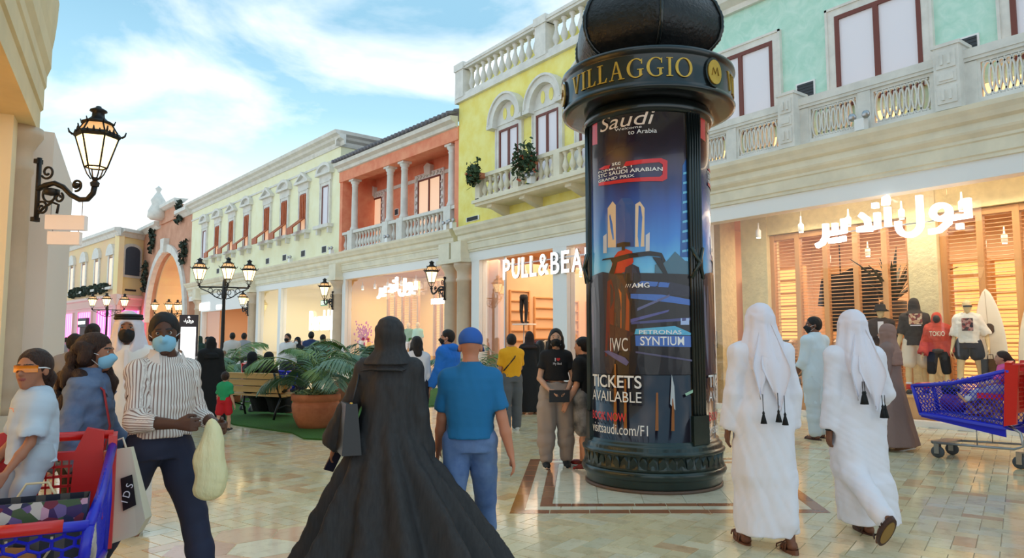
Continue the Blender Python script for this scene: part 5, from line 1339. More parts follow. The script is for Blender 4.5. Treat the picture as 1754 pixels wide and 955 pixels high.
# ---------------------------------------------------------------- lanterns
M_LGLASS = mat('lantern_glass', (255, 240, 205), .4, emit=1.5, emit_rgb=(255, 218, 150))
M_LGLASS2 = mat('lantern_upper_glass', (226, 180, 130), .4, emit=.35, emit_rgb=(255, 190, 120))
def lantern_parts(par, loc, s=1.0):
    """six sided street lantern; s = overall width about 0.62 m at s = 1; origin at the foot"""
    x, y, z0 = loc
    def ring(r, z, n=6): return [(x + s * r * math.cos(R_(60 * i + 30)), y + s * r * math.sin(R_(60 * i + 30)), z0 + s * z) for i in range(n)]
    def loft(rs, name, m, cap=True):
        mb = MB(); v = []
        for r, z in rs: v += ring(r, z)
        f = [(k * 6 + i, k * 6 + (i + 1) % 6, (k + 1) * 6 + (i + 1) % 6, (k + 1) * 6 + i) for k in range(len(rs) - 1) for i in range(6)]
        if cap: f += [tuple(range(6))[::-1], tuple((len(rs) - 1) * 6 + i for i in range(6))]
        return mb.add(v, f).build(name, m, par)
    body = loft([(.05, 0.0), (.06, .05), (.03, .08), (.05, .12)], 'lantern_socket', M_IRON)
    for i in range(6):
        a, b, c, d = ring(.13, .27)[i], ring(.13, .27)[(i + 1) % 6], ring(.25, .66)[(i + 1) % 6], ring(.25, .66)[i]
        ctr = np.array((x, y, 0)); mb = MB(); q = [a, b, c, d]; q2 = [tuple(np.array(p) + (np.array((x, y, p[2])) - np.array(p)) * .05) for p in q]
        mb.add(q + q2, [(0, 1, 2, 3), (7, 6, 5, 4), (0, 4, 5, 1), (1, 5, 6, 2), (2, 6, 7, 3), (3, 7, 4, 0)]); mb.build('lantern_pane', M_LGLASS, par)
    fr = MB()
    for i in range(6):
        fr.tube([ring(.135, .26)[i], ring(.258, .67)[i]], .012 * s, 5)
        fr.tube([ring(.05, .1)[i], ring(.10, .17)[i], ring(.135, .26)[i]], .009 * s, 5)
        fr.tube([ring(.135, .26)[i], ring(.135, .26)[(i + 1) % 6]], .012 * s, 5); fr.tube([ring(.26, .67)[i], ring(.26, .67)[(i + 1) % 6]], .014 * s, 5)
    fr.build('lantern_frame', M_IRON, par)
    cr = MB(); v = ring(.27, .66) + ring(.30, .69) + ring(.27, .73) + ring(.2, .74)
    cr.add(v, [(k * 6 + i, k * 6 + (i + 1) % 6, (k + 1) * 6 + (i + 1) % 6, (k + 1) * 6 + i) for k in range(3) for i in range(6)])
    for i in range(6):
        p = ring(.29, .69)[i]; q = ring(.345, .77)[i]; cr.tube([p, ring(.33, .72)[i], q], [.016 * s, .014 * s, .008 * s], 5)
        m0, m1 = ring(.285, .70)[i], ring(.285, .70)[(i + 1) % 6]
        for u in (.25, .5, .75):
            pt = np.array(m0) * (1 - u) + np.array(m1) * u; h = .075 if u == .5 else .045
            cr.tube([pt, pt + np.array((0, 0, h * s))], [.022 * s, .006 * s], 5)
    cr.build('lantern_crown', M_IRON, par)
    loft([(.24, .73), (.16, .86)], 'lantern_hood', M_LGLASS2)
    hf = MB()
    for i in range(6): hf.tube([ring(.245, .73)[i], ring(.165, .87)[i]], .011 * s, 5); hf.tube([ring(.19, .85)[i], ring(.21, .91)[i]], [.012 * s, .006 * s], 5)
    hf.build_each('hood_rib', M_IRON, par)
    MB().lathe([(.19 * s, .85 * s), (.2 * s, .87 * s), (.12 * s, .91 * s), (.08 * s, .95 * s), (.075 * s, 1.01 * s), (.11 * s, 1.03 * s), (.10 * s, 1.05 * s), (.04 * s, 1.08 * s), (.03 * s, 1.1 * s), (0, 1.11 * s)], 12, (x, y, z0)).build('lantern_cap', M_IRON, par)
def spiral(c, r0, r1, a0, turns, y=0.0, n=22):
    return [(c[0] + (r0 + (r1 - r0) * i / n) * math.cos(R_(a0) + turns * 2 * math.pi * i / n), y, c[1] + (r0 + (r1 - r0) * i / n) * math.sin(R_(a0) + turns * 2 * math.pi * i / n)) for i in range(n + 1)]
def wall_lantern(label, loc, rz, s=1.0, plate=True):
    """bracket grows along local +x from the wall plate at the origin; z = 0 at the arm's root"""
    t = thing('wall_lantern', label, 'lamp', loc, rz, 'wall lanterns on scrolled brackets')
    MB().tube([(0.02, 0, .46 * s), (0.02, 0, -.40 * s)], .032 * s, 6).box(-.02, .035 * s, -.05 * s, .05 * s, .38 * s, .44 * s).box(-.02, .035 * s, -.05 * s, .05 * s, -.42 * s, -.36 * s).build('wall_plate', M_IRON, t)
    arm = [(.02, .02), (.14, .08), (.28, .10), (.42, .04), (.54, -.07), (.68, -.14), (.80, -.14), (.88, -.06), (.90, .04)]
    MB().tube([(a * s, 0, b * s) for a, b in arm], [.036 * s] * 9, 8).build('arm', M_IRON, t)
    sc = MB()
    for pts in (spiral((.16 * s, .26 * s), .10 * s, .03 * s, -150, 1.3), spiral((.22 * s, -.06 * s), .13 * s, .05 * s, 90, 1.1), spiral((.62 * s, .06 * s), .085 * s, .02 * s, -100, 1.4), spiral((.10 * s, -.24 * s), .10 * s, .03 * s, 140, -1.2), spiral((.36 * s, -.10 * s), .07 * s, .02 * s, 60, -1.2)):
        sc.tube(pts, .016 * s, 6)
    sc.tube([(.02, 0, -.34 * s), (.12 * s, 0, -.24 * s), (.26 * s, 0, -.16 * s), (.36 * s, 0, -.2 * s), (.34 * s, 0, -.32 * s)], .018 * s, 6)
    sc.lathe([(0, -.03), (.05 * s, -.02), (.05 * s, .02), (0, .03)], 10, (.62 * s, 0, .06 * s)).lathe([(0, -.05), (.1 * s, -.03), (.1 * s, .03), (0, .05)], 14, (.24 * s, 0, -.02 * s))
    sc.build_each('scroll', M_IRON, t)
    lantern_parts(t, (.90 * s, 0, .03 * s), s)
    return t
# the big one on the near pilaster: arm reaches across the walkway
q = at(62, 330, 8.55); tip = at(170, 330, 8.4)
ang = math.atan2(tip[1] - q[1], tip[0] - q[0])
WL0 = wall_lantern('large lit wall lantern on a black scrolled bracket beside the round pilaster', (q[0], q[1], q[2] + .02), ang, .88)
def Lp(x, y, z):
    v = Matrix.Translation(LB) @ Matrix.Rotation(AL, 4, 'Z') @ Vector((x, y, z)); return tuple(v)
wall_lantern('lit wall lantern on the pilaster between the orange building and the yellow one', Lp(-.35, -.32, 3.35), AL + R_(180), .95)
wall_lantern('lit wall lantern on the pilaster beneath the join of orange and pale yellow buildings', Lp(-9.15, -.32, 3.3), AL + R_(180), .95)
wall_lantern('lit wall lantern on the far pilaster under the pale yellow building, behind the lamp post', Lp(LU(438, 520)[0] - .3, -.32, 3.3), AL + R_(180), .95)

def hanging_sign():
    p = at(114, 381, 8.6)
    t = thing('hanging_sign', 'blank white double sign box hanging under the large lantern bracket', 'sign', (p[0], p[1], 0), YAW + R_(8))
    m = mat('white_sign_box', (246, 236, 232), .5, emit=.05); z = p[2]
    MB().box(-.22, .22, -.05, .05, z - .09, z + .085).build('upper_box', m, t); MB().box(-.19, .17, -.04, .04, z - .27, z - .115).build('lower_box', m, t)
    MB().tube([(-.18, 0, z + .08), (-.18, 0, z + .27)], .005, 5).tube([(.17, 0, z + .08), (.17, 0, z + .27)], .005, 5).tube([(-.15, 0, z - .12), (-.15, 0, z - .08)], .005, 5).tube([(.14, 0, z - .12), (.14, 0, z - .08)], .005, 5).build_each('hanging_wire', M_CHROME, t)
hanging_sign()

def lamp_post(label, loc, rz, s=1.0, arms=((-1, 0), (1, 0), (.35, .93))):
    t = thing('lamp_post', label, 'lamp', loc, rz, 'tall lamp posts with several lanterns')
    MB().lathe([(.26 * s, 0), (.26 * s, .1), (.2 * s, .14), (.16 * s, .5), (.12 * s, .56), (.09 * s, .8), (.075 * s, 1.2), (.06 * s, 3.1), (.09 * s, 3.15), (.1 * s, 3.3), (.08 * s, 3.45), (.07 * s, 3.75), (.03 * s, 3.9), (.05 * s, 3.98), (0, 4.05)], 12).build('pole', M_IRON, t)
    for ax, ay in arms:
        n = math.hypot(ax, ay); d = (ax, ay); L = 1.0 * s
        MB().tube([(0, 0, 3.55 * s), (d[0] * L, d[1] * L, 3.55 * s)], .035 * s, 6).build('arm', M_IRON, t)
        g = MB()
        for (cx, cz, r) in ((.3, 3.32, .15), (.55, 3.42, .09), (.18, 3.36, .1)):
            g.tube([(d[0] * (cx * s + r * s * math.cos(a)), d[1] * (cx * s + r * s * math.cos(a)), cz * s + r * s * math.sin(a)) for a in np.linspace(0, 2 * math.pi, 14)], .014 * s, 5)
        g.tube([(d[0] * .08 * s, d[1] * .08 * s, 3.1 * s), (d[0] * .3 * s, d[1] * .3 * s, 3.16 * s), (d[0] * .6 * s, d[1] * .6 * s, 3.36 * s), (d[0] * .95 * s, d[1] * .95 * s, 3.5 * s)], .02 * s, 5)
        g.build_each('arm_scroll', M_IRON, t)
        lantern_parts(t, (d[0] * L, d[1] * L, 3.58 * s), s * .98)
    return t
q = at(381, 583, 27)
lamp_post('black lamp post with three lit lanterns rising behind the standing woman in black', (q[0], q[1], 0), YAW, 1.0, ((-.92, -.1), (.25, -.3), (.75, .5)))
q = at(181, 583, 47)
lamp_post('distant three-lantern lamp post in front of the magenta shops', (q[0], q[1], 0), YAW, 1.0, ((-1.0, 0), (.1, -.3), (.85, .5)))
q = at(292, 583, 54)
lamp_post('distant lamp post with clustered lanterns under the great arch', (q[0], q[1], 0), YAW, 1.0, ((-1.3, 0), (-.1, -.3), (.2, .5), (.8, 0)))
# ---------------------------------------------------------------- plants, bench, carts, street furniture
M_TERRA = mat('terracotta', (196, 122, 84), .7, rgb2=(170, 98, 66), scale=4, bump=.15)
M_FROND = mat('palm_green', (92, 124, 66), .55, rgb2=(120, 140, 70), scale=2)
M_FROND2 = mat('palm_grey_green', (110, 136, 112), .55, rgb2=(84, 116, 84), scale=2)
M_STEM = mat('palm_stem', (130, 140, 70), .6)
M_SUCC = mat('ground_plant', (140, 160, 120), .7, rgb2=(90, 120, 80), scale=20)
M_TURF = mat('artificial_turf', (62, 112, 34), .95, rgb2=(44, 90, 24), scale=30, bump=.8, bscale=120)
def frond_mesh(seed, L=1.2, m=None):
    r = random.Random(seed); mb = MB(); n = 16; pts = []
    for i in range(n + 1):
        u = i / n; a = R_(84) * (1 - u) + R_(-36 + r.uniform(-8, 8)) * u
        pts.append((0, 0, 0) if i == 0 else (pts[-1][0] + L / n * math.cos(a), 0, pts[-1][2] + L / n * math.sin(a)))
    mb.tube(pts, [.014 * (1 - .8 * i / n) for i in range(n + 1)], 5)
    for i in range(3, n + 1):
        for q in range(2):
            for s in (-1, 1):
                u = (i - .5 * q) / n; k = min(n - 1, int(u * n)); f = u * n - k
                p = np.array(pts[k]) * (1 - f) + np.array(pts[k + 1]) * f
                t = np.array(pts[k + 1]) - np.array(pts[k]); t /= np.linalg.norm(t)
                ln = L * .36 * math.sin(math.pi * min(1, .18 + .82 * u)) ** .7 + .05
                d = t * .75 + np.array((0, s * .85, -.25 + r.uniform(-.1, .1))); d /= np.linalg.norm(d)
                w = np.cross(d, (0, 0, 1)); w /= np.linalg.norm(w); wd = .022
                tip = p + d * ln + np.array((0, 0, -ln * .35)); mid = p + d * ln * .5 + np.array((0, 0, -ln * .06))
                mb.add([p, mid + w * wd, tip, mid - w * wd], [(0, 1, 2, 3)])
    me = mb.mesh('frond'); me.materials.append(m or M_FROND); return me
FRONDS = [frond_mesh(i, 1.25, M_FROND if i % 2 else M_FROND2) for i in range(5)]
def palm_pot(label, loc, s=1.0, n=13, seed=1, ph=.62, pr=.5, fs=1.0, group='palms in terracotta pots'):
    t = thing('potted_palm', label, 'potted plant', loc, 0, group); r = random.Random(seed)
    prof = [(.6, 0), (.68, .02), (.82, .16), (.95, .36), (1.02, .6), (1.02, .72), (.98, .74), (.98, .80), (1.05, .82), (1.06, .96), (1.03, 1.0), (.92, 1.0), (.90, .9), (0, .88)]
    MB().lathe([(a * pr, b * ph) for a, b in prof], 28).build('pot', M_TERRA, t)
    g = MB()
    for i in range(150):
        a, q = r.uniform(0, 6.28), pr * .88 * math.sqrt(r.random()); z = ph * .9 + r.uniform(.02, .12)
        c = (q * math.cos(a), q * math.sin(a), z); b = r.uniform(0, 6.28)
        g.obox(c, (.05 * math.cos(b), .05 * math.sin(b), .02), (-.012 * math.sin(b), .012 * math.cos(b), 0), (0, 0, .008))
    g.build('ground_cover', M_SUCC, t, kind='stuff')
    st = MB()
    for i in range(5): a = i * 1.26; st.tube([(.05 * math.cos(a), .05 * math.sin(a), ph * .85), (.09 * math.cos(a), .09 * math.sin(a), ph + .35)], [.02, .012], 6)
    st.build_each('stem', M_STEM, t)
    for i in range(n):
        a = i * 2.4 + r.uniform(-.3, .3); el = r.uniform(-20, 22)
        put(FRONDS[r.randrange(5)], 'frond', t, (.05 * math.cos(a), .05 * math.sin(a), ph + r.uniform(.0, .25)), 0, fs * r.uniform(.8, 1.15), (r.uniform(-.2, .2), -R_(el), a))
    return t
q = G(540, 733)
palm_pot('palm in a large terracotta pot on the turf edge, nearest of the potted palms', q, 1, 11, 3, .60, .40, 1.0)
q = at(606, 583, 16.8)
palm_pot('bushy palm in a terracotta pot beside the hooded woman in black', (q[0], q[1], 0), 1, 16, 5, .58, .42, 1.15)
q = at(392, 583, 17.5)
palm_pot('palm rising behind the glass counter and bench', (q[0], q[1], 0), 1, 13, 8, .6, .42, .9)
q = at(808, 583, 15.0)
palm_pot('palm showing beside the blue cap in front of the shop opening', (q[0], q[1], 0), 1, 12, 11, .55, .38, .85)

def turf():
    pts = [G(*p) for p in ((330, 688), (400, 728), (470, 738), (500, 742), (520, 752), (575, 755), (600, 745), (640, 718), (680, 700), (830, 690), (825, 668), (700, 664), (560, 668), (430, 665), (345, 668))]
    mb = MB().poly([(p[0], p[1]) for p in pts], 'z', 0.0, .025)
    o = mb.build('turf_mat', M_TURF); tag(o, 'bright green artificial turf mat under the bench and palm pots', 'turf mat')
turf()
q = G(640, 688)

def bench():
    a = np.array(G(388, 714)); b_ = np.array(G(478, 722)); c = (a + b_) / 2
    dx = b_ - a; rz = math.atan2(dx[1], dx[0]) + R_(4)
    t = thing('park_bench', 'wooden slat bench with black iron armrests on the turf, seen from behind', 'bench', (c[0], c[1], .025), rz)
    m = mat('light_bench_wood', (222, 176, 110), .5, rgb2=(200, 150, 86), scale=3, stretch=(.2, 1, 1))
    L = .76; sl = MB().box(-L, L, -.05, .05, -.018, .018).mesh('slat'); sl.materials.append(m); bl = MB().box(-L, L, -.018, .018, -.055, .055).mesh('back_slat'); bl.materials.append(m)
    for i in range(4): put(sl, 'seat_slat', t, (0, .08 + i * .115, .44 + .008 * i))
    for i in range(3): put(bl, 'back_slat', t, (0, -.02 - .035 * i, .56 + i * .13), 0, None, (R_(14), 0, 0))
    for s in (-1, 1):
        x = s * (L - .06)
        MB().tube([(x, -.14, .88), (x, -.05, .60), (x, .02, .44), (x, .05, .40), (x, .44, .42)], .022, 6).tube([(x, -.08, .65), (x, .1, .67), (x, .34, .66), (x, .46, .60), (x, .47, .50), (x, .40, .46)], .02, 6).build('arm_frame', M_IRON, t)
        MB().tube([(x, .04, .40), (x, -.06, .2), (x, -.12, 0.01)], .022, 6).build('leg', M_IRON, t); MB().tube([(x, .42, .42), (x, .40, .2), (x, .46, .01)], .022, 6).build('leg', M_IRON, t)
        MB().tube([(x, -.06, .2), (x, .18, .26), (x, .40, .2)], .014, 6).build('leg_brace', M_IRON, t)
    return t, c, rz
BENCH, BENCH_C, BENCH_RZ = bench()

M_CBLUE = mat('cart_blue_plastic', (30, 36, 190), .35, coat=.2)
M_CRED = mat('cart_red_plastic', (216, 36, 30), .35, coat=.2)
M_RUBBER = mat('grey_rubber', (70, 72, 76), .6)
def quad_lattice(mb, P00, P10, P11, P01, nu, nv, r, hexa=False):
    P00, P10, P11, P01 = map(lambda p: np.array(p, float), (P00, P10, P11, P01))
    def B(u, v): return (P00 * (1 - u) + P10 * u) * (1 - v) + (P01 * (1 - u) + P11 * u) * v
    if hexa:
        for j in range(nv + 1):
            pts = []
            for i in range(2 * nu + 1):
                pts.append(B(i / (2 * nu), min(1, max(0, (j + (.18 if (i + j) % 2 else -.18)) / nv))))
            mb.tube(pts, r, 4, smooth=False)
            if j < nv:
                for i in range(2 * nu + 1):
                    if (i + j) % 2: mb.tube([B(i / (2 * nu), (j + .18) / nv), B(i / (2 * nu), (j + 1 - .18) / nv)], r, 4, smooth=False)
    else:
        for i in range(-nv, nu):
            for s in (0, 1):
                pts = []
                for j in range(nv + 1):
                    u = (i + j) / nu
                    if 0 <= u <= 1: pts.append(B(1 - u if s else u, j / nv))
                if len(pts) > 1: mb.tube(pts, r, 4, smooth=False)
    return mb
def cart(label, loc, rz, hexfront=True, seat=True, side=(20, 10), slope=.15, zf=.82):
    """front end at y = 0, handle end at y = .95; x across"""
    t = thing('shopping_cart', label, 'cart', loc, rz)
    zr = zf + slope; wf, wr, L = .25, .29, .95; zb, zb2 = .50, .42
    fb = [(-wf + .03, 0.06, zb), (wf - .03, 0.06, zb)]; ft = [(-wf, 0, zf), (wf, 0, zf)]; rb = [(-wr + .02, L - .06, zb2), (wr - .02, L - .06, zb2)]; rt_ = [(-wr, L, zr), (wr, L, zr)]
    mid = lambda s: (s * (wf + wr) / 2, L * .45, zf + slope * .25)
    MB().tube([ft[0], mid(-1), rt_[0]], .022, 8).tube([ft[1], mid(1), rt_[1]], .022, 8).tube([ft[0], ft[1]], .022, 8).build_each('rim', M_CBLUE, t)
    MB().tube([fb[0], fb[1], rb[1], rb[0]], .028, 6, closed=True).build('bottom_frame', M_CBLUE, t)
    p = MB()
    for a, b in ((fb[0], ft[0]), (fb[1], ft[1]), (rb[0], rt_[0]), (rb[1], rt_[1])): p.tube([a, b], .024, 6)
    p.build_each('corner_post', M_CBLUE, t)
    f = MB(); quad_lattice(f, fb[0], fb[1], ft[1], ft[0], 6, 6, .007, hexfront); f.build('front_mesh', M_CBLUE, t)
    for s in (0, 1):
        q = MB(); quad_lattice(q, fb[s], rb[s], rt_[s], ft[s], side[0], side[1], .004); q.build('side_mesh', M_CBLUE, t)
        x = (-1, 1)[s]; bx = MB(); bx.add([fb[s], rb[s], (rb[s][0], rb[s][1], rb[s][2] - .1), (fb[s][0], fb[s][1], fb[s][2] - .04)], [(0, 1, 2, 3)]); 
        bb = [np.array(v) for v in bx.v]; o = np.array((-.02 * x, 0, 0)); bx.add([v + o for v in bb], [(3, 2, 1, 0)]); bx.f += [(0, 4, 5, 1), (1, 5, 6, 2), (2, 6, 7, 3), (3, 7, 4, 0)]; bx.sm += [False] * 4
        bx.build('lower_side', M_CBLUE, t)
    MB().add([fb[0], fb[1], rb[1], rb[0]] + [(v[0], v[1], v[2] - .02) for v in (fb[0], fb[1], rb[1], rb[0])], [(0, 1, 2, 3), (7, 6, 5, 4), (0, 4, 5, 1), (1, 5, 6, 2), (2, 6, 7, 3), (3, 7, 4, 0)]).build('basket_floor', M_CBLUE, t)
    MB().tube([(-.16, 0, zf + .006), (.16, 0, zf + .006)], .027, 8).build('front_grip', M_CRED, t)
    rp = MB()
    for s in (-1, 1):
        rp.poly([(L - .06, zb2 + .02), (L + .05, zb2 + .05), (L + .10, zr + .06), (L - .02, zr + .05)], 'x', s * wr - .02, s * wr + .02)
    rp.build_each('rear_post', M_CRED, t)
    MB().tube([(-wr, L + .06, zr + .05), (wr, L + .06, zr + .05)], .024, 8).build('handle', M_CRED, t)
    if seat:
        y0, y1 = L - .04, L + .02; sb = MB()
        for s in (-1, 1): sb.poly([(s * .10, zr - .46), (s * .25, zr - .46), (s * .25, zr + .08), (s * .17, zr + .10), (s * .12, zr - .02)], 'y', y0, y1)
        sb.box(-.12, .12, y0, y1, zr - .06, zr - .02).box(-.12, .12, y0, y1, zr - .46, zr - .42)
        sb.build('seat_back', M_CRED, t)
        g = MB()
        for i in range(7): g.box(-.11, .11, y0 + .02, y1 - .02, zr - .40 + i * .05, zr - .388 + i * .05)
        for i in range(7): g.box(-.105 + i * .033, -.098 + i * .033, y0 + .02, y1 - .02, zr - .42, zr - .06)
        g.build('seat_grid', M_CRED, t)
        MB().box(-wr + .02, -wr + .06, L - .3, L, zr - .32, zr - .26).box(wr - .06, wr - .02, L - .3, L, zr - .32, zr - .26).build_each('seat_arm', M_CRED, t)
    ch = MB()
    for s in (-1, 1):
        ch.tube([(s * .20, .16, .17), (s * .25, .95, .20), (s * .27, 1.04, .24), (s * .27, 1.02, .38), (s * .26, .93, .44)], .014, 6)
        ch.tube([(s * .2, .60, .19), (s * .2, .60, .44)], .006, 5)
    ch.tube([(-.20, .16, .17), (.20, .16, .17)], .014, 6).box(-.2, .2, .14, .30, .165, .19)
    ch.build('chassis', M_CHROME, t)
    for x, y in ((-.18, .2), (.18, .2), (-.26, 1.0), (.26, 1.0)):
        w = MB().lathe([(.02, -.02), (.062, -.018), (.068, -.01), (.068, .01), (.062, .018), (.02, .02)], 16); w.xform(Matrix.Translation((x, y, .068)) @ Matrix.Rotation(R_(90), 4, 'Y')); o = w.build('wheel', M_RUBBER, t)
        MB().box(x - .035, x - .025, y - .025, y + .025, .05, .17).box(x + .025, x + .035, y - .025, y + .025, .05, .17).box(x - .035, x + .035, y - .025, y + .025, .165, .18).build('fork', M_CHROME, o)
    return t
def HD(px, dep): q = at(px, 583, dep); return (q[0], q[1], 0)
# near cart: front faces the camera
CF = HD(46, 2.88); CA = YAW + R_(27)
CART1 = cart('blue cart with red child seat carrying bags and a girl, cut by the frame', CF, CA, side=(20, 10), slope=.20, zf=.765)
# right cart, seen from the side, pushed towards the shops
q = G(1622, 783); q2 = G(1760, 800)
rz2 = math.atan2(q2[1] - q[1], q2[0] - q[0]) - math.pi / 2
CART2P = (q[0] - .2 * math.cos(rz2 + math.pi / 2) - .1, q[1] - .2 * math.sin(rz2 + math.pi / 2) + .1, 0); CART2R = rz2
CART2 = cart('blue mesh cart with a child in it, pushed past the display window', CART2P, rz2, side=(20, 9), slope=.22); CART2.scale = (1.14, 1.2, 1.12)
q = HD(503, 16.0)
CART3 = cart('blue cart standing between bench and potted palm', q, YAW + R_(130), side=(14, 8))
def cart_point(P, rz, x, y, z): return tuple(Matrix.Translation(P) @ Matrix.Rotation(rz, 4, 'Z') @ Vector((x, y, z)))

# ---- things in and around the near cart
def print_mat(name, cols, scale):
    m = bpy.data.materials.new(name); m.use_nodes = True; n = m.node_tree.nodes; l = m.node_tree.links; b = n['Principled BSDF']; b.inputs['Roughness'].default_value = .35
    tc = n.new('ShaderNodeTexCoord'); v = n.new('ShaderNodeTexVoronoi'); v.inputs['Scale'].default_value = scale; l.new(tc.outputs['Object'], v.inputs['Vector'])
    sp = n.new('ShaderNodeSeparateColor'); l.new(v.outputs['Color'], sp.inputs[0]); cr = n.new('ShaderNodeValToRGB'); cr.color_ramp.interpolation = 'CONSTANT'; e = cr.color_ramp.elements
    e[0].color = (*lin(cols[0]), 1); e[1].position = 1 / len(cols); e[1].color = (*lin(cols[1]), 1)
    for i, c in enumerate(cols[2:], 2): k = e.new(i / len(cols)); k.color = (*lin(c), 1)
    l.new(sp.outputs[0], cr.inputs[0]); l.new(cr.outputs[0], b.inputs['Base Color']); return m
def paper_bag(name, label, loc, rz, w, d, h, m, m2=None, handle=None, cat='bag', hc=(214, 190, 150)):
    t = thing(name, label, cat, loc, rz)
    v = [(-w / 2, -d / 2, 0), (w / 2, -d / 2, 0), (w / 2, d / 2, 0), (-w / 2, d / 2, 0), (-w / 2 * 1.02, -d / 2 * .9, h), (w / 2 * 1.02, -d / 2 * .9, h), (w / 2 * 1.02, d / 2 * .9, h), (-w / 2 * 1.02, d / 2 * .9, h)]
    MB().add(v, [(0, 3, 2, 1), (0, 1, 5, 4), (1, 2, 6, 5), (2, 3, 7, 6), (3, 0, 4, 7)]).add([tuple(np.array(p) * (.97, .94, 1)) for p in v], [(0, 1, 2, 3), (4, 5, 1, 0), (5, 6, 2, 1), (6, 7, 3, 2), (7, 4, 0, 3)]).build('bag_body', m, t)
    if m2: MB().box(-w / 2 * 1.015, w / 2 * 1.015, -d / 2 * .97, -d / 2 * .91, h * .62, h * .995).build('printed_band', m2, t)
    if handle:
        for s in (-1, 1): MB().tube([(-w * .2, s * d * .46, h * .55), (-w * .19, s * d * .5, h * .95 if s > 0 else h * .4), (-w * .1, s * d * .55, h * 1.15 if s > 0 else h * .22), (w * .1, s * d * .55, h * 1.15 if s > 0 else h * .22), (w * .19, s * d * .5, h * .95 if s > 0 else h * .4), (w * .2, s * d * .46, h * .55)], .006, 6).build('handle', mat('rope_handle', hc, .7), t)
    return t
pm1 = print_mat('colour_print', [(60, 40, 90), (200, 150, 170), (40, 46, 80), (110, 90, 140), (200, 190, 180), (120, 40, 60), (70, 90, 60)], 26)
bagm = mat('dark_striped_paper', (44, 44, 56), .35, stripes=(0, .09, .4, (92, 84, 80)))
paper_bag('shopping_bag', 'dark glossy paper bag with a colourful printed band in the near cart', cart_point(CF, CA, .03, .22, .52), CA, .40, .16, .33, bagm, pm1, True)
def soft_bundle(name, label, cat, loc, rz, parts, m, vox=.012, rip=.004, seed=1):
    pts = np.array([p[0] for p in parts]); r = max(max(p[1]) if hasattr(p[1], '__len__') else p[1] for p in parts)
    s = Solid(pts.min(0) - r - .03, pts.max(0) + r + .03, vox)
    for c, rr in parts: s.ell(c, rr, .03)
    if rip: s.ripple(rip, 40, seed)
    me = s.mesh(name); o = bpy.data.objects.new(name, me); COL.objects.link(o); me.materials.append(m); o.location = loc; o.rotation_euler = (0, 0, rz)
    return tag(o, label, cat)
soft_bundle('plush_toy', 'brown plush toy seen through the front mesh of the near cart', 'toy', cart_point(CF, CA, -.02, .095, .57), CA, [((0, 0, .05), (.08, .035, .07)), ((-.07, .0, .0), (.045, .03, .045)), ((.07, 0, .0), (.045, .03, .04))], mat('brown_plush', (176, 112, 60), .9), .01)
soft_bundle('pink_bag', 'pink folded bag behind the printed paper bag in the near cart', 'bag', cart_point(CF, CA, .02, .44, .62), CA, [((0, 0, 0), (.15, .06, .12)), ((.12, .02, .10), (.10, .04, .05)), ((-.1, 0, .08), (.08, .05, .06))], mat('pink_plastic', (206, 60, 130), .4), .012)
soft_bundle('white_bag', 'crumpled white printed bag beside the printed paper bag in the near cart', 'bag', cart_point(CF, CA, .215, .36, .64), CA, [((0, 0, 0), (.045, .1, .13)), ((.0, .05, -.08), (.05, .09, .08))], mat('white_print_bag', (226, 220, 214), .4, rgb2=(120, 110, 110), scale=9), .012)
# goods in the cart by the display window
pm2 = print_mat('net_bag_print', [(150, 90, 70), (200, 150, 120), (120, 60, 50), (220, 190, 160)], 30)
paper_bag('shopping_bag', 'tan patterned bag lying in the cart by the display window', cart_point(CART2P, CART2R, 0, .74, .57), CART2R, .36, .3, .30, pm2)
soft_bundle('purple_bundle', 'purple bag in the cart by the display window', 'bag', cart_point(CART2P, CART2R, 0, .36, .72), CART2R, [((0, 0, 0), (.2, .13, .13)), ((0, .1, -.05), (.18, .1, .08))], mat('purple_bag', (120, 40, 130), .5))
soft_bundle('dark_bundle', 'dark round bag on top of the goods in the cart by the display window', 'bag', cart_point(CART2P, CART2R, .02, .36, .89), CART2R, [((0, 0, 0), (.13, .11, .06)), ((.0, 0, -.05), (.1, .1, .06))], mat('dark_bag', (30, 28, 36), .6))
soft_bundle('plaid_bag', 'orange and black bag resting on the bench beside the seated women', 'bag', cart_point(BENCH_C, BENCH_RZ, .52, .22, .62), BENCH_RZ, [((0, 0, 0), (.16, .1, .13)), ((.05, .0, .08), (.1, .08, .08))], print_mat('orange_black_print', [(220, 140, 50), (30, 26, 26), (226, 180, 120)], 12))

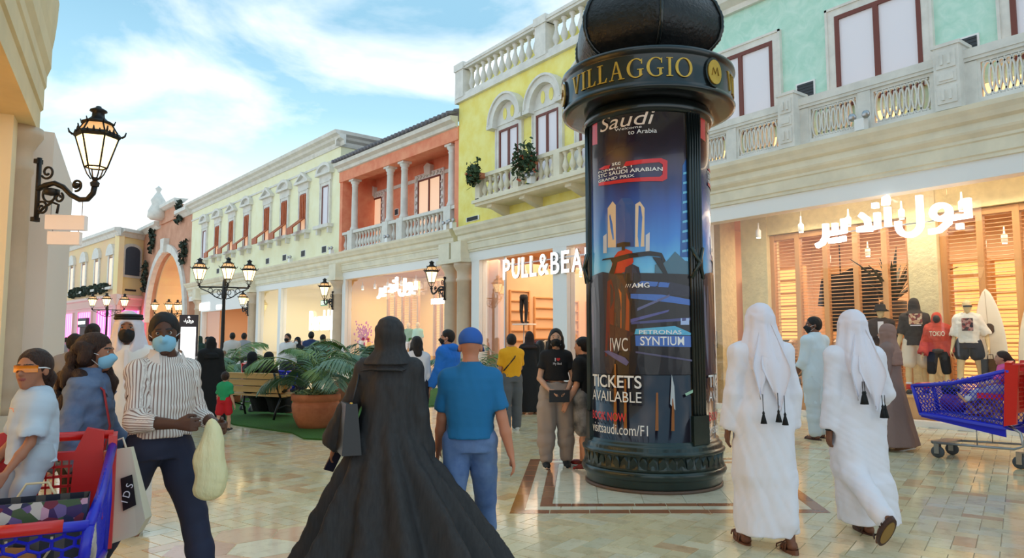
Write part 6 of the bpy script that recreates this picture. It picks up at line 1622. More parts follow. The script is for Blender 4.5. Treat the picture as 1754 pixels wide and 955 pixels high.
# ---- digital signboard and glass counter
def signboard():
    p = HD(323, 21.0); t = thing('digital_signboard', 'tall dark digital signboard with a glowing white screen', 'sign', p, YAW + R_(16))
    MB().box(-.26, .26, -.08, .08, 0, 2.28).build('casing', mat('dark_maroon_case', (44, 26, 32), .3, coat=.3), t)
    MB().box(-.205, .2, -.09, -.08, .98, 1.92).build('screen', mat('white_screen', (255, 255, 255), .3, emit=1.3), t)
    fit_text('ڤيلاجيو', -.13, .13, 2.02, 2.16, -.1, .012).build('lettering', M_LETTER, t)
    MB().lathe([(0, 0), (.03, .0), (.03, .04), (0, .06)], 6, (0, -.09, 2.18)).build('emblem', M_LETTER, t)
signboard()
def counter():
    p = HD(372, 19.0); t = thing('glass_counter', 'low glass display counter with white shelves behind the bench', 'counter', p, YAW + R_(4))
    MB().box(-1.35, 1.35, -.3, .3, 0, .55).build('counter_base', mat('counter_dark', (60, 54, 56), .4), t)
    for z in (.62, .86): MB().box(-1.33, 1.33, -.28, .28, z, z + .02).build('shelf', mat('white_shelf', (240, 240, 240), .3, emit=.25), t)
    for a in range(3): pane(t, -1.35 + a * .9, -1.35 + (a + 1) * .9 - .02, .55, 1.08, -.3)
    MB().box(-1.35, 1.35, -.31, .3, 1.08, 1.1).build('counter_top', glass_mat('counter_glass', refl=.2), t)
    bx = MB().box(-.08, .08, -.05, .05, 0, .1).mesh('display_box'); bx.materials.append(M_WHITE)
    for i in range(9): put(bx, 'display_box', t, (-1.15 + i * .28, 0, .88))
counter()
# balcony flowers on the yellow building
def flower_bush(label, px, py, y, seed, r=.5):
    x, z = RU(px, py, y); t = thing('flower_bush', label, 'plant', (x, W + y, z)); rr = random.Random(seed); mb, fl = MB(), MB()
    MB().box(-.3, .3, -.1, .12, -.02, .14).build('planter_box', M_TERRA, t)
    for i in range(330):
        a, b = rr.uniform(0, 6.28), rr.gauss(0, 1); q = r * (.35 + .65 * rr.random())
        c = (q * math.cos(a) * .8, -.15 + q * math.sin(a) * .4, .12 + b * r * .36); e = rr.uniform(0, 6.28); k = rr.uniform(.04, .07)
        tgt = fl if i % 14 == 0 else mb
        tgt.obox(c, (k * math.cos(e), k * .4, k * math.sin(e)), (-k * .4 * math.sin(e), k * .5, k * .4 * math.cos(e)), (.003, -.006, .003))
    mb.build('foliage', mat('bush_green', (62, 84, 50), .7, rgb2=(36, 58, 34), scale=6), t, kind='stuff'); fl.build('flowers', mat('orange_flower', (206, 110, 80), .7), t, kind='stuff')
flower_bush('flowering bush at the end of the yellow balcony', 817, 306, -.95, 4, .42)
flower_bush('larger flowering bush hanging over the middle of the yellow balcony', 905, 283, -.95, 6, .62)
def ivy_on_arch():
    for i, (x, z, h) in enumerate(((-42.2, 8.6, 2.0), (-44.0, 5.6, 2.4), (-34.6, 10.1, 1.6), (-33.2, 7.0, 1.6))):
        rr = random.Random(i); mb = MB()
        for k in range(90):
            c = (x + rr.gauss(0, .3), -.2 + rr.uniform(-.15, .1), z + rr.uniform(0, h)); e = rr.uniform(0, 6.28)
            mb.obox(c, (.13 * math.cos(e), .05, .13 * math.sin(e)), (-.06 * math.sin(e), .06, .06 * math.cos(e)), (.01, -.01, .01))
        mb.build('trailing_ivy', mat('dark_ivy'), AB, kind='stuff')
ivy_on_arch()
# ---------------------------------------------------------------- people
M_SKIN = mat('skin', (200, 150, 120), .5, attr='tint', spec=.35)
def eye_mat():
    if 'eye' in MATS: return MATS['eye']
    m = mat('eye', (236, 232, 226), .2); n = m.node_tree.nodes; l = m.node_tree.links
    tc = n.new('ShaderNodeTexCoord'); sp = n.new('ShaderNodeSeparateXYZ'); l.new(tc.outputs['Object'], sp.inputs[0])
    gt = n.new('ShaderNodeMath'); gt.operation = 'GREATER_THAN'; gt.inputs[1].default_value = .8; l.new(sp.outputs[1], gt.inputs[0])
    mx = n.new('ShaderNodeMix'); mx.data_type = 'RGBA'; l.new(gt.outputs[0], mx.inputs['Factor']); mx.inputs['A'].default_value = (*lin((196, 186, 176)), 1); mx.inputs['B'].default_value = (*lin((30, 18, 12)), 1)
    l.new(mx.outputs['Result'], n['Principled BSDF'].inputs['Base Color']); return m
def eye_mesh():
    if 'eye_mesh' not in bpy.data.meshes:
        me = MB().ball((0, 0, 0), 1, 12, 8).mesh('eye_mesh'); me.materials.append(eye_mat())
    return bpy.data.meshes['eye_mesh']
def rotm(yaw, pitch=0, roll=0): return np.array((Matrix.Rotation(R_(yaw), 3, 'Z') @ Matrix.Rotation(R_(pitch), 3, 'X') @ Matrix.Rotation(R_(roll), 3, 'Y')))
V3 = lambda *a: np.array(a, float)

class Person:
    """faces local +Y, right hand on +X, origin between the feet"""
    def __init__(s, label, loc, heading, h=1.7, female=False, vox=.02, skin=(196, 146, 116), lean=0, legs=None, arms=None, head=(0, 0, 0), group=None, child=False, cat='person', name='person', pelvis=None, hair_rgb=(30, 22, 20), sh=None):
        s.t = thing(name, label, cat, loc, YAW + R_(heading), group)
        s.S = S = h / 1.705; s.h = h; s.vox = vox; s.skin = skin; s.female = female; s.hair_rgb = hair_rgb
        s.hs = S * (1.22 if child else 1.0)                          # head scale
        legs = legs or {}; arms = arms or {}
        lg = {1: legs.get('R', (4, 0, 3)), -1: legs.get('L', (-4, 0, 3))}
        ar = {1: arms.get('R', (0, 8, 12)), -1: arms.get('L', (0, 8, 12))}
        s.J = J = {}
        def dv(f, a, sd): f, a = R_(f), R_(a); return V3(sd * math.sin(a), math.sin(f) * math.cos(a), -math.cos(f) * math.cos(a))
        hipw = (.09 if not female else .095) * S
        shw = (sh or (.165 if not female else .142)) * S * (.88 if child else 1)
        tl = .49 * S * (.93 if child else 1)
        thigh, shin = .44 * S * (.9 if child else 1), .42 * S * (.9 if child else 1)
        low = 9
        for sd, (f, k, a) in lg.items():
            hp = V3(sd * hipw, 0, 0); kn = hp + dv(f, a, sd) * thigh; an = kn + dv(f - k, a * .3, sd) * shin
            J['hip', sd], J['knee', sd], J['ankle', sd] = hp, kn, an; J['foot', sd] = f - k; low = min(low, an[2])
        zp = -low + .075 * S if pelvis is None else pelvis
        s.zp = zp
        for k_ in list(J):
            if k_[0] != 'foot': J[k_] = J[k_] + V3(0, 0, zp)
        ln = R_(lean); up_ = V3(0, math.sin(ln), math.cos(ln)); J['pelvis'] = V3(0, 0, zp); J['chest'] = V3(0, 0, zp) + up_ * tl * .72; J['neck'] = V3(0, 0, zp) + up_ * (tl + .02 * S)
        for sd, q in ar.items():
            f, a, e = q[:3]; inn = q[3] if len(q) > 3 else a
            sp = V3(0, 0, zp) + up_ * tl * .91 + V3(sd * shw, 0, -.01 * S); el = sp + dv(f, a, sd) * .29 * S; wr = el + dv(f + e, inn, sd) * .25 * S
            J['sh', sd], J['el', sd], J['wr', sd] = sp, el, wr; hd = (wr - el) / np.linalg.norm(wr - el); J['hd', sd] = hd
        s.Rh = rotm(*head)
        s.hc = J['neck'] + s.Rh @ V3(0, .015 * s.hs, .145 * s.hs) + V3(0, .01, 0)
        P = np.array([v for k_, v in J.items() if k_[0] not in ('foot', 'hd')] + [s.hc])
        s.lo = P.min(0) - .28 * S; s.hi = P.max(0) + .28 * S; s.lo[2] = min(s.lo[2], -.02 if pelvis is None else s.lo[2])
    def H(s, x, y, z): return s.hc + s.Rh @ (V3(x, y, z) * s.hs)
    def solid(s, lo=None, hi=None, vox=None): return Solid(s.lo if lo is None else lo, s.hi if hi is None else hi, vox or s.vox)
    def body(s, vox=None, lips=(150, 80, 76), beard=None, brow=None, feet=True, hands=True, curl=28, fist=(), legs=True, plain=False):
        S, J, hs = s.S, s.J, s.hs; B = s.solid(vox=vox or s.vox)
        H = s.H
        B.ell(H(0, -.012, .032), V3(.074, .094, .086) * hs, .02, s.Rh)
        B.cone(H(0, .03, -.01), H(0, .045, -.07), .060 * hs, .040 * hs, .03).ell(H(0, .066, -.096), .022 * hs, .02)
        B.ell(H(0, .045, -.03), V3(.058, .05, .06) * hs, .02, s.Rh)
        if not plain:
            for sd in (-1, 1):
                B.ell(H(sd * .031, .098, .010), V3(.017, .016, .011) * hs, .008, s.Rh, cut=True)
                B.ell(H(sd * .077, -.012, -.008), V3(.011, .021, .033) * hs, .008, s.Rh)
            B.ell(H(0, .083, .026), V3(.052, .014, .009) * hs, .012, s.Rh)
            B.ell(H(0, .088, -.056), V3(.023, .013, .009) * hs, .006, s.Rh)
        B.cone(H(0, .088, .012), H(0, .106, -.022), .009 * hs, .015 * hs, .012)
        B.cone(H(0, -.02, -.05), J['neck'] + V3(0, -.01, -.03) * S, .052 * S if not s.female else .045 * S, .060 * S, .03)
        B.cone(J['neck'], J['chest'], .06 * S, .10 * S, .04).cone(J['chest'], J['pelvis'] + V3(0, 0, .05), .10 * S, .10 * S, .04)
        fm = .88 if s.female else 1
        for sd in (-1, 1):
            B.cone(J['neck'] + V3(0, 0, -.05) * S, J['sh', sd], .05 * S, .055 * S, .03)
            el = J['el', sd]; wr = J['wr', sd]; m = (el * .6 + wr * .4)
            B.chain([J['sh', sd], J['sh', sd] * .5 + el * .5, el, m, wr], [.054 * S * fm, .046 * S * fm, .039 * S * fm, .040 * S * fm, .026 * S * fm], .012)
            if hands: s.hand(B, sd, curl, fist)
            if legs:
                hp, kn, an = J['hip', sd], J['knee', sd], J['ankle', sd]
                B.chain([hp, hp * .5 + kn * .5, kn, kn * .62 + an * .38, an], [.09 * S, .072 * S, .052 * S, .052 * S, .034 * S], .02)
                if feet:
                    f = R_(J['foot', sd] * .9); d = V3(0, math.cos(f), math.sin(f)); dn = V3(0, math.sin(f), -math.cos(f))
                    B.cone(an + dn * .035 * S - d * .03 * S, an + dn * .055 * S + d * .13 * S, .034 * S, .022 * S, .02).cone(an + dn * .05 * S + d * .1 * S, an + dn * .06 * S + d * .19 * S + V3(sd * .01, 0, 0), .03 * S, .015 * S, .02)
        sk, lp = np.array(lin(s.skin)), np.array(lin(lips)); hr = np.array(lin(brow or s.hair_rgb)); bd = np.array(lin(beard)) if beard else None
        def color(V):
            q = (V - s.hc) @ s.Rh / hs; c = np.tile(sk, (len(V), 1))
            if not plain:
                front = q[:, 1] > .05
                c[front & (np.abs(q[:, 0]) < .024) & (np.abs(q[:, 2] + .057) < .009) & (q[:, 1] > .075)] = lp
                if bd is not None: c[front & (q[:, 2] < -.028) & (q[:, 2] > -.13) & (q[:, 1] < .1)] = bd
                c[front & (np.abs(np.abs(q[:, 0]) - .031) < .02) & (np.abs(q[:, 2] - .031 + .12 * (np.abs(q[:, 0]) - .03) ** 2) < .0045)] = hr
            return c
        o = B.build('body', M_SKIN, s.t, color)
        if not plain:
            for sd in (-1, 1): put(eye_mesh(), 'eye', s.t, tuple(H(sd * .031, .0765, .009)), 0, (.0118 * hs,) * 3, tuple(Matrix([list(r) for r in s.Rh]).to_euler()))
        s.body_o = o; return s
    def hand(s, B, sd, curl, fist):
        S = s.S; wr, d = s.J['wr', sd], s.J['hd', sd]
        # palm faces the thigh: normal points to the body's middle
        n = V3(-sd, 0, 0) - d * (d @ V3(-sd, 0, 0)); n /= np.linalg.norm(n) + 1e-9; w = np.cross(d, n) ; w /= np.linalg.norm(w)
        if w[1] < 0: w = -w                                              # w: towards the thumb (forward)
        c = 75 if sd in fist or (sd == 1 and 'R' in fist) or (sd == -1 and 'L' in fist) else curl
        for u in (-.026, -.008, .010, .027): B.cone(wr + d * .02 * S + w * u * .6 * S, wr + d * .085 * S + w * u * S, .015 * S, .0125 * S, .012)
        for i, (u, L) in enumerate(((.029, .072), (.010, .080), (-.009, .075), (-.027, .058))):
            p = wr + d * .085 * S + w * u * S; a0 = R_(c * .5); a1 = R_(c * 1.4)
            d1 = d * math.cos(a0) + n * math.sin(a0); d2 = d * math.cos(a1) + n * math.sin(a1)
            q = p + d1 * L * .5 * S; B.cone(p, q, .0095 * S, .009 * S, .004).cone(q, q + d2 * L * .5 * S, .009 * S, .0072 * S, .002)
        p = wr + d * .03 * S + w * .028 * S; q = p + (d * .75 + w * .5 + n * .35) * .045 * S; B.cone(p, q, .014 * S, .011 * S, .01).cone(q, q + (d * .9 + n * .4) * .034 * S, .011 * S, .008 * S, .003)
        s.J['grip', sd] = wr + d * .09 * S + n * .02 * S
    # ---- clothes
    def torso_rows(s, pad=0.0, hem=None, belly=0.0):
        S, J = s.S, s.J; zp, zn = s.zp, J['neck'][2]; L = zn - zp; f = s.female
        cy = lambda z: np.interp(z, [zp, zn], [0, J['neck'][1]])
        wd = [(-.22, .165, .125), (-.02, .168 if f else .162, .125), (.20, .128 if f else .152, .108 + belly), (.45, .148 if f else .168, .118 + belly * .8), (.70, .150 if f else .175, .125), (.86, .135 if f else .155, .105), (.96, .085, .08), (1.02, .068, .07), (1.08, .06, .06)]
        kx = abs(J['sh', 1][0] - J['sh', -1][0]) / 2 / (.142 if f else .165) / S
        rows = [(zp + L * u, 0, cy(zp + L * u), (rx * kx * S + pad), ry * S + pad) for u, rx, ry in wd]
        if hem is not None:
            z0 = hem; rows = [r for r in rows if r[0] > z0 + .01]; b = rows[0]; rows = [(z0, b[1], b[2], b[3] + .008, b[4] + .008)] + rows
        return rows
    def sleeves(s, B, to, pad, k=.012, flare=0.0, fm=1.0):
        S, J = s.S, s.J
        for sd in (-1, 1):
            sh, el, wr = J['sh', sd], J['el', sd], J['wr', sd]; pts = [sh + V3(-sd * .02, 0, .0)]; rs = [.051 * S * fm + pad]
            if to <= 1: pts.append(sh * (1 - to) + el * to); rs.append(.048 * S * fm + pad + flare)
            else:
                pts += [el, el * (2 - to) + wr * (to - 1)]; rs += [.043 * S * fm + pad, .034 * S * fm + pad + flare]
            B.cone(J['neck'] + V3(0, 0, -.05 * S), sh, .058 * S + pad, .052 * S + pad, .05)
            B.cone(pts[0], pts[0] * .7 + pts[1] * .3, rs[0], rs[0] * .7 + rs[1] * .3, .045); B.chain(pts, rs, k)
            # cuff: cut the round end flat
            d = (pts[-1] - pts[-2]); d /= np.linalg.norm(d); e = pts[-1] + d * (rs[-1] * 1.0)
            B.ell(pts[-1] + d * (rs[-1] + .004), rs[-1] * 1.02, .0, cut=True)
    def top(s, name, m, sleeve=.55, pad=.012, hem=None, rip=.003, belly=0.0, flare=.006, vox=None, neckcut=True, seed=1, color=None, k=.014):
        hem = s.zp + .01 * s.S if hem is None else hem
        B = s.solid(vox=vox); rows = [r for r in s.torso_rows(pad, hem, belly)]; B.col(rows, .02, ex=2.3); s.sleeves(B, sleeve, pad, k, flare)
        if rip: B.ripple(rip * .7, 58, seed)
        nk = s.J['neck']; B.ell(nk + V3(0, .02, .045) * s.S, V3(.066, .075, .06) * s.S, .0, cut=True)
        o = B.build(name, m, s.t, color); s.top_o = o; return s
    def bottom(s, name, m, to=1.93, pad=.014, rip=.004, wide=1.0, waist=None, vox=None, seed=2, cuff=1.0, rows=True):
        S, J = s.S, s.J; B = s.solid(vox=vox); zw = s.zp + .11 * S if waist is None else waist
        B.col([(s.zp - .07 * S, 0, 0, .165 * S + pad * .4, .125 * S + pad * .4), (s.zp, 0, 0, .165 * S + pad * .4, .128 * S + pad * .4), (zw, 0, J['neck'][1] * .1, .148 * S + pad * .4, .112 * S + pad * .4)], .03, ex=2.3)
        for sd in (-1, 1):
            hp, kn, an = J['hip', sd], J['knee', sd], J['ankle', sd]
            if to <= 1: B.chain([hp, hp * (1 - to) + kn * to], [.094 * S + pad, (.075 * S + pad) * wide * cuff], .02)
            else:
                e = kn * (2 - to) + an * (to - 1)
                B.chain([hp, hp * .5 + kn * .5, kn, kn * .5 + e * .5, e], [.092 * S + pad, (.078 * S + pad) * wide, (.060 * S + pad) * wide, (.058 * S + pad) * wide, (.05 * S + pad) * wide * cuff], .02)
        if rip: B.ripple(rip, 30, seed)
        s.bottom_o = B.build(name, m, s.t); return s
    def shoe(s, m, sole=(236, 232, 226), name='shoe', high=0.0):
        S, J = s.S, s.J
        for sd in (-1, 1):
            an = J['ankle', sd]; f = R_(J['foot', sd] * .9); d = V3(0, math.cos(f), math.sin(f)); dn = V3(0, math.sin(f), -math.cos(f)); c = an + d * .05 * S + dn * .03 * S
            B = Solid(c - .22 * S, c + .22 * S, max(.008, min(s.vox, .012)))
            B.cone(an + dn * .03 * S - d * .03 * S, an + dn * .045 * S + d * .09 * S, .046 * S, .04 * S, .03).cone(an + dn * .045 * S + d * .08 * S, an + dn * .052 * S + d * .17 * S, .042 * S, .030 * S, .03)
            if high: B.cone(an, an - dn * high, .046 * S, .046 * S, .02)
            B.plane(an + dn * .06 * S, dn)
            o = B.build(name, m, s.t)
            q = MB().poly([( .045 * S * math.cos(a) * (1.0 if math.sin(a) < 0 else .95), .03 + .125 * S * math.sin(a) + .02) for a in np.linspace(0, 2 * math.pi, 16, endpoint=False)], 'z', 0, .018)
            Mx = Matrix.Translation(tuple(an + dn * .074 * S)) @ Matrix.Rotation(f, 4, 'X'); q.xform(Mx).build('sole', mat('sole_%d_%d_%d' % sole, sole, .6), o)
        return s
    def hair(s, m, style='short', vox=None):
        hs, H = s.hs, s.H; lo = s.hc - .30 * hs; hi = s.hc + .22 * hs
        if style in ('long', 'curly'): lo = lo - V3(.05, .08, .34 * s.S); hi = hi + V3(.05, 0, 0)
        B = Solid(lo, hi, vox or max(.007, min(s.vox, .014)))
        B.ell(H(0, -.02, .040), V3(.083, .104, .092) * hs, .02, s.Rh)
        if style == 'short': B.ell(H(0, -.045, .0), V3(.082, .078, .085) * hs, .03, s.Rh)
        if style == 'long':
            B.ell(H(0, -.045, -.02), V3(.088, .08, .11) * hs, .03, s.Rh)
            B.chain([H(0, -.07, -.05), H(0, -.085, -.17), H(0, -.08, -.30)], [.075 * hs, .07 * hs, .045 * hs], .03)
            for sd in (-1, 1): B.chain([H(sd * .07, -.01, .0), H(sd * .078, .0, -.10), H(sd * .08, .015, -.21)], [.03 * hs, .03 * hs, .018 * hs], .03)
        if style == 'curly':
            rr = random.Random(4); B.ell(H(0, -.05, -.01), V3(.10, .09, .11) * hs, .03, s.Rh)
            for i in range(90):
                u = rr.random(); a = rr.uniform(-1.9, 1.9) + math.pi
                p = H(math.sin(a) * (.11 + .07 * u), -.02 + math.cos(a) * (.10 + .12 * u), .05 - .42 * u); B.ell(p, rr.uniform(.022, .042) * hs, .02)
            for sd in (-1,): B.chain([H(sd * .05, .04, -.1), H(sd * .06, .07, -.2), H(sd * .05, .08, -.30)], [.04, .045, .03], .03)
        if style == 'pony':
            B.ell(H(0, -.045, .01), V3(.080, .078, .085) * hs, .03, s.Rh); B.chain([H(0, -.12, .0), H(.0, -.15, -.06), H(0, -.15, -.15)], [.03 * hs, .04 * hs, .02 * hs], .02)
        # open the face
        B.ell(H(0, .118, -.018 if style != 'curly' else -.03), V3(.070, .088, .108) * hs, .01, s.Rh, cut=True)
        if style in ('short', 'pony'):
            q = H(0, .03, -.03); B.ell(H(0, .06, -.10), V3(.12, .1, .10) * hs, .01, s.Rh, cut=True)
        B.ripple(.003 if style == 'curly' else .0015, 110, 3)
        B.build('hair', m, s.t); return s
    def mask(s, m, vox=.006):
        hs = s.hs; H = s.H; c = H(0, .07, -.05); B = Solid(c - .13 * hs, c + .13 * hs, vox)
        B.ell(H(0, .048, -.048), V3(.064, .062, .064) * hs, .0, s.Rh).cone(H(0, .10, -.015), H(0, .118, -.032), .010 * hs, .014 * hs, .03)
        B.plane(H(0, .035, 0), s.Rh @ V3(0, -1, .0)); B.plane(H(0, .09, .0), s.Rh @ V3(0, -.18, 1)); B.plane(H(0, .05, -.105), s.Rh @ V3(0, 0, -1))
        o = B.build('face_mask', m, s.t); 
        for sd in (-1, 1): MB().tube([H(sd * .056, .055, -.02), H(sd * .076, .02, -.005), H(sd * .086, -.015, .005), H(sd * .080, -.02, -.025), H(sd * .058, .05, -.085)], .002 * hs, 5).build('ear_loop', mat('mask_loop', (236, 238, 240), .6), o)
        return s
    def robe(s, name, m, rows, sleeve=1.95, pad=.03, fold=.02, nf=9, fz=(0.0, 1.0), flare=.03, vox=None, rip=.003, ph=0.0, skew=0.0, color=None, ex=2.0, seed=3, legs=True, hemcut=None):
        B = s.solid(vox=vox, lo=np.minimum(s.lo, V3(min(r[1] - r[3] for r in rows) - .08, min(r[2] - r[4] for r in rows) - .08, -.02)), hi=np.maximum(s.hi, V3(max(r[1] + r[3] for r in rows) + .08, max(r[2] + r[4] for r in rows) + .08, s.hi[2])))
        B.col(rows, .03, fold, nf, ph, fz[0] * 1.0, fz[1], ex=ex, skew=skew); s.sleeves(B, sleeve, pad, .016, flare)
        if legs:
            S, J = s.S, s.J
            for sd in (-1, 1):
                an = J['ankle', sd] if J['ankle', sd][2] > rows[0][0] + .05 else J['ankle', sd] * .72 + J['knee', sd] * .28
                B.chain([J['hip', sd], J['knee', sd], an], [.11 * S, .085 * S, .075 * S], .05)
            B.plane(V3(0, 0, rows[0][0] if hemcut is None else hemcut), V3(0, 0, -1))
        if rip: B.ripple(rip * .8, 44, seed)
        B.ell(s.J['neck'] + V3(0, .02, .05) * s.S, V3(.062, .07, .055) * s.S, .0, cut=True)
        s.top_o = B.build(name, m, s.t, color); return s
    def std_robe(s, hem=.06, flare=.30, waist=.15, depth=.8):
        S, zn = s.S, s.J['neck'][2]; cy = s.J['neck'][1]; kx = abs(s.J['sh', 1][0] - s.J['sh', -1][0]) / 2
        return [(hem, 0, 0, flare, flare * depth), (s.zp * .55, 0, 0, flare * .55 + .09 * S, (flare * .5 + .08 * S) * depth), (s.zp + .02, 0, .01, waist + .05 * S, .155 * S), (s.zp + .22 * S, 0, cy * .4, waist + .015 * S, .14 * S), (zn - .18 * S, 0, cy * .8, kx * 1.02, .14 * S), (zn - .08 * S, 0, cy, kx * .85, .11 * S), (zn - .01 * S, 0, cy, .085 * S, .085 * S), (zn + .05 * S, 0, cy, .07 * S, .07 * S)]
    def hijab(s, m, length=.3, face=True, vox=None, back=.10, wide=1.0, peak=0.0):
        hs, H, S = s.hs, s.H, s.S; nk = s.J['neck']; lo = V3(-.33 * S, -.30 * S, nk[2] - length - .1) + V3(0, nk[1], 0); hi = s.hc + V3(.33 * S, .3 * S, .25 * hs)
        B = Solid(lo, hi, vox or max(.009, min(s.vox, .02)))
        B.ell(H(0, -.018, .038), V3(.090, .112, .104) * hs, .02, s.Rh).ell(H(0, -.01, -.04), V3(.086, .092, .10) * hs, .03, s.Rh)
        if peak: B.ell(H(0, -.07, .04), V3(.075, .075, .07) * hs, .04, s.Rh)
        z = nk[2]
        B.col([(z - length, 0, nk[1] - .02, .19 * wide * S, .15 * S), (z - length * .4, 0, nk[1] - .01, .175 * wide * S, .15 * S), (z - .03, 0, nk[1], .125 * wide * S, .125 * S), (z + .07 * S, 0, nk[1], .09 * S, .095 * S), (z + .14 * S, 0, nk[1] + .01, .085 * S, .095 * S)], .05, .008, 7)
        if face: B.ell(H(0, .12, -.01), V3(.055, .075, .078) * hs, .012, s.Rh, cut=True)
        B.ripple(.003, 45, 5)
        B.build('headscarf', m, s.t); return s
    def cap(s, m):
        hs, H = s.hs, s.H; B = Solid(s.hc - .25 * hs, s.hc + .25 * hs, .008)
        B.ell(H(0, -.015, .052), V3(.089, .110, .090) * hs, .01, s.Rh); B.plane(H(0, -.02, .015), s.Rh @ V3(0, -.15, -1))
        o = B.build('cap', m, s.t); g = []
        for i in range(9):
            a = R_(-60 + 15 * i); g.append([tuple(H(.088 * math.sin(a) * (1 + .10 * k), -.015 + (.10 * math.cos(a)) * (1 + .27 * k), .02 - .006 * k * k)) for k in range(4)])
        MB().sheet(g, .006).build('visor', m, o); return s
    def ghutra(s, m, tails=True, agal=False):
        hs, H, S = s.hs, s.H, s.S; nk = s.J['neck']; lo = nk + V3(-.36 * S, -.36 * S, -.4 * S); hi = s.hc + V3(.36 * S, .32 * S, .26 * hs)
        B = Solid(lo, hi, max(.009, min(s.vox, .012))); z = nk[2]; cy = nk[1]
        B.ell(H(0, -.018, .042), V3(.094, .116, .104) * hs, .02, s.Rh)
        B.col([(z - .20 * S, 0, cy - .055, .135 * S, .125 * S), (z - .10 * S, 0, cy - .045, .150 * S, .125 * S), (z, 0, cy - .02, .142 * S, .125 * S), (z + .10 * S, 0, cy, .112 * S, .115 * S), (z + .19 * S, 0, cy + .01, .098 * S, .112 * S)], .03, .012, 9, .6)
        B.ell(H(0, .15, -.06), V3(.068, .13, .135) * hs, .012, s.Rh, cut=True); B.ripple(.0022, 60, 8)
        o = B.build('headcloth', m, s.t)
        if tails:
            for sd, L, w, x1 in ((-1, .36, .075, -.075), (1, .44, .095, .05)):
                g = []
                for i in range(13):
                    u = i / 12; row = []
                    for j in range(9):
                        v = j / 4 - 1; ww = w * (.25 + 1.05 * min(u, .55) / .55) if u < .55 else w * 1.3 * (1 - .93 * (u - .55) / .45)
                        y = -.078 - .092 * min(1, u * 1.9) - .013 * math.cos(3.2 * math.pi * v * .5 + sd) * (1 - .6 * u) - .014 * (sd > 0)
                        row.append((sd * .018 + (x1 - sd * .018) * u + ww * v * .9, cy + y, z + .14 * S - (L + .14) * S * u - .035 * v * sd * u))
                    g.append(row)
                MB().sheet(g, .007).build('headcloth_tail', m, o)
        if agal: MB().tube([tuple(H(.094 * math.cos(a), -.018 + .114 * math.sin(a), .082)) for a in np.linspace(0, 2 * math.pi, 24, endpoint=False)], .013 * hs, 8, closed=True).tube([tuple(H(.09 * math.cos(a), -.018 + .11 * math.sin(a), .102)) for a in np.linspace(0, 2 * math.pi, 24, endpoint=False)], .013 * hs, 8, closed=True).build('head_cord', mat('black_cord', (16, 15, 17), .7), s.t)
        return s
    def sandal(s, m):
        S, J = s.S, s.J
        for sd in (-1, 1):
            an = J['ankle', sd]; f = R_(J['foot', sd] * .9); Mx = Matrix.Translation(tuple(an + V3(0, math.sin(f), -math.cos(f)) * .074 * S)) @ Matrix.Rotation(f, 4, 'X')
            o = MB().poly([(.046 * S * math.cos(a), .055 + .14 * S * math.sin(a)) for a in np.linspace(0, 2 * math.pi, 18, endpoint=False)], 'z', -.018, .014).xform(Mx).build('sandal', m, s.t)
            MB().poly([(.035 * S * math.cos(a), .055 + .11 * S * math.sin(a)) for a in np.linspace(0, 2 * math.pi, 18, endpoint=False)], 'z', -.022, -.018).xform(Mx).build('sole', mat('tan_sole', (150, 116, 60), .7), o)
            st = MB()
            for y, hh in ((.12, .05), (.0, .085), (-.03, .07)):
                st.tube([(x * S, y * S + .03, z * S) for x, z in ((-.046, .01), (-.04, hh * .75), (0, hh), (.04, hh * .75), (.046, .01))], .011, 6, flat=.4)
            st.xform(Mx).build('strap', m, o)
        return s
    def world(s, p): return tuple(s.t.matrix_basis @ Vector(tuple(p)))
def HDp(px, dep): q = at(px, 583, dep); return (q[0], q[1], 0)
HB = dict(spec=.4, bump=.9, bscale=150, stretch=(1, 1, .12)); HAIR_BK = mat('black_hair', (26, 20, 20), .5, **HB); HAIR_BR = mat('dark_brown_hair', (58, 36, 28), .5, **HB)
MASK_B = mat('blue_surgical_mask', (142, 198, 226), .7); MASK_K = mat('black_mask', (22, 22, 24), .75); MASK_W = mat('white_mask', (220, 226, 230), .7)
M_THOBE = mat('white_thobe', (232, 226, 232), .8, spec=.3); M_GHUTRA = mat('white_ghutra', (230, 222, 230), .85, spec=.2)
M_ABAYA = mat('charcoal_abaya', (50, 47, 48), .75, var=.35, scale=60, stretch=(1, 1, .1)); M_ABAYA2 = mat('black_abaya', (16, 15, 18), .85)
M_JEANS = mat('blue_jeans', (72, 96, 142), .85, rgb2=(104, 128, 168), scale=5); M_DENIM = mat('denim_jacket', (88, 108, 142), .85, rgb2=(114, 132, 162), scale=7, bump=.1)
def tassel(parent, p, L=.10, cord=.12):
    p = np.array(p); o = MB().tube([p, p + V3(0, -.004, -cord)], .003, 5).lathe([(.004, 0), (.010, -.015), (.008, -.025), (.015, -.05), (.024, -L), (0, -L)], 10, tuple(p + V3(0, -.006, -cord))).build('tassel', mat('black_tassel', (14, 13, 15), .8), parent); return o

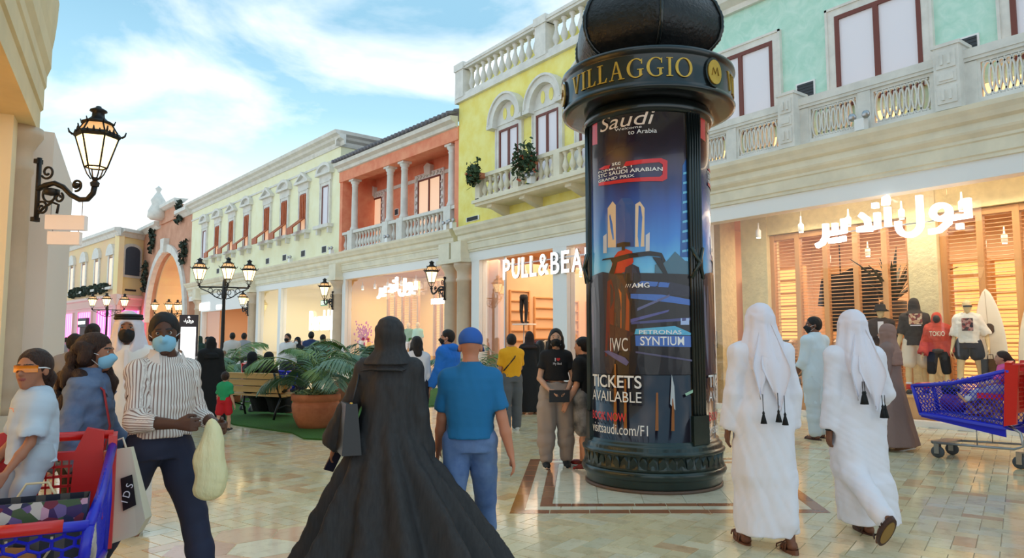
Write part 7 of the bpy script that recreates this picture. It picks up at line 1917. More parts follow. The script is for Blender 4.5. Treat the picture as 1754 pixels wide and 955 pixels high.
# ---- the two men in white seen from behind
p = Person('man in white robe and draped headcloth beside the advertising column, back turned', HDp(1303, 5.40), 2, 1.785, vox=.011, skin=(120, 76, 56), legs={'R': (-6, 4, 3), 'L': (8, 2, 3)}, arms={'R': (-4, 9, 18, 2), 'L': (-2, 10, 14, 5)})
p.body(feet=True, legs=True)
rows = p.std_robe(.10, .21, .165, .85); rows[0] = (.10, .02, .03, .225, .19); rows.insert(1, (.45, .015, .01, .20, .165))
p.robe('robe', M_THOBE, rows, 1.9, .024, .012, 6, (.1, .9), .012, rip=.005, ph=.5)
p.ghutra(M_GHUTRA); p.sandal(mat('brown_sandal', (112, 66, 42), .6))
for q in ((-.075, -.20, -.45), (.03, -.20, -.44), (.075, -.20, -.46)): tassel(p.top_o, p.J['neck'] + V3(*q) * p.S + V3(0, .0, .10), .09, .12)
TH1 = p
p = Person('man in white robe walking beside the display window, heel raised', HDp(1462, 5.62), 4, 1.75, vox=.011, skin=(126, 82, 60), legs={'R': (10, 2, 4), 'L': (-16, 42, 2)}, arms={'R': (0, 14, 62, 4), 'L': (-6, 7, 10, 5)})
p.body(); rows = p.std_robe(.12, .22, .17, .9); rows[0] = (.14, .05, -.02, .225, .20); rows.insert(1, (.45, .03, -.01, .215, .19))
p.robe('robe', M_THOBE, rows, 1.92, .024, .016, 4, (.1, 1.0), .012, rip=.005, ph=1.4, seed=6)
p.ghutra(M_GHUTRA); p.sandal(mat('brown_dark_sandal', (70, 44, 36), .6))
for q in ((-.06, -.20, -.33), (-.045, -.2, -.33), (.085, -.20, -.43), (.105, -.20, -.43)): tassel(p.top_o, p.J['neck'] + V3(*q) * p.S + V3(0, 0, .08), .10, .07)
w = p.J['wr', -1]; MB().lathe([(.03, -.016), (.036, -.01), (.036, .01), (.03, .016)], 14, tuple(w + V3(0, 0, -.005))).build('wristwatch', mat('black_watch', (30, 30, 34), .3, metal=.5), p.t)

# ---- woman in the flaring charcoal abaya
p = Person('woman in flaring charcoal abaya and hood walking away, handbag on shoulder', HDp(668, 4.62), -4, 1.675, True, .012, (176, 116, 86), legs={'R': (14, 4, 3), 'L': (-12, 14, 3)}, arms={'L': (6, 26, 10, 22), 'R': (0, 8, 10, 2)}, sh=.155)
p.body(); z = p.J['neck'][2]
rows = [(.10, .11, -.06, .66, .34), (.30, .09, -.04, .55, .30), (.55, .05, -.03, .41, .25), (.78, .015, -.02, .27, .20), (.95, .0, -.01, .195, .165), (1.08, 0, 0, .180, .15), (z - .16, 0, .0, .175, .14), (z - .08, 0, .0, .145, .115), (z - .0, 0, .01, .085, .085), (z + .06, 0, .01, .07, .07)]
p.robe('abaya', M_ABAYA, rows, 1.9, .024, .075, 12, (.1, 1.1), .040, rip=.005, ph=.8, skew=.5, legs=False)
p.hijab(M_ABAYA, .07, True, .011, wide=.95, peak=1)
ph = p.world(p.J['grip', -1] + V3(-.01, 0, -.03)); o = MB().box(-.037, .037, -.005, .005, -.075, .075).build('phone', mat('dark_phone', (50, 46, 62), .25), None, ph); o.rotation_euler = (R_(15), R_(20), p.t.rotation_euler[2] + R_(50)); tag(o, 'dark phone held low by the woman in the charcoal abaya', 'phone')
hb = p.world(V3(-.235, -.09, 0.98)); t = thing('handbag', 'black leather handbag hanging from the abaya wearer\'s shoulder', 'bag', hb, p.t.rotation_euler[2] + R_(25))
lea = mat('black_leather', (30, 27, 28), .35)
MB().add([(-.06, -.15, -.16), (.06, -.15, -.16), (.06, .15, -.16), (-.06, .15, -.16), (-.035, -.11, .15), (.035, -.11, .15), (.035, .11, .15), (-.035, .11, .15)], [(0, 3, 2, 1), (4, 5, 6, 7), (0, 1, 5, 4), (1, 2, 6, 5), (2, 3, 7, 6), (3, 0, 4, 7)]).build('bag_body', lea, t)
MB().tube([(0, -.10, .14), (.05, -.03, .30), (.075, .05, .42), (.09, .06, .43), (.06, .09, .33), (0, .10, .14)], .009, 6).build('strap', lea, t)
MB().ball((-.0, -.10, .15), .011).ball((0, .10, .15), .011).build('ring', mat('brass', (200, 160, 80), .3, metal=.8), t)

# ---- man in blue T-shirt and cap
p = Person('man in blue T-shirt, jeans and blue cap walking away', HDp(806, 4.78), 2, 1.60, False, .011, (196, 128, 98), legs={'R': (12, 3, 3), 'L': (-12, 12, 3)}, arms={'R': (-12, 12, 10, 14), 'L': (8, 7, 14)})
p.body(curl=34); p.top('t_shirt', mat('blue_cotton', (24, 106, 156), .85), .72, .011, p.zp + .02, .002, .02, .008)
p.bottom('jeans', M_JEANS, 1.95, .012); p.cap(mat('blue_cap', (44, 92, 172), .8)); p.shoe(mat('dark_shoe', (50, 46, 46), .6))
MB().lathe([(.158, -.02), (.162, .0), (.158, .022)], 28, (0, 0, p.zp + .085), rfun=lambda t, z: 1 - .22 * abs(math.sin(t)) ** 1.5).build('waistband', mat('jeans_dark', (60, 78, 116), .85), p.t)

# ---- the group by the near cart
p = Person('man in striped shirt and dark trousers with blue mask, carrying a yellow bag', HDp(280, 4.35), 238, 1.74, False, .009, (92, 60, 46), lean=2, legs={'R': (-26, 10, 3), 'L': (24, 6, 4)}, arms={'R': (14, 8, 74, -26), 'L': (4, 12, 78, -8)}, head=(-34, -3, 4))
SHIRT = mat('striped_shirt', (232, 222, 214), .8, stripes=('a', .019, .34, (150, 120, 110)))
def stripe_coord(V, p=p):
    J = p.J; out = np.arctan2(V[:, 0], V[:, 1] - V[:, 2] * 0) * .17; best = np.abs(np.hypot(V[:, 0], V[:, 1]) - .16) + .02
    for sd in (-1, 1):
        for a, b in (('sh', 'el'), ('el', 'wr')):
            A, Bv = J[a, sd], J[b, sd]; d = (Bv - A) / np.linalg.norm(Bv - A); q = V - A; t = np.clip(q @ d, 0, np.linalg.norm(Bv - A)); r = q - t[:, None] * d
            e1 = np.cross(d, (0, 1.0, .1)); e1 /= np.linalg.norm(e1); e2 = np.cross(d, e1); m = np.linalg.norm(r, axis=1); near = (m < .085) & (np.abs(V[:, 0]) > .13 * p.S)
            out[near] = (np.arctan2(r @ e1, r @ e2) * .065)[near]
    return np.tile((out + 2.0)[:, None], (1, 3))
p.body(.008, hands=True, fist=('R', 'L')); p.top('shirt', SHIRT, 1.45, .013, p.zp + .06, .005, .025, .002, seed=4, color=stripe_coord)
g = MB()
for sd in (-1, 1): g.add([tuple(p.J['neck'] + V3(*q) * p.S) for q in ((sd * .02, .085, -.08), (sd * .075, .06, .045), (sd * .085, -.01, .055), (sd * .13, .03, -.02), (sd * .085, .105, -.07))], [(0, 1, 2, 3, 4)])
g.build('collar', mat('shirt_collar', (228, 214, 206), .8), p.top_o)
p.bottom('trousers', mat('navy_trousers', (38, 42, 66), .8), 1.95, .018, .003); p.hair(mat('cropped_black_hair', (22, 18, 18), .7), 'short'); p.mask(MASK_B); p.shoe(mat('black_shoe', (24, 22, 22), .35))
MB().lathe([(.164, -.02), (.166, .02)], 28, (0, 0, p.zp + .085), rfun=lambda t, z: 1 - .2 * abs(math.sin(t)) ** 1.5).build('belt', mat('belt', (30, 24, 24), .4), p.t)
gp = p.world((p.J['grip', -1] + p.J['grip', 1]) / 2 + V3(.0, .03, -.21))
soft_bundle('yellow_bag', 'creased pale yellow plastic bag held by the man in the striped shirt', 'bag', gp, YAW + R_(10), [((.012 * math.sin(i), 0, .20 - .035 * i), (.035 + .05 * min(1, i / 5), .03 + .02 * min(1, i / 4), .06)) for i in range(11)], mat('yellow_plastic', (240, 228, 176), .4, bump=.8, bscale=22, stretch=(1, 1, .3)), .009, .0015)
p = Person('man in white robe, headcloth, black cord and black mask facing forward', HDp(219, 5.75), 205, 1.735, False, .012, (150, 98, 70), legs={'R': (4, 0, 3), 'L': (-4, 0, 3)}, arms={'R': (2, 8, 16), 'L': (2, 8, 16)}, head=(-4, 0, 0))
p.body(.009, beard=(30, 24, 22)); p.robe('robe', mat('cream_white_thobe', (240, 232, 224), .8), p.std_robe(.06, .21, .17), 1.93, .026, .008, 5, (.1, .9), .01); p.ghutra(M_GHUTRA, False, True); p.mask(MASK_K)
g = MB().box(-.012, .012, .115 * p.S, .125 * p.S, -.28, 0).build('placket', M_WHITECLOTH, p.top_o); g.location = tuple(p.J['neck'] + V3(0, .02, -.02)); p.shoe(mat('tan_shoe', (150, 110, 80), .6))
p = Person('woman with long curly hair, denim jacket and blue mask beside the near cart', HDp(152, 4.25), 284, 1.56, True, .009, (168, 112, 84), lean=2, legs={'R': (6, 4, 3), 'L': (-6, 4, 3)}, arms={'R': (-10, 16, 36), 'L': (12, 10, 26)}, head=(-6, -3, 0), sh=.15)
p.body(.008, fist=('L', 'R')); p.top('jacket', M_DENIM, 1.9, .020, p.zp - .04, .006, .02, .01, seed=9); p.bottom('trousers', mat('dark_trousers', (36, 34, 44), .8), 1.95, .02); p.hair(HAIR_BR, 'curly'); p.mask(MASK_B); p.shoe(mat('black_shoe'))
g = MB()
for sd in (-1, 1): g.add([tuple(p.J['neck'] + V3(*q) * p.S) for q in ((sd * .03, .125, -.16), (sd * .06, .10, -.02), (sd * .075, .02, .045), (sd * .085, -.05, .03), (sd * .13, .05, -.03), (sd * .11, .135, -.12))], [(0, 1, 2, 3, 4, 5)])
g.build('collar', M_DENIM, p.top_o)
pts = [p.J['sh', 1] + V3(-.04, .0, .075), p.J['sh', 1] + V3(-.03, .11, -.02), p.J['sh', 1] + V3(.02, .165, -.22), p.J['sh', 1] + V3(.06, .14, -.42)]; MB().tube(pts, .011, 6, flat=.5).build('bag_strap', mat('red_strap', (176, 40, 44), .6), p.t)
gp = p.world(p.J['grip', -1] + V3(0, 0, -.0)); wt = mat('white_kraft', (226, 214, 190), .6)
tb = HDp(225, 3.95)
t = thing('tote_bag', 'cream paper tote bag with black square label held by the woman in denim', 'bag', (tb[0], tb[1], 0), YAW + R_(8))
zt = .92; MB().add([(-.10, -.05, zt - .50), (.09, -.05, zt - .44), (.09, .05, zt - .44), (-.10, .05, zt - .50), (-.12, -.02, zt), (.03, -.02, zt + .02), (.03, .02, zt + .02), (-.12, .02, zt), (.13, -.05, zt - .36), (.13, .05, zt - .36)], [(0, 3, 2, 1), (0, 1, 8, 5, 4), (3, 7, 6, 9, 2), (4, 5, 6, 7), (0, 4, 7, 3), (1, 2, 9, 8), (8, 9, 6, 5)]).build('bag_body', wt, t)
lb = MB().add([(-.005, -.046, zt - .14), (.052, -.046, zt - .12), (.082, -.053, zt - .28), (.018, -.053, zt - .31)], [(0, 1, 2, 3)]).add([(-.005, -.05, zt - .14), (.052, -.05, zt - .12), (.082, -.057, zt - .28), (.018, -.057, zt - .31)], [(3, 2, 1, 0)]).build('printed_label', mat('black_label', (24, 22, 24), .5), t)
x = fit_text('I D S', -.05, .05, -.016, .02, 0, .002); x.xform(Matrix.Translation((.038, -.060, zt - .215)) @ Matrix.Rotation(R_(-75), 4, 'Y')).build('lettering', M_WHITECLOTH, t)
MB().tube([(-.08, 0, zt - .01), (-.07, 0, zt + .05), (-.02, 0, zt + .07), (.0, 0, zt + .01)], .006, 6).build('handle', wt, t)

# ---- girl in the near cart
gl = HDp(66, 3.52); gl = (gl[0], gl[1], .43)
p = Person('girl with orange goggles and grey T-shirt standing in the near cart', gl, 140, 1.11, True, .008, (176, 118, 90), child=True, legs={'R': (20, 40, 4), 'L': (18, 38, 4)}, arms={'R': (14, 10, 18), 'L': (14, 10, 24)}, head=(38, 0, 0))
p.body(.006); p.top('t_shirt', mat('pale_grey_blue_cotton', (196, 208, 220), .85), .75, .02, p.zp - .02, .004, .02, .008); p.bottom('trousers', mat('pale_grey_denim', (178, 184, 192), .85), 1.95, .006); p.hair(HAIR_BR, 'pony'); p.shoe(mat('white_shoe', (220, 220, 220), .6))
g = MB().box(-.035, .035, .114, .118, 0, .07).build('chest_print', print_mat('pink_print', [(220, 130, 120), (196, 208, 220), (230, 160, 150)], 60), p.top_o); g.location = tuple(p.J['chest'] + V3(0, -.022, -.04))
gg = [[tuple(p.H(.075 * math.sin(R_(a)) * 1.05, .02 + .092 * math.cos(R_(a)) * (1 + .03 * (a == 0)), z)) for z in (-.014 if abs(a) > 12 else -.002, .008, .028)] for a in range(-66, 67, 11)]
og = mat('orange_lens', (244, 134, 20), .15, coat=.5); o = MB().sheet(gg, .005).build('goggles', og, p.t)
for sd in (-1, 1): MB().tube([p.H(sd * .074, .055, .012), p.H(sd * .083, .01, .012), p.H(sd * .084, -.03, .004)], .007, 6, flat=.5).build('goggle_arm', M_WHITE, o)

# ---- people beside the column and shop
p = Person('girl in black cropped T-shirt, grey sweatpants and black mask holding a pouch', HDp(952, 8.75), 184, 1.66, True, .012, (206, 158, 130), legs={'R': (2, 0, 4), 'L': (-3, 2, 4)}, arms={'R': (8, 14, 46, -24), 'L': (8, 14, 46, -24)}, head=(-8, 0, 0))
p.body(); p.top('t_shirt', mat('black_cotton', (22, 21, 24), .85), .5, .012, p.zp + .13, .002); p.bottom('sweatpants', mat('warm_grey_jersey', (166, 150, 140), .9), 1.9, .026, .006, 1.25, cuff=.8); p.hair(HAIR_BK, 'long'); p.mask(MASK_K); p.shoe(mat('black_canvas', (26, 26, 28), .7))
f = p.J['chest']
for ch, a, b, m in (('I', -.03, -.02, M_WHITECLOTH), ('♥', -.012, .034, mat('red_heart', (206, 40, 44), .7))):
    o = fit_text(ch, a, b, .02, .06, .13, .003); o.xform(Matrix.Rotation(math.pi, 4, 'Z')); fx = o.build('chest_lettering', m, p.top_o); fx.location = tuple(f + V3(0, .26, .0))
o = fit_text('My Bed', -.05, .05, -.03, .005, .13, .003); o.xform(Matrix.Rotation(math.pi, 4, 'Z')); fx = o.build('chest_lettering', M_WHITECLOTH, p.top_o); fx.location = tuple(f + V3(0, .26, .0))
q = p.world((p.J['grip', 1] + p.J['grip', -1]) / 2 + V3(0, .02, -.02)); o = MB().box(-.12, .12, -.015, .015, -.07, .07).build('pouch', mat('black_pouch', (28, 26, 28), .5), None, q); o.rotation_euler[2] = p.t.rotation_euler[2]; tag(o, 'small black pouch held by the girl in sweatpants', 'pouch')
p = Person('child in black T-shirt, grey shorts and red sneakers half hidden by the column', HDp(1000, 8.65), 60, 1.56, False, .014, (206, 150, 122), legs={'R': (8, 4, 3), 'L': (-4, 2, 3)}, arms={'R': (4, 6, 20), 'L': (4, 6, 24)})
p.body(); p.top('t_shirt', mat('black_cotton'), .75, .018); p.bottom('shorts', mat('grey_shorts', (160, 156, 154), .9, rgb2=(60, 60, 62), scale=5), .92, .02, wide=1.15); hb = p.world(V3(.02, -.2, .95)); t = thing('mint_handbag', 'small mint green handbag beside the child half hidden by the column', 'bag', hb, YAW + R_(20)); MB().box(-.1, .1, -.03, .03, -.09, .08).build('bag_body', mat('mint_leather', (130, 176, 152), .4), t); MB().box(-.102, .102, -.036, -.03, -.01, .082).build('flap', mat('mint_leather'), t); MB().tube([(-.09, 0, .08), (-.03, .06, .36), (.03, .06, .36), (.09, 0, .08)], .005, 5).build('strap', mat('black_strap', (30, 28, 28), .6), t)
p.hair(HAIR_BK, 'short'); p.shoe(mat('red_black_sneaker', (150, 34, 34), .5, rgb2=(24, 22, 22), scale=20)); 
p = Person('person in mustard T-shirt and grey trousers with a strap across the back', HDp(876, 12.2), 20, 1.63, False, .016, (190, 140, 110), arms={'R': (20, 8, 50), 'L': (4, 8, 20)})
p.body(); p.top('t_shirt', mat('mustard_cotton', (238, 168, 20), .85), .7, .02); p.bottom('trousers', mat('grey_trousers', (92, 94, 98), .85), 1.95, .02, wide=1.15); p.hair(HAIR_BK, 'short'); p.mask(MASK_W); p.shoe(mat('white_shoe'))
MB().tube([p.J['sh', 1] + V3(-.05, -.03, .07), p.J['chest'] + V3(0, -.15, .0), p.J['pelvis'] + V3(-.17, -.08, .12)], .012, 6).build('strap', mat('black_strap', (30, 28, 28), .6), p.t)
p = Person('woman in long black abaya walking into the shop', HDp(907, 15.0), 10, 1.70, True, .018, (180, 130, 100), arms={'R': (6, 8, 24), 'L': (4, 8, 14)}); p.body(); p.robe('abaya', M_ABAYA2, p.std_robe(.05, .28, .14), 1.9, .03, .02, 7, (.05, .9), .03); p.hijab(mat('dark_brown_scarf', (46, 30, 28), .85), .08)
p = Person('person in a red patterned dress behind the woman entering the shop', HDp(926, 15.8), 20, 1.52, True, .018, (190, 140, 112)); p.body(); p.robe('dress', mat('red_dress', (170, 34, 44), .85, rgb2=(60, 24, 30), scale=9), p.std_robe(.08, .24, .14), .7, .016, .015, 6, (.05, .9), .02); p.hair(HAIR_BK, 'long')
p = Person('young man in bright blue hoodie with black mask turning aside', HDp(768, 10.8), 60, 1.68, False, .013, (186, 134, 108), arms={'R': (14, 10, 40), 'L': (6, 10, 20)}, head=(30, 0, 0)); p.body(); p.top('hoodie', mat('bright_blue_fleece', (30, 110, 206), .9), 1.92, .035, None, .006); p.bottom('trousers', mat('dark_trousers'), 1.95, .02); p.hair(HAIR_BK, 'short'); p.mask(MASK_K); p.shoe(mat('white_shoe'))
B = p.solid(); B.ell(p.J['neck'] + V3(0, -.08, -.01), V3(.12, .08, .07), .02); B.build('hood', mat('bright_blue_fleece'), p.t)
p = Person('woman with black hair and white blouse beside the boy in the blue hoodie', HDp(714, 10.6), 20, 1.58, True, .014, (190, 140, 112)); p.body(); p.top('blouse', mat('white_blouse', (226, 220, 222), .85), 1.8, .025); p.bottom('trousers', mat('dark_trousers'), 1.95, .02); p.hair(HAIR_BK, 'long'); p.shoe(mat('black_shoe'))
p = Person('woman in taupe abaya and brown headscarf passing the mannequins', HDp(1522, 10.2), 50, 1.75, True, .014, (196, 146, 118), legs={'R': (10, 2, 3), 'L': (-10, 8, 3)}, arms={'R': (10, 8, 60, 0), 'L': (4, 8, 30)}); p.body(); p.robe('abaya', mat('taupe_abaya', (134, 108, 100), .85), p.std_robe(.06, .42, .15, .8), 1.8, .035, .025, 8, (.05, 1.0), .05, ph=.4); p.hijab(mat('brown_scarf', (150, 116, 104), .85), .30); p.shoe(mat('tan_shoe'))
q = p.world(p.J['grip', 1] + V3(.02, .02, .0)); o = MB().box(-.05, .05, -.012, .012, -.07, .05).build('dark_pouch', mat('dark_teal', (28, 40, 48), .4), None, q); o.rotation_euler[2] = YAW; tag(o, 'small dark case in the hand of the woman in taupe', 'case')
p = Person('bearded man in pale blue tunic with earphones behind the white-robed pair', HDp(1396, 11.2), 25, 1.89, False, .014, (120, 80, 62), arms={'R': (6, 8, 30), 'L': (6, 8, 26)}, head=(55, 0, 0)); p.body(beard=(24, 20, 18)); rows = p.std_robe(.55, .22, .17); rows = [r for r in rows if r[0] > .5]; p.robe('tunic', mat('pale_blue_tunic', (206, 218, 226), .85), rows, 1.3, .03, .01, 5, (.5, 1.0), .012); p.bottom('trousers', mat('pale_blue_trousers', (196, 206, 212), .85), 1.9, .025, wide=1.2); p.hair(HAIR_BK, 'short'); p.mask(MASK_K); p.sandal(mat('brown_dark_sandal'))
# child in the cart by the display window and the person pushing it
p = Person('small girl in pink top riding in the cart by the display window', cart_point(CART2P, CART2R, .02, .99, .80), 60, 1.0, True, .012, (196, 146, 118), child=True, legs={'R': (82, 20, 8), 'L': (82, 20, 8)}, arms={'R': (30, 10, 40), 'L': (30, 10, 40)}, pelvis=.12); p.body(); p.top('top', mat('pink_cotton', (226, 90, 150), .85), .8, .018); p.bottom('trousers', mat('pale_trousers', (200, 196, 206), .85), 1.9, .016); p.hair(HAIR_BR, 'pony')
pp = cart_point(CART2P, CART2R, .05, 1.72, 0)
p = Person('person in black pushing the cart at the frame edge', pp, 65, 1.62, True, .016, (190, 140, 112), legs={'R': (12, 4, 3), 'L': (-14, 12, 3)}, arms={'R': (30, 6, 40), 'L': (30, 6, 40)}); p.body(fist=('L', 'R')); p.top('jumper', mat('black_cotton'), 1.9, .03); p.bottom('trousers', mat('dark_trousers'), 1.9, .02); p.hijab(M_ABAYA2, .15); p.shoe(mat('black_canvas'))
# around the bench
p = Person('woman in long black abaya standing behind the bench', HDp(362, 13.3), 30, 1.58, True, .016, (190, 140, 112)); p.body(); p.robe('abaya', M_ABAYA2, p.std_robe(.04, .30, .17), 1.9, .05, .012, 6, (.05, .9), .06); p.hijab(M_ABAYA2, .15)
p = Person('small boy in green T-shirt and red shorts facing the bench', HDp(388, 12.15), -6, 1.03, False, .011, (214, 164, 138), child=True, legs={'R': (6, 2, 4), 'L': (-8, 6, 4)}, arms={'R': (0, 12, 14), 'L': (4, 12, 30)}); p.body(); p.top('t_shirt', mat('green_cotton', (44, 160, 104), .85), .7, .016); p.bottom('shorts', mat('red_shorts', (206, 30, 40), .85), .8, .016, wide=1.1); p.hair(HAIR_BR, 'short'); p.shoe(mat('dark_shoe'))
for px_, lb, y in ((-.30, 'woman in black seated on the bench nearer the standing woman', .3), (.16, 'woman in black seated at the bench end beside the orange bag', .3)):
    q = cart_point(BENCH_C, BENCH_RZ, px_, .22, 0); p = Person(lb, q, math.degrees(BENCH_RZ - YAW), 1.58, True, .016, (190, 140, 112), legs={'R': (84, 84, 4), 'L': (84, 84, 4)}, arms={'R': (24, 8, 40), 'L': (24, 8, 40)}, pelvis=.57)
    p.body(); zn = p.J['neck'][2]
    p.robe('abaya', M_ABAYA2, [(.10, 0, .36, .24, .18), (.36, 0, .30, .24, .24), (.50, 0, .16, .22, .28), (.60, 0, .05, .20, .18), (.8, 0, .0, .17, .15), (zn - .12, 0, 0, .15, .13), (zn - .05, 0, 0, .12, .1), (zn + .02, 0, 0, .08, .08)], 1.9, .035, .01, 6, (.05, .9), .03, legs=False); p.hijab(M_ABAYA2, .12)
# ---- the crowd farther along, each person small in the picture
def far(label, px_, dep, h, kind, c1, c2, hd=0, vox=.03, hair=True, mask=None, fem=False, grp='shoppers far along the mall'):
    p = Person(label, HDp(px_, dep), hd, h, fem, vox, (170, 120, 94), legs={'R': (10, 4, 3), 'L': (-10, 8, 3)}, group=grp)
    p.body(plain=True, hands=False)
    nm = '%d_%d_%d' % c1; m1 = mat('cloth_' + nm, c1, .85); m2 = mat('cloth_%d_%d_%d' % c2, c2, .85)
    if kind == 'robe': p.robe('robe', m1, p.std_robe(.05, .26, .15), 1.9, .035, .015, 6, (.05, .9), .03, rip=0)
    else: p.top('shirt', m1, 1.8 if kind == 'long' else .7, .028, rip=0); p.bottom('trousers', m2, 1.93, .025, 0)
    if kind == 'robe' and fem: p.hijab(m1, .12, vox=.022)
    else: p.hair(HAIR_BK, 'short', .02)
    if mask: p.mask(mask, .012)
BK, DKB = (22, 21, 24), (40, 44, 62)
far('man in dark blue checked shirt walking past the bright glass shop', 533, 22, 1.80, 'long', (36, 52, 92), (40, 42, 52), 10, .025)
far('person in rust top beside the man in the checked shirt', 553, 23, 1.72, 'short', (150, 70, 52), (28, 28, 32), -20, .025)
far('man in white shirt and dark mask coming from the bright glass shop', 493, 20, 1.72, 'long', (216, 208, 204), (60, 60, 70), 170, .025, mask=MASK_K)
far('person in grey-blue coat and white mask behind the man in the white shirt', 510, 21, 1.62, 'robe', (30, 30, 36), BK, 170, .025, mask=MASK_W, fem=True)
far('man in pale grey top near the peach shop', 398, 23, 1.78, 'short', (206, 196, 190), (70, 74, 86), 20, .025)
far('man in grey shirt with his back turned by the peach shop', 418, 24, 1.78, 'long', (150, 148, 152), (50, 52, 60), 0, .025)
far('person in dark green beside the digital signboard', 342, 25, 1.68, 'robe', (26, 52, 44), BK, 160, .03, fem=True)
far('person in black walking beyond the digital signboard', 356, 27, 1.66, 'robe', BK, BK, 150, .03, fem=True)
far('person in white walking under the great arch', 306, 34, 1.72, 'robe', (214, 206, 204), BK, 0, .035)
far('person in maroon far under the great arch', 314, 36, 1.66, 'long', (110, 50, 56), DKB, 0, .035)
far('person with dark hair close behind the woman in denim', 128, 8.2, 1.60, 'long', (130, 136, 148), (70, 70, 80), 10, .016)
far('grey-haired man in pale shirt between the denim woman and robed man', 158, 9.2, 1.74, 'long', (206, 206, 208), (70, 70, 80), 10, .016)
far('person in grey near the magenta shops', 104, 26, 1.62, 'long', (150, 140, 146), DKB, 30, .03)
far('person in pink near the magenta shops', 113, 30, 1.66, 'long', (196, 120, 140), DKB, 0, .03)
far('person in black near the magenta shops', 121, 33, 1.7, 'robe', BK, BK, 10, .035, fem=True)
far('person in navy far beyond the robed man', 192, 36, 1.72, 'long', (40, 46, 76), DKB, 0, .035)
# ---------------------------------------------------------------- goods and figures in the shop windows
MANN = (236, 204, 150)
def SW(px_, y, z=.52): x = RU(px_, 620, y)[0]; return (x, W + y, z)
def mann(label, loc, hd, h, fem, **kw):
    p = Person(label, loc, hd, h, fem, .013, MANN, cat='mannequin', name='mannequin', group='mannequins in the display window', **kw)
    MB().lathe([(.2, 0), (.2, .012), (.03, .014)], 20).build('stand_plate', M_CHROME, p.t)
    return p
p = mann('mannequin in black hooded T-shirt seen from behind, white shorts and red socks', SW(1570, .62), -24, 1.78, False, legs={'R': (2, 0, 5), 'L': (-2, 0, 5)}, arms={'R': (0, 10, 10), 'L': (0, 12, 10)})
p.body(plain=True); p.top('hooded_shirt', mat('faded_black_cotton', (58, 50, 46), .85), .9, .03, p.zp - .06, .005); p.bottom('shorts', mat('cream_shorts', (236, 220, 196), .85), .8, .03, wide=1.15); p.hijab(mat('faded_black_cotton'), .04, True, wide=.9); p.shoe(mat('dark_shoe'), (60, 56, 54))
for sd in (-1, 1):
    a, k_ = p.J['ankle', sd], p.J['knee', sd]; MB().tube([a + V3(0, 0, .02), a * .75 + k_ * .25], .05, 10).build('red_sock', mat('red_sock', (206, 50, 40), .8), p.t); MB().tube([a * .74 + k_ * .26, a * .66 + k_ * .34], .054, 10).build('white_sock_band', M_WHITECLOTH, p.t)
g = MB().box(-.11, .11, -.176, -.166, -.02, .18).build('back_print', print_mat('red_brown_print', [(150, 60, 44), (210, 170, 130), (110, 40, 34), (226, 200, 160)], 22), p.top_o); g.location = tuple(p.J['chest'] + V3(0, 0, -.02))
g = MB().box(-.09, .09, -.176, -.166, -.07, -.05).build('back_print_line', M_WHITECLOTH, p.top_o); g.location = tuple(p.J['chest'])
p = mann('child mannequin in red hooded sweatshirt with white college lettering and black shorts', SW(1608, .55), 148, 1.50, True, legs={'R': (2, 0, 5), 'L': (-2, 0, 5)}, arms={'R': (6, 14, 16), 'L': (6, 14, 16)})
RED = mat('brick_red_fleece', (206, 78, 58), .9); p.body(plain=True); p.top('sweatshirt', RED, 1.85, .05, p.zp - .02, .008, .02, .01); p.hijab(RED, .06, True); p.bottom('shorts', mat('black_jersey', (34, 32, 36), .8), .95, .01, 0); B = Solid(p.hc - .16, p.hc + .16, .012); B.ell(p.H(0, .05, -.01), V3(.062, .06, .085), .0, p.Rh); B.build('dark_face_cover', mat('dark_face', (52, 44, 44), .5), p.t)
g = fit_text('TOKIO', -.12, .12, 0, .09, .0, .003, bold=.02).xform(Matrix.Rotation(math.pi, 4, 'Z')).build('chest_lettering', mat('cream_print', (240, 224, 196), .8), p.top_o); g.location = tuple(p.J['chest'] + V3(0, .178, -.05))
MB().ball(tuple(p.J['pelvis'] + V3(0, .14, .0)), (.10, .04, .045)).build('belt_bag', mat('dark_belt_bag', (70, 58, 50), .6), p.t)
p = mann('mannequin in white printed T-shirt, dark shorts and sunglasses', SW(1661, .62), 146, 1.72, True, legs={'R': (4, 0, 6), 'L': (-8, 0, 8)}, arms={'R': (2, 12, 12), 'L': (0, 26, 20, 4)}, head=(12, 0, 0))
p.body(plain=True); p.top('t_shirt', mat('offwhite_cotton', (244, 236, 220), .85), .95, .035, p.zp + .02, .006); p.bottom('shorts', mat('navy_shorts', (44, 44, 54), .85), .42, .02, wide=1.2)
g = MB().box(-.085, .085, .158, .166, -.12, .10).build('chest_print', print_mat('dark_red_print', [(60, 40, 46), (150, 60, 60), (40, 34, 40), (190, 140, 130)], 26), p.top_o); g.location = tuple(p.J['chest'])
gg = [[tuple(p.H(.075 * math.sin(R_(a)), .02 + .09 * math.cos(R_(a)), z)) for z in (-.01, .022)] for a in range(-60, 61, 12)]; MB().sheet(gg, .006).build('sunglasses', M_DARK, p.t)
q = p.world(p.J['wr', -1] + V3(-.02, .02, -.32)); t = thing('backpack', 'black leather backpack hanging from the hand of the mannequin in white', 'bag', q, YAW + R_(10))
lea2 = mat('black_leather'); MB().box(-.13, .13, -.07, .07, -.14, .12).build('bag_body', lea2, t); MB().box(-.135, .135, -.085, -.07, -.02, .13).build('flap', lea2, t); MB().tube([(-.06, 0, .12), (-.05, 0, .2), (.05, 0, .2), (.06, 0, .12)], .008, 6).build('handle', lea2, t)
MB().tube([(-.07, .05, -.13), (-.06, .02, -.24)], .01, 5).build('strap', lea2, t); MB().tube([(.07, .05, -.13), (.08, .02, -.26)], .01, 5).build('strap', lea2, t)
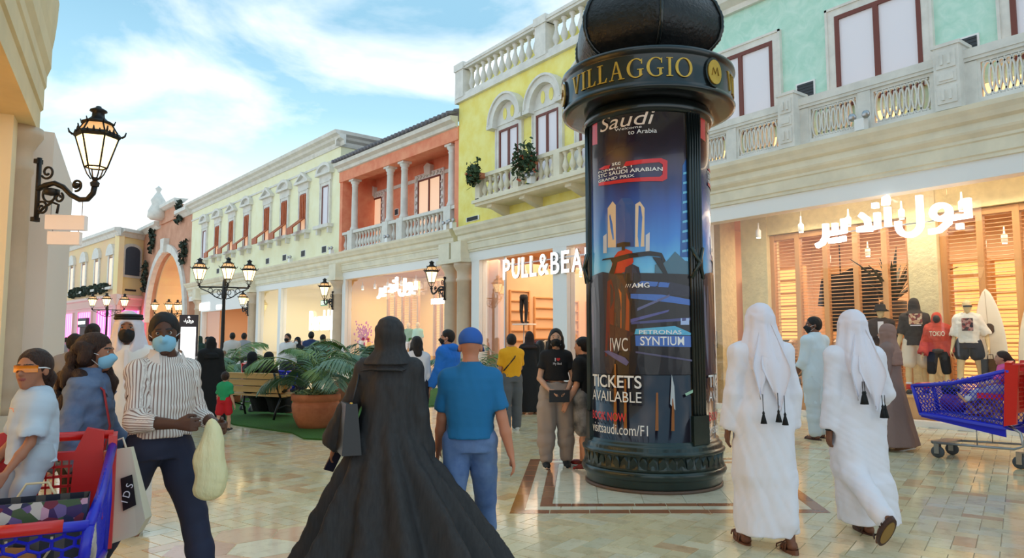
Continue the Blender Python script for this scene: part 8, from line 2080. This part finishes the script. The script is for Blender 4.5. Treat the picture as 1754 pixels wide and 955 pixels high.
p = mann('mannequin in dark jacket, white shirt and bucket hat behind the passing woman', SW(1512, .7), 150, 1.66, False, arms={'R': (4, 10, 14), 'L': (4, 10, 14)})
p.body(plain=True); p.top('shirt', M_WHITECLOTH, .6, .014); p.top('jacket', mat('dark_brown_jacket', (62, 48, 44), .8), 1.9, .035, p.zp - .05, .005); p.bottom('trousers', mat('dark_trousers'), 1.95, .02)
MB().box(-.05, .05, .12, .165, -.2, .12).build('shirt_front', M_WHITECLOTH, p.t).location = tuple(p.J['chest'])
hh = mat('black_hat', (34, 30, 30), .8); o = MB().lathe([(.16, -.01), (.10, .035), (.095, .10), (.08, .125), (0, .13)], 20).build('bucket_hat', hh, p.t); o.location = tuple(p.H(0, -.01, .04))
def surfboard(label, px_, y, h, w, lean, dots=False):
    loc = SW(px_, y, .52); t = thing('surfboard', label, 'surfboard', loc, R_(-8)); pts = []
    for i in range(33):
        u = i / 32; z = h * u; hw = w * (math.sin(math.pi * min(1, .12 + u * .88)) ** .62) * (1 if u < .97 else .4)
        pts.append((z, hw))
    g = [[(hw * math.cos(a), .03 * math.sin(a) * min(1, hw / .1), z) for a in np.linspace(0, 2 * math.pi, 17)] for z, hw in pts]
    MB().sheet(g).build('board', mat('cream_surfboard', (246, 238, 216), .35), t)
    MB().box(-.004, .004, -.034, -.028, .05, h * .97).build('stringer', mat('pale_stringer', (206, 190, 160), .5), t)
    MB().poly(arc(.02, h * .62, .09, .1, R_(30), R_(330), 14), 'y', -.038, -.03).build('black_emblem', M_DARK, t)
    t.rotation_euler = (R_(-4), R_(lean), R_(-6))
surfboard('white surfboard with black emblem leaning behind the mannequin in white', 1702, .95, 1.95, .27, -4)
surfboard('white surfboard at the frame edge of the display window', 1768, .9, 2.0, .27, 3)
# big agave in the window and a low plant
def agave(label, px_, y, z, s, n=16):
    loc = SW(px_, y, z); t = thing('agave_plant', label, 'plant', loc); rr = random.Random(n)
    MB().lathe([(.12 * s, 0), (.16 * s, .1 * s), (.17 * s, .28 * s), (.14 * s, .3 * s), (0, .28 * s)], 14).build('pot', mat('grey_pot', (96, 90, 84), .7), t)
    for i in range(n):
        a = i * 2.4; e = R_(40 + 45 * (i / n)); L = s * rr.uniform(.6, .95); g = []
        for k in range(6):
            u = k / 5; r_ = L * u * math.cos(e) * (1 + .25 * u); z_ = .28 * s + L * u * math.sin(e) - .18 * L * u * u; wd = .045 * s * (1 - u) ** .7 + .002
            g.append([(r_ * math.cos(a) - q * wd * math.sin(a), r_ * math.sin(a) + q * wd * math.cos(a), z_ - abs(q) * -.01) for q in (-1, 0, 1)])
        MB().sheet(g, .006).build('leaf', mat('agave_green', (60, 70, 50), .5), t)
agave('dark spiky plant standing tall behind the slatted screen of the display window', 1535, 1.75, 1.9, 1.5, 20)
MB().box(-.25, .25, -.25, .25, 0, 1.9).build('plant_stand', M_WOOD, None, (SW(1535, 1.75)[0], W + 1.75, .012)); tag(bpy.data.objects['plant_stand'], 'wooden stand beneath the tall spiky shop plant', 'stand')
agave('low spiky plant at the foot of the display window beside the robed man', 1363, .85, .52, .6, 12)
# rails of clothes and lit shelf towers inside
for i, (px_, y, w, h, n) in enumerate(((1300, 3.4, .8, 3.2, 9), (1255, 3.8, .9, 3.4, 10), (1345, 3.0, .8, 3.4, 10), (1655, 3.0, .8, 3.2, 10), (1735, 3.2, .9, 3.2, 9))):
    x = RU(px_, 500, y)[0]
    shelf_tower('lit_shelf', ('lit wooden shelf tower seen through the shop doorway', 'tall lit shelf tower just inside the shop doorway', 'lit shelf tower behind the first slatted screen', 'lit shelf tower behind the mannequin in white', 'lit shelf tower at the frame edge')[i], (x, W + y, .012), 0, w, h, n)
for i, (px_, y, w, h, n) in enumerate(((912, 4.2, .9, 3.3, 9), (985, 3.4, 1.0, 3.1, 8), (878, 6.4, 1.0, 3.0, 8), (935, 6.8, 1.0, 3.0, 8))):
    x = RU(px_, 500, y)[0]
    x = -20.22; y = (1.9, 3.05, 4.2, 5.6)[i]
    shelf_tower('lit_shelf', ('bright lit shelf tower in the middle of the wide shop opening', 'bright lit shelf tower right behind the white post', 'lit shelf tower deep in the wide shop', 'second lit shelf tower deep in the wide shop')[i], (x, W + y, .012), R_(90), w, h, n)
racks = [((860, 2.6), 'black clothes rack near the mustard shirt', 1), ((905, 3.2), 'black clothes rack in the middle of the wide shop', 2), ((930, 2.2), 'black clothes rack beside the white post', 3), ((1330, 2.6), 'clothes rack behind the first slatted screen', 4), ((1450, 2.4), 'clothes rack behind the middle slatted screen', 5), ((1500, 3.4), 'clothes rack deep behind the slatted screens', 6)]
for (px_, y), lb, sd in racks:
    x = RU(px_, 600, y)[0] if px_ > 1000 else (-18.6, -17.6, -16.6)[sd - 1]; y = y if px_ > 1000 else (1.6, 3.0, 2.2)[sd - 1]; clothes_rack(lb, (x, W + y, .012), R_(8 * (sd % 3 - 1)), 1.5, 1.55, 9, sd)
# dark jackets hung high behind the slats, legs on a wall display
for i, (px_, z) in enumerate(((1440, 2.5), (1475, 2.6))):
    x = RU(px_, 480, 1.9)[0]; o = put(GARM[0], 'hung_jacket', None, (x, W + 1.9, z + .4), R_(6), (1.9, 1.5, 1.7)); tag(o, ('large dark jacket hung behind the slats above the robed men', 'second dark jacket hung behind the slats above the robed men')[i], 'jacket')
    c = MB().tube([(0, 0, 0), (0, 0, 1.25)], .008, 5).build('hanging_rod', M_IRON, o)
    c.location = (0, 0, .02)
p = None
def leg_form(label, px_, y, z):
    x = -19.3; t = thing('leg_form', label, 'mannequin', (x, W + y, z), R_(10)); b = mat('black_jersey')
    for s in (-1, 1):
        B = Solid((-.25, -.2, -.02), (.25, .25, .95), .015); B.chain([(s * .08, 0, .88), (s * .09, .03 * s, .45), (s * .09, .0, .06), (s * .09, .10, .03)], [.085, .06, .04, .03], .02); B.build('leg', b, t)
    MB().lathe([(.14, .82), (.15, .9), (.12, .98), (0, 1.0)], 14).build('waist', b, t)
    MB().box(-.35, .35, -.2, .25, -.05, 0).build('shelf', M_WHITE, t); MB().tube([(0, 0, -.05), (0, 0, -z + .012)], .02, 6).build('post', M_CHROME, t)
leg_form('black trouser legs displayed high above the mustard shirt', 872, 1.35, 2.1)
# figures in the window below the orange building
for i, (px_, c) in enumerate(((716, (150, 206, 180)), (700, (60, 130, 70)))):
    x = LU(px_, 560, .7)[0]; v = Lp(x, .7, .5)
    p = Person(('mannequin in mint green blouse in the window below the orange building', 'mannequin in dark green top in the window below the orange building')[i], v, 170, 1.75, True, .022, MANN, cat='mannequin', name='mannequin', group='mannequins in the window below the orange building'); p.body(plain=True, hands=False); p.top('blouse', mat('cloth_%d_%d_%d' % c, c, .85), .8, .02, rip=0); p.bottom('shorts', M_WHITECLOTH, .9, .015, 0)
def pink_flowers():
    x = LU(622, 560, .8)[0]; v = Lp(x, .8, .5); t = thing('flower_arrangement', 'magenta flower arrangement glowing in the window below the orange building', 'flowers', v); rr = random.Random(2)
    MB().lathe([(.15, 0), (.12, .3), (.2, 1.0), (.18, 1.02), (0, .98)], 12).build('vase', M_WHITE, t); g = MB()
    for i in range(160):
        c = (rr.gauss(0, .25), rr.gauss(0, .15), 1.35 + rr.gauss(0, .22)); g.ball(c, (rr.uniform(.03, .06), .03, rr.uniform(.03, .06)), 6, 4)
    g.build('blossoms', mat('magenta_petal', (206, 70, 150), .7), t, kind='stuff')
pink_flowers()
for i, (x, y, lb) in enumerate(((-17.6, 1.6, 'clothes rack inside the bright glass shop near its post'), (-14.6, 2.0, 'clothes rack under the exit sign of the bright glass shop'), (-25.5, 2.2, 'clothes rack inside the peach coloured shop'))):
    v = Lp(x, y, .012); clothes_rack(lb, v, AL, 2.0, 1.5, 10, 11 + i)
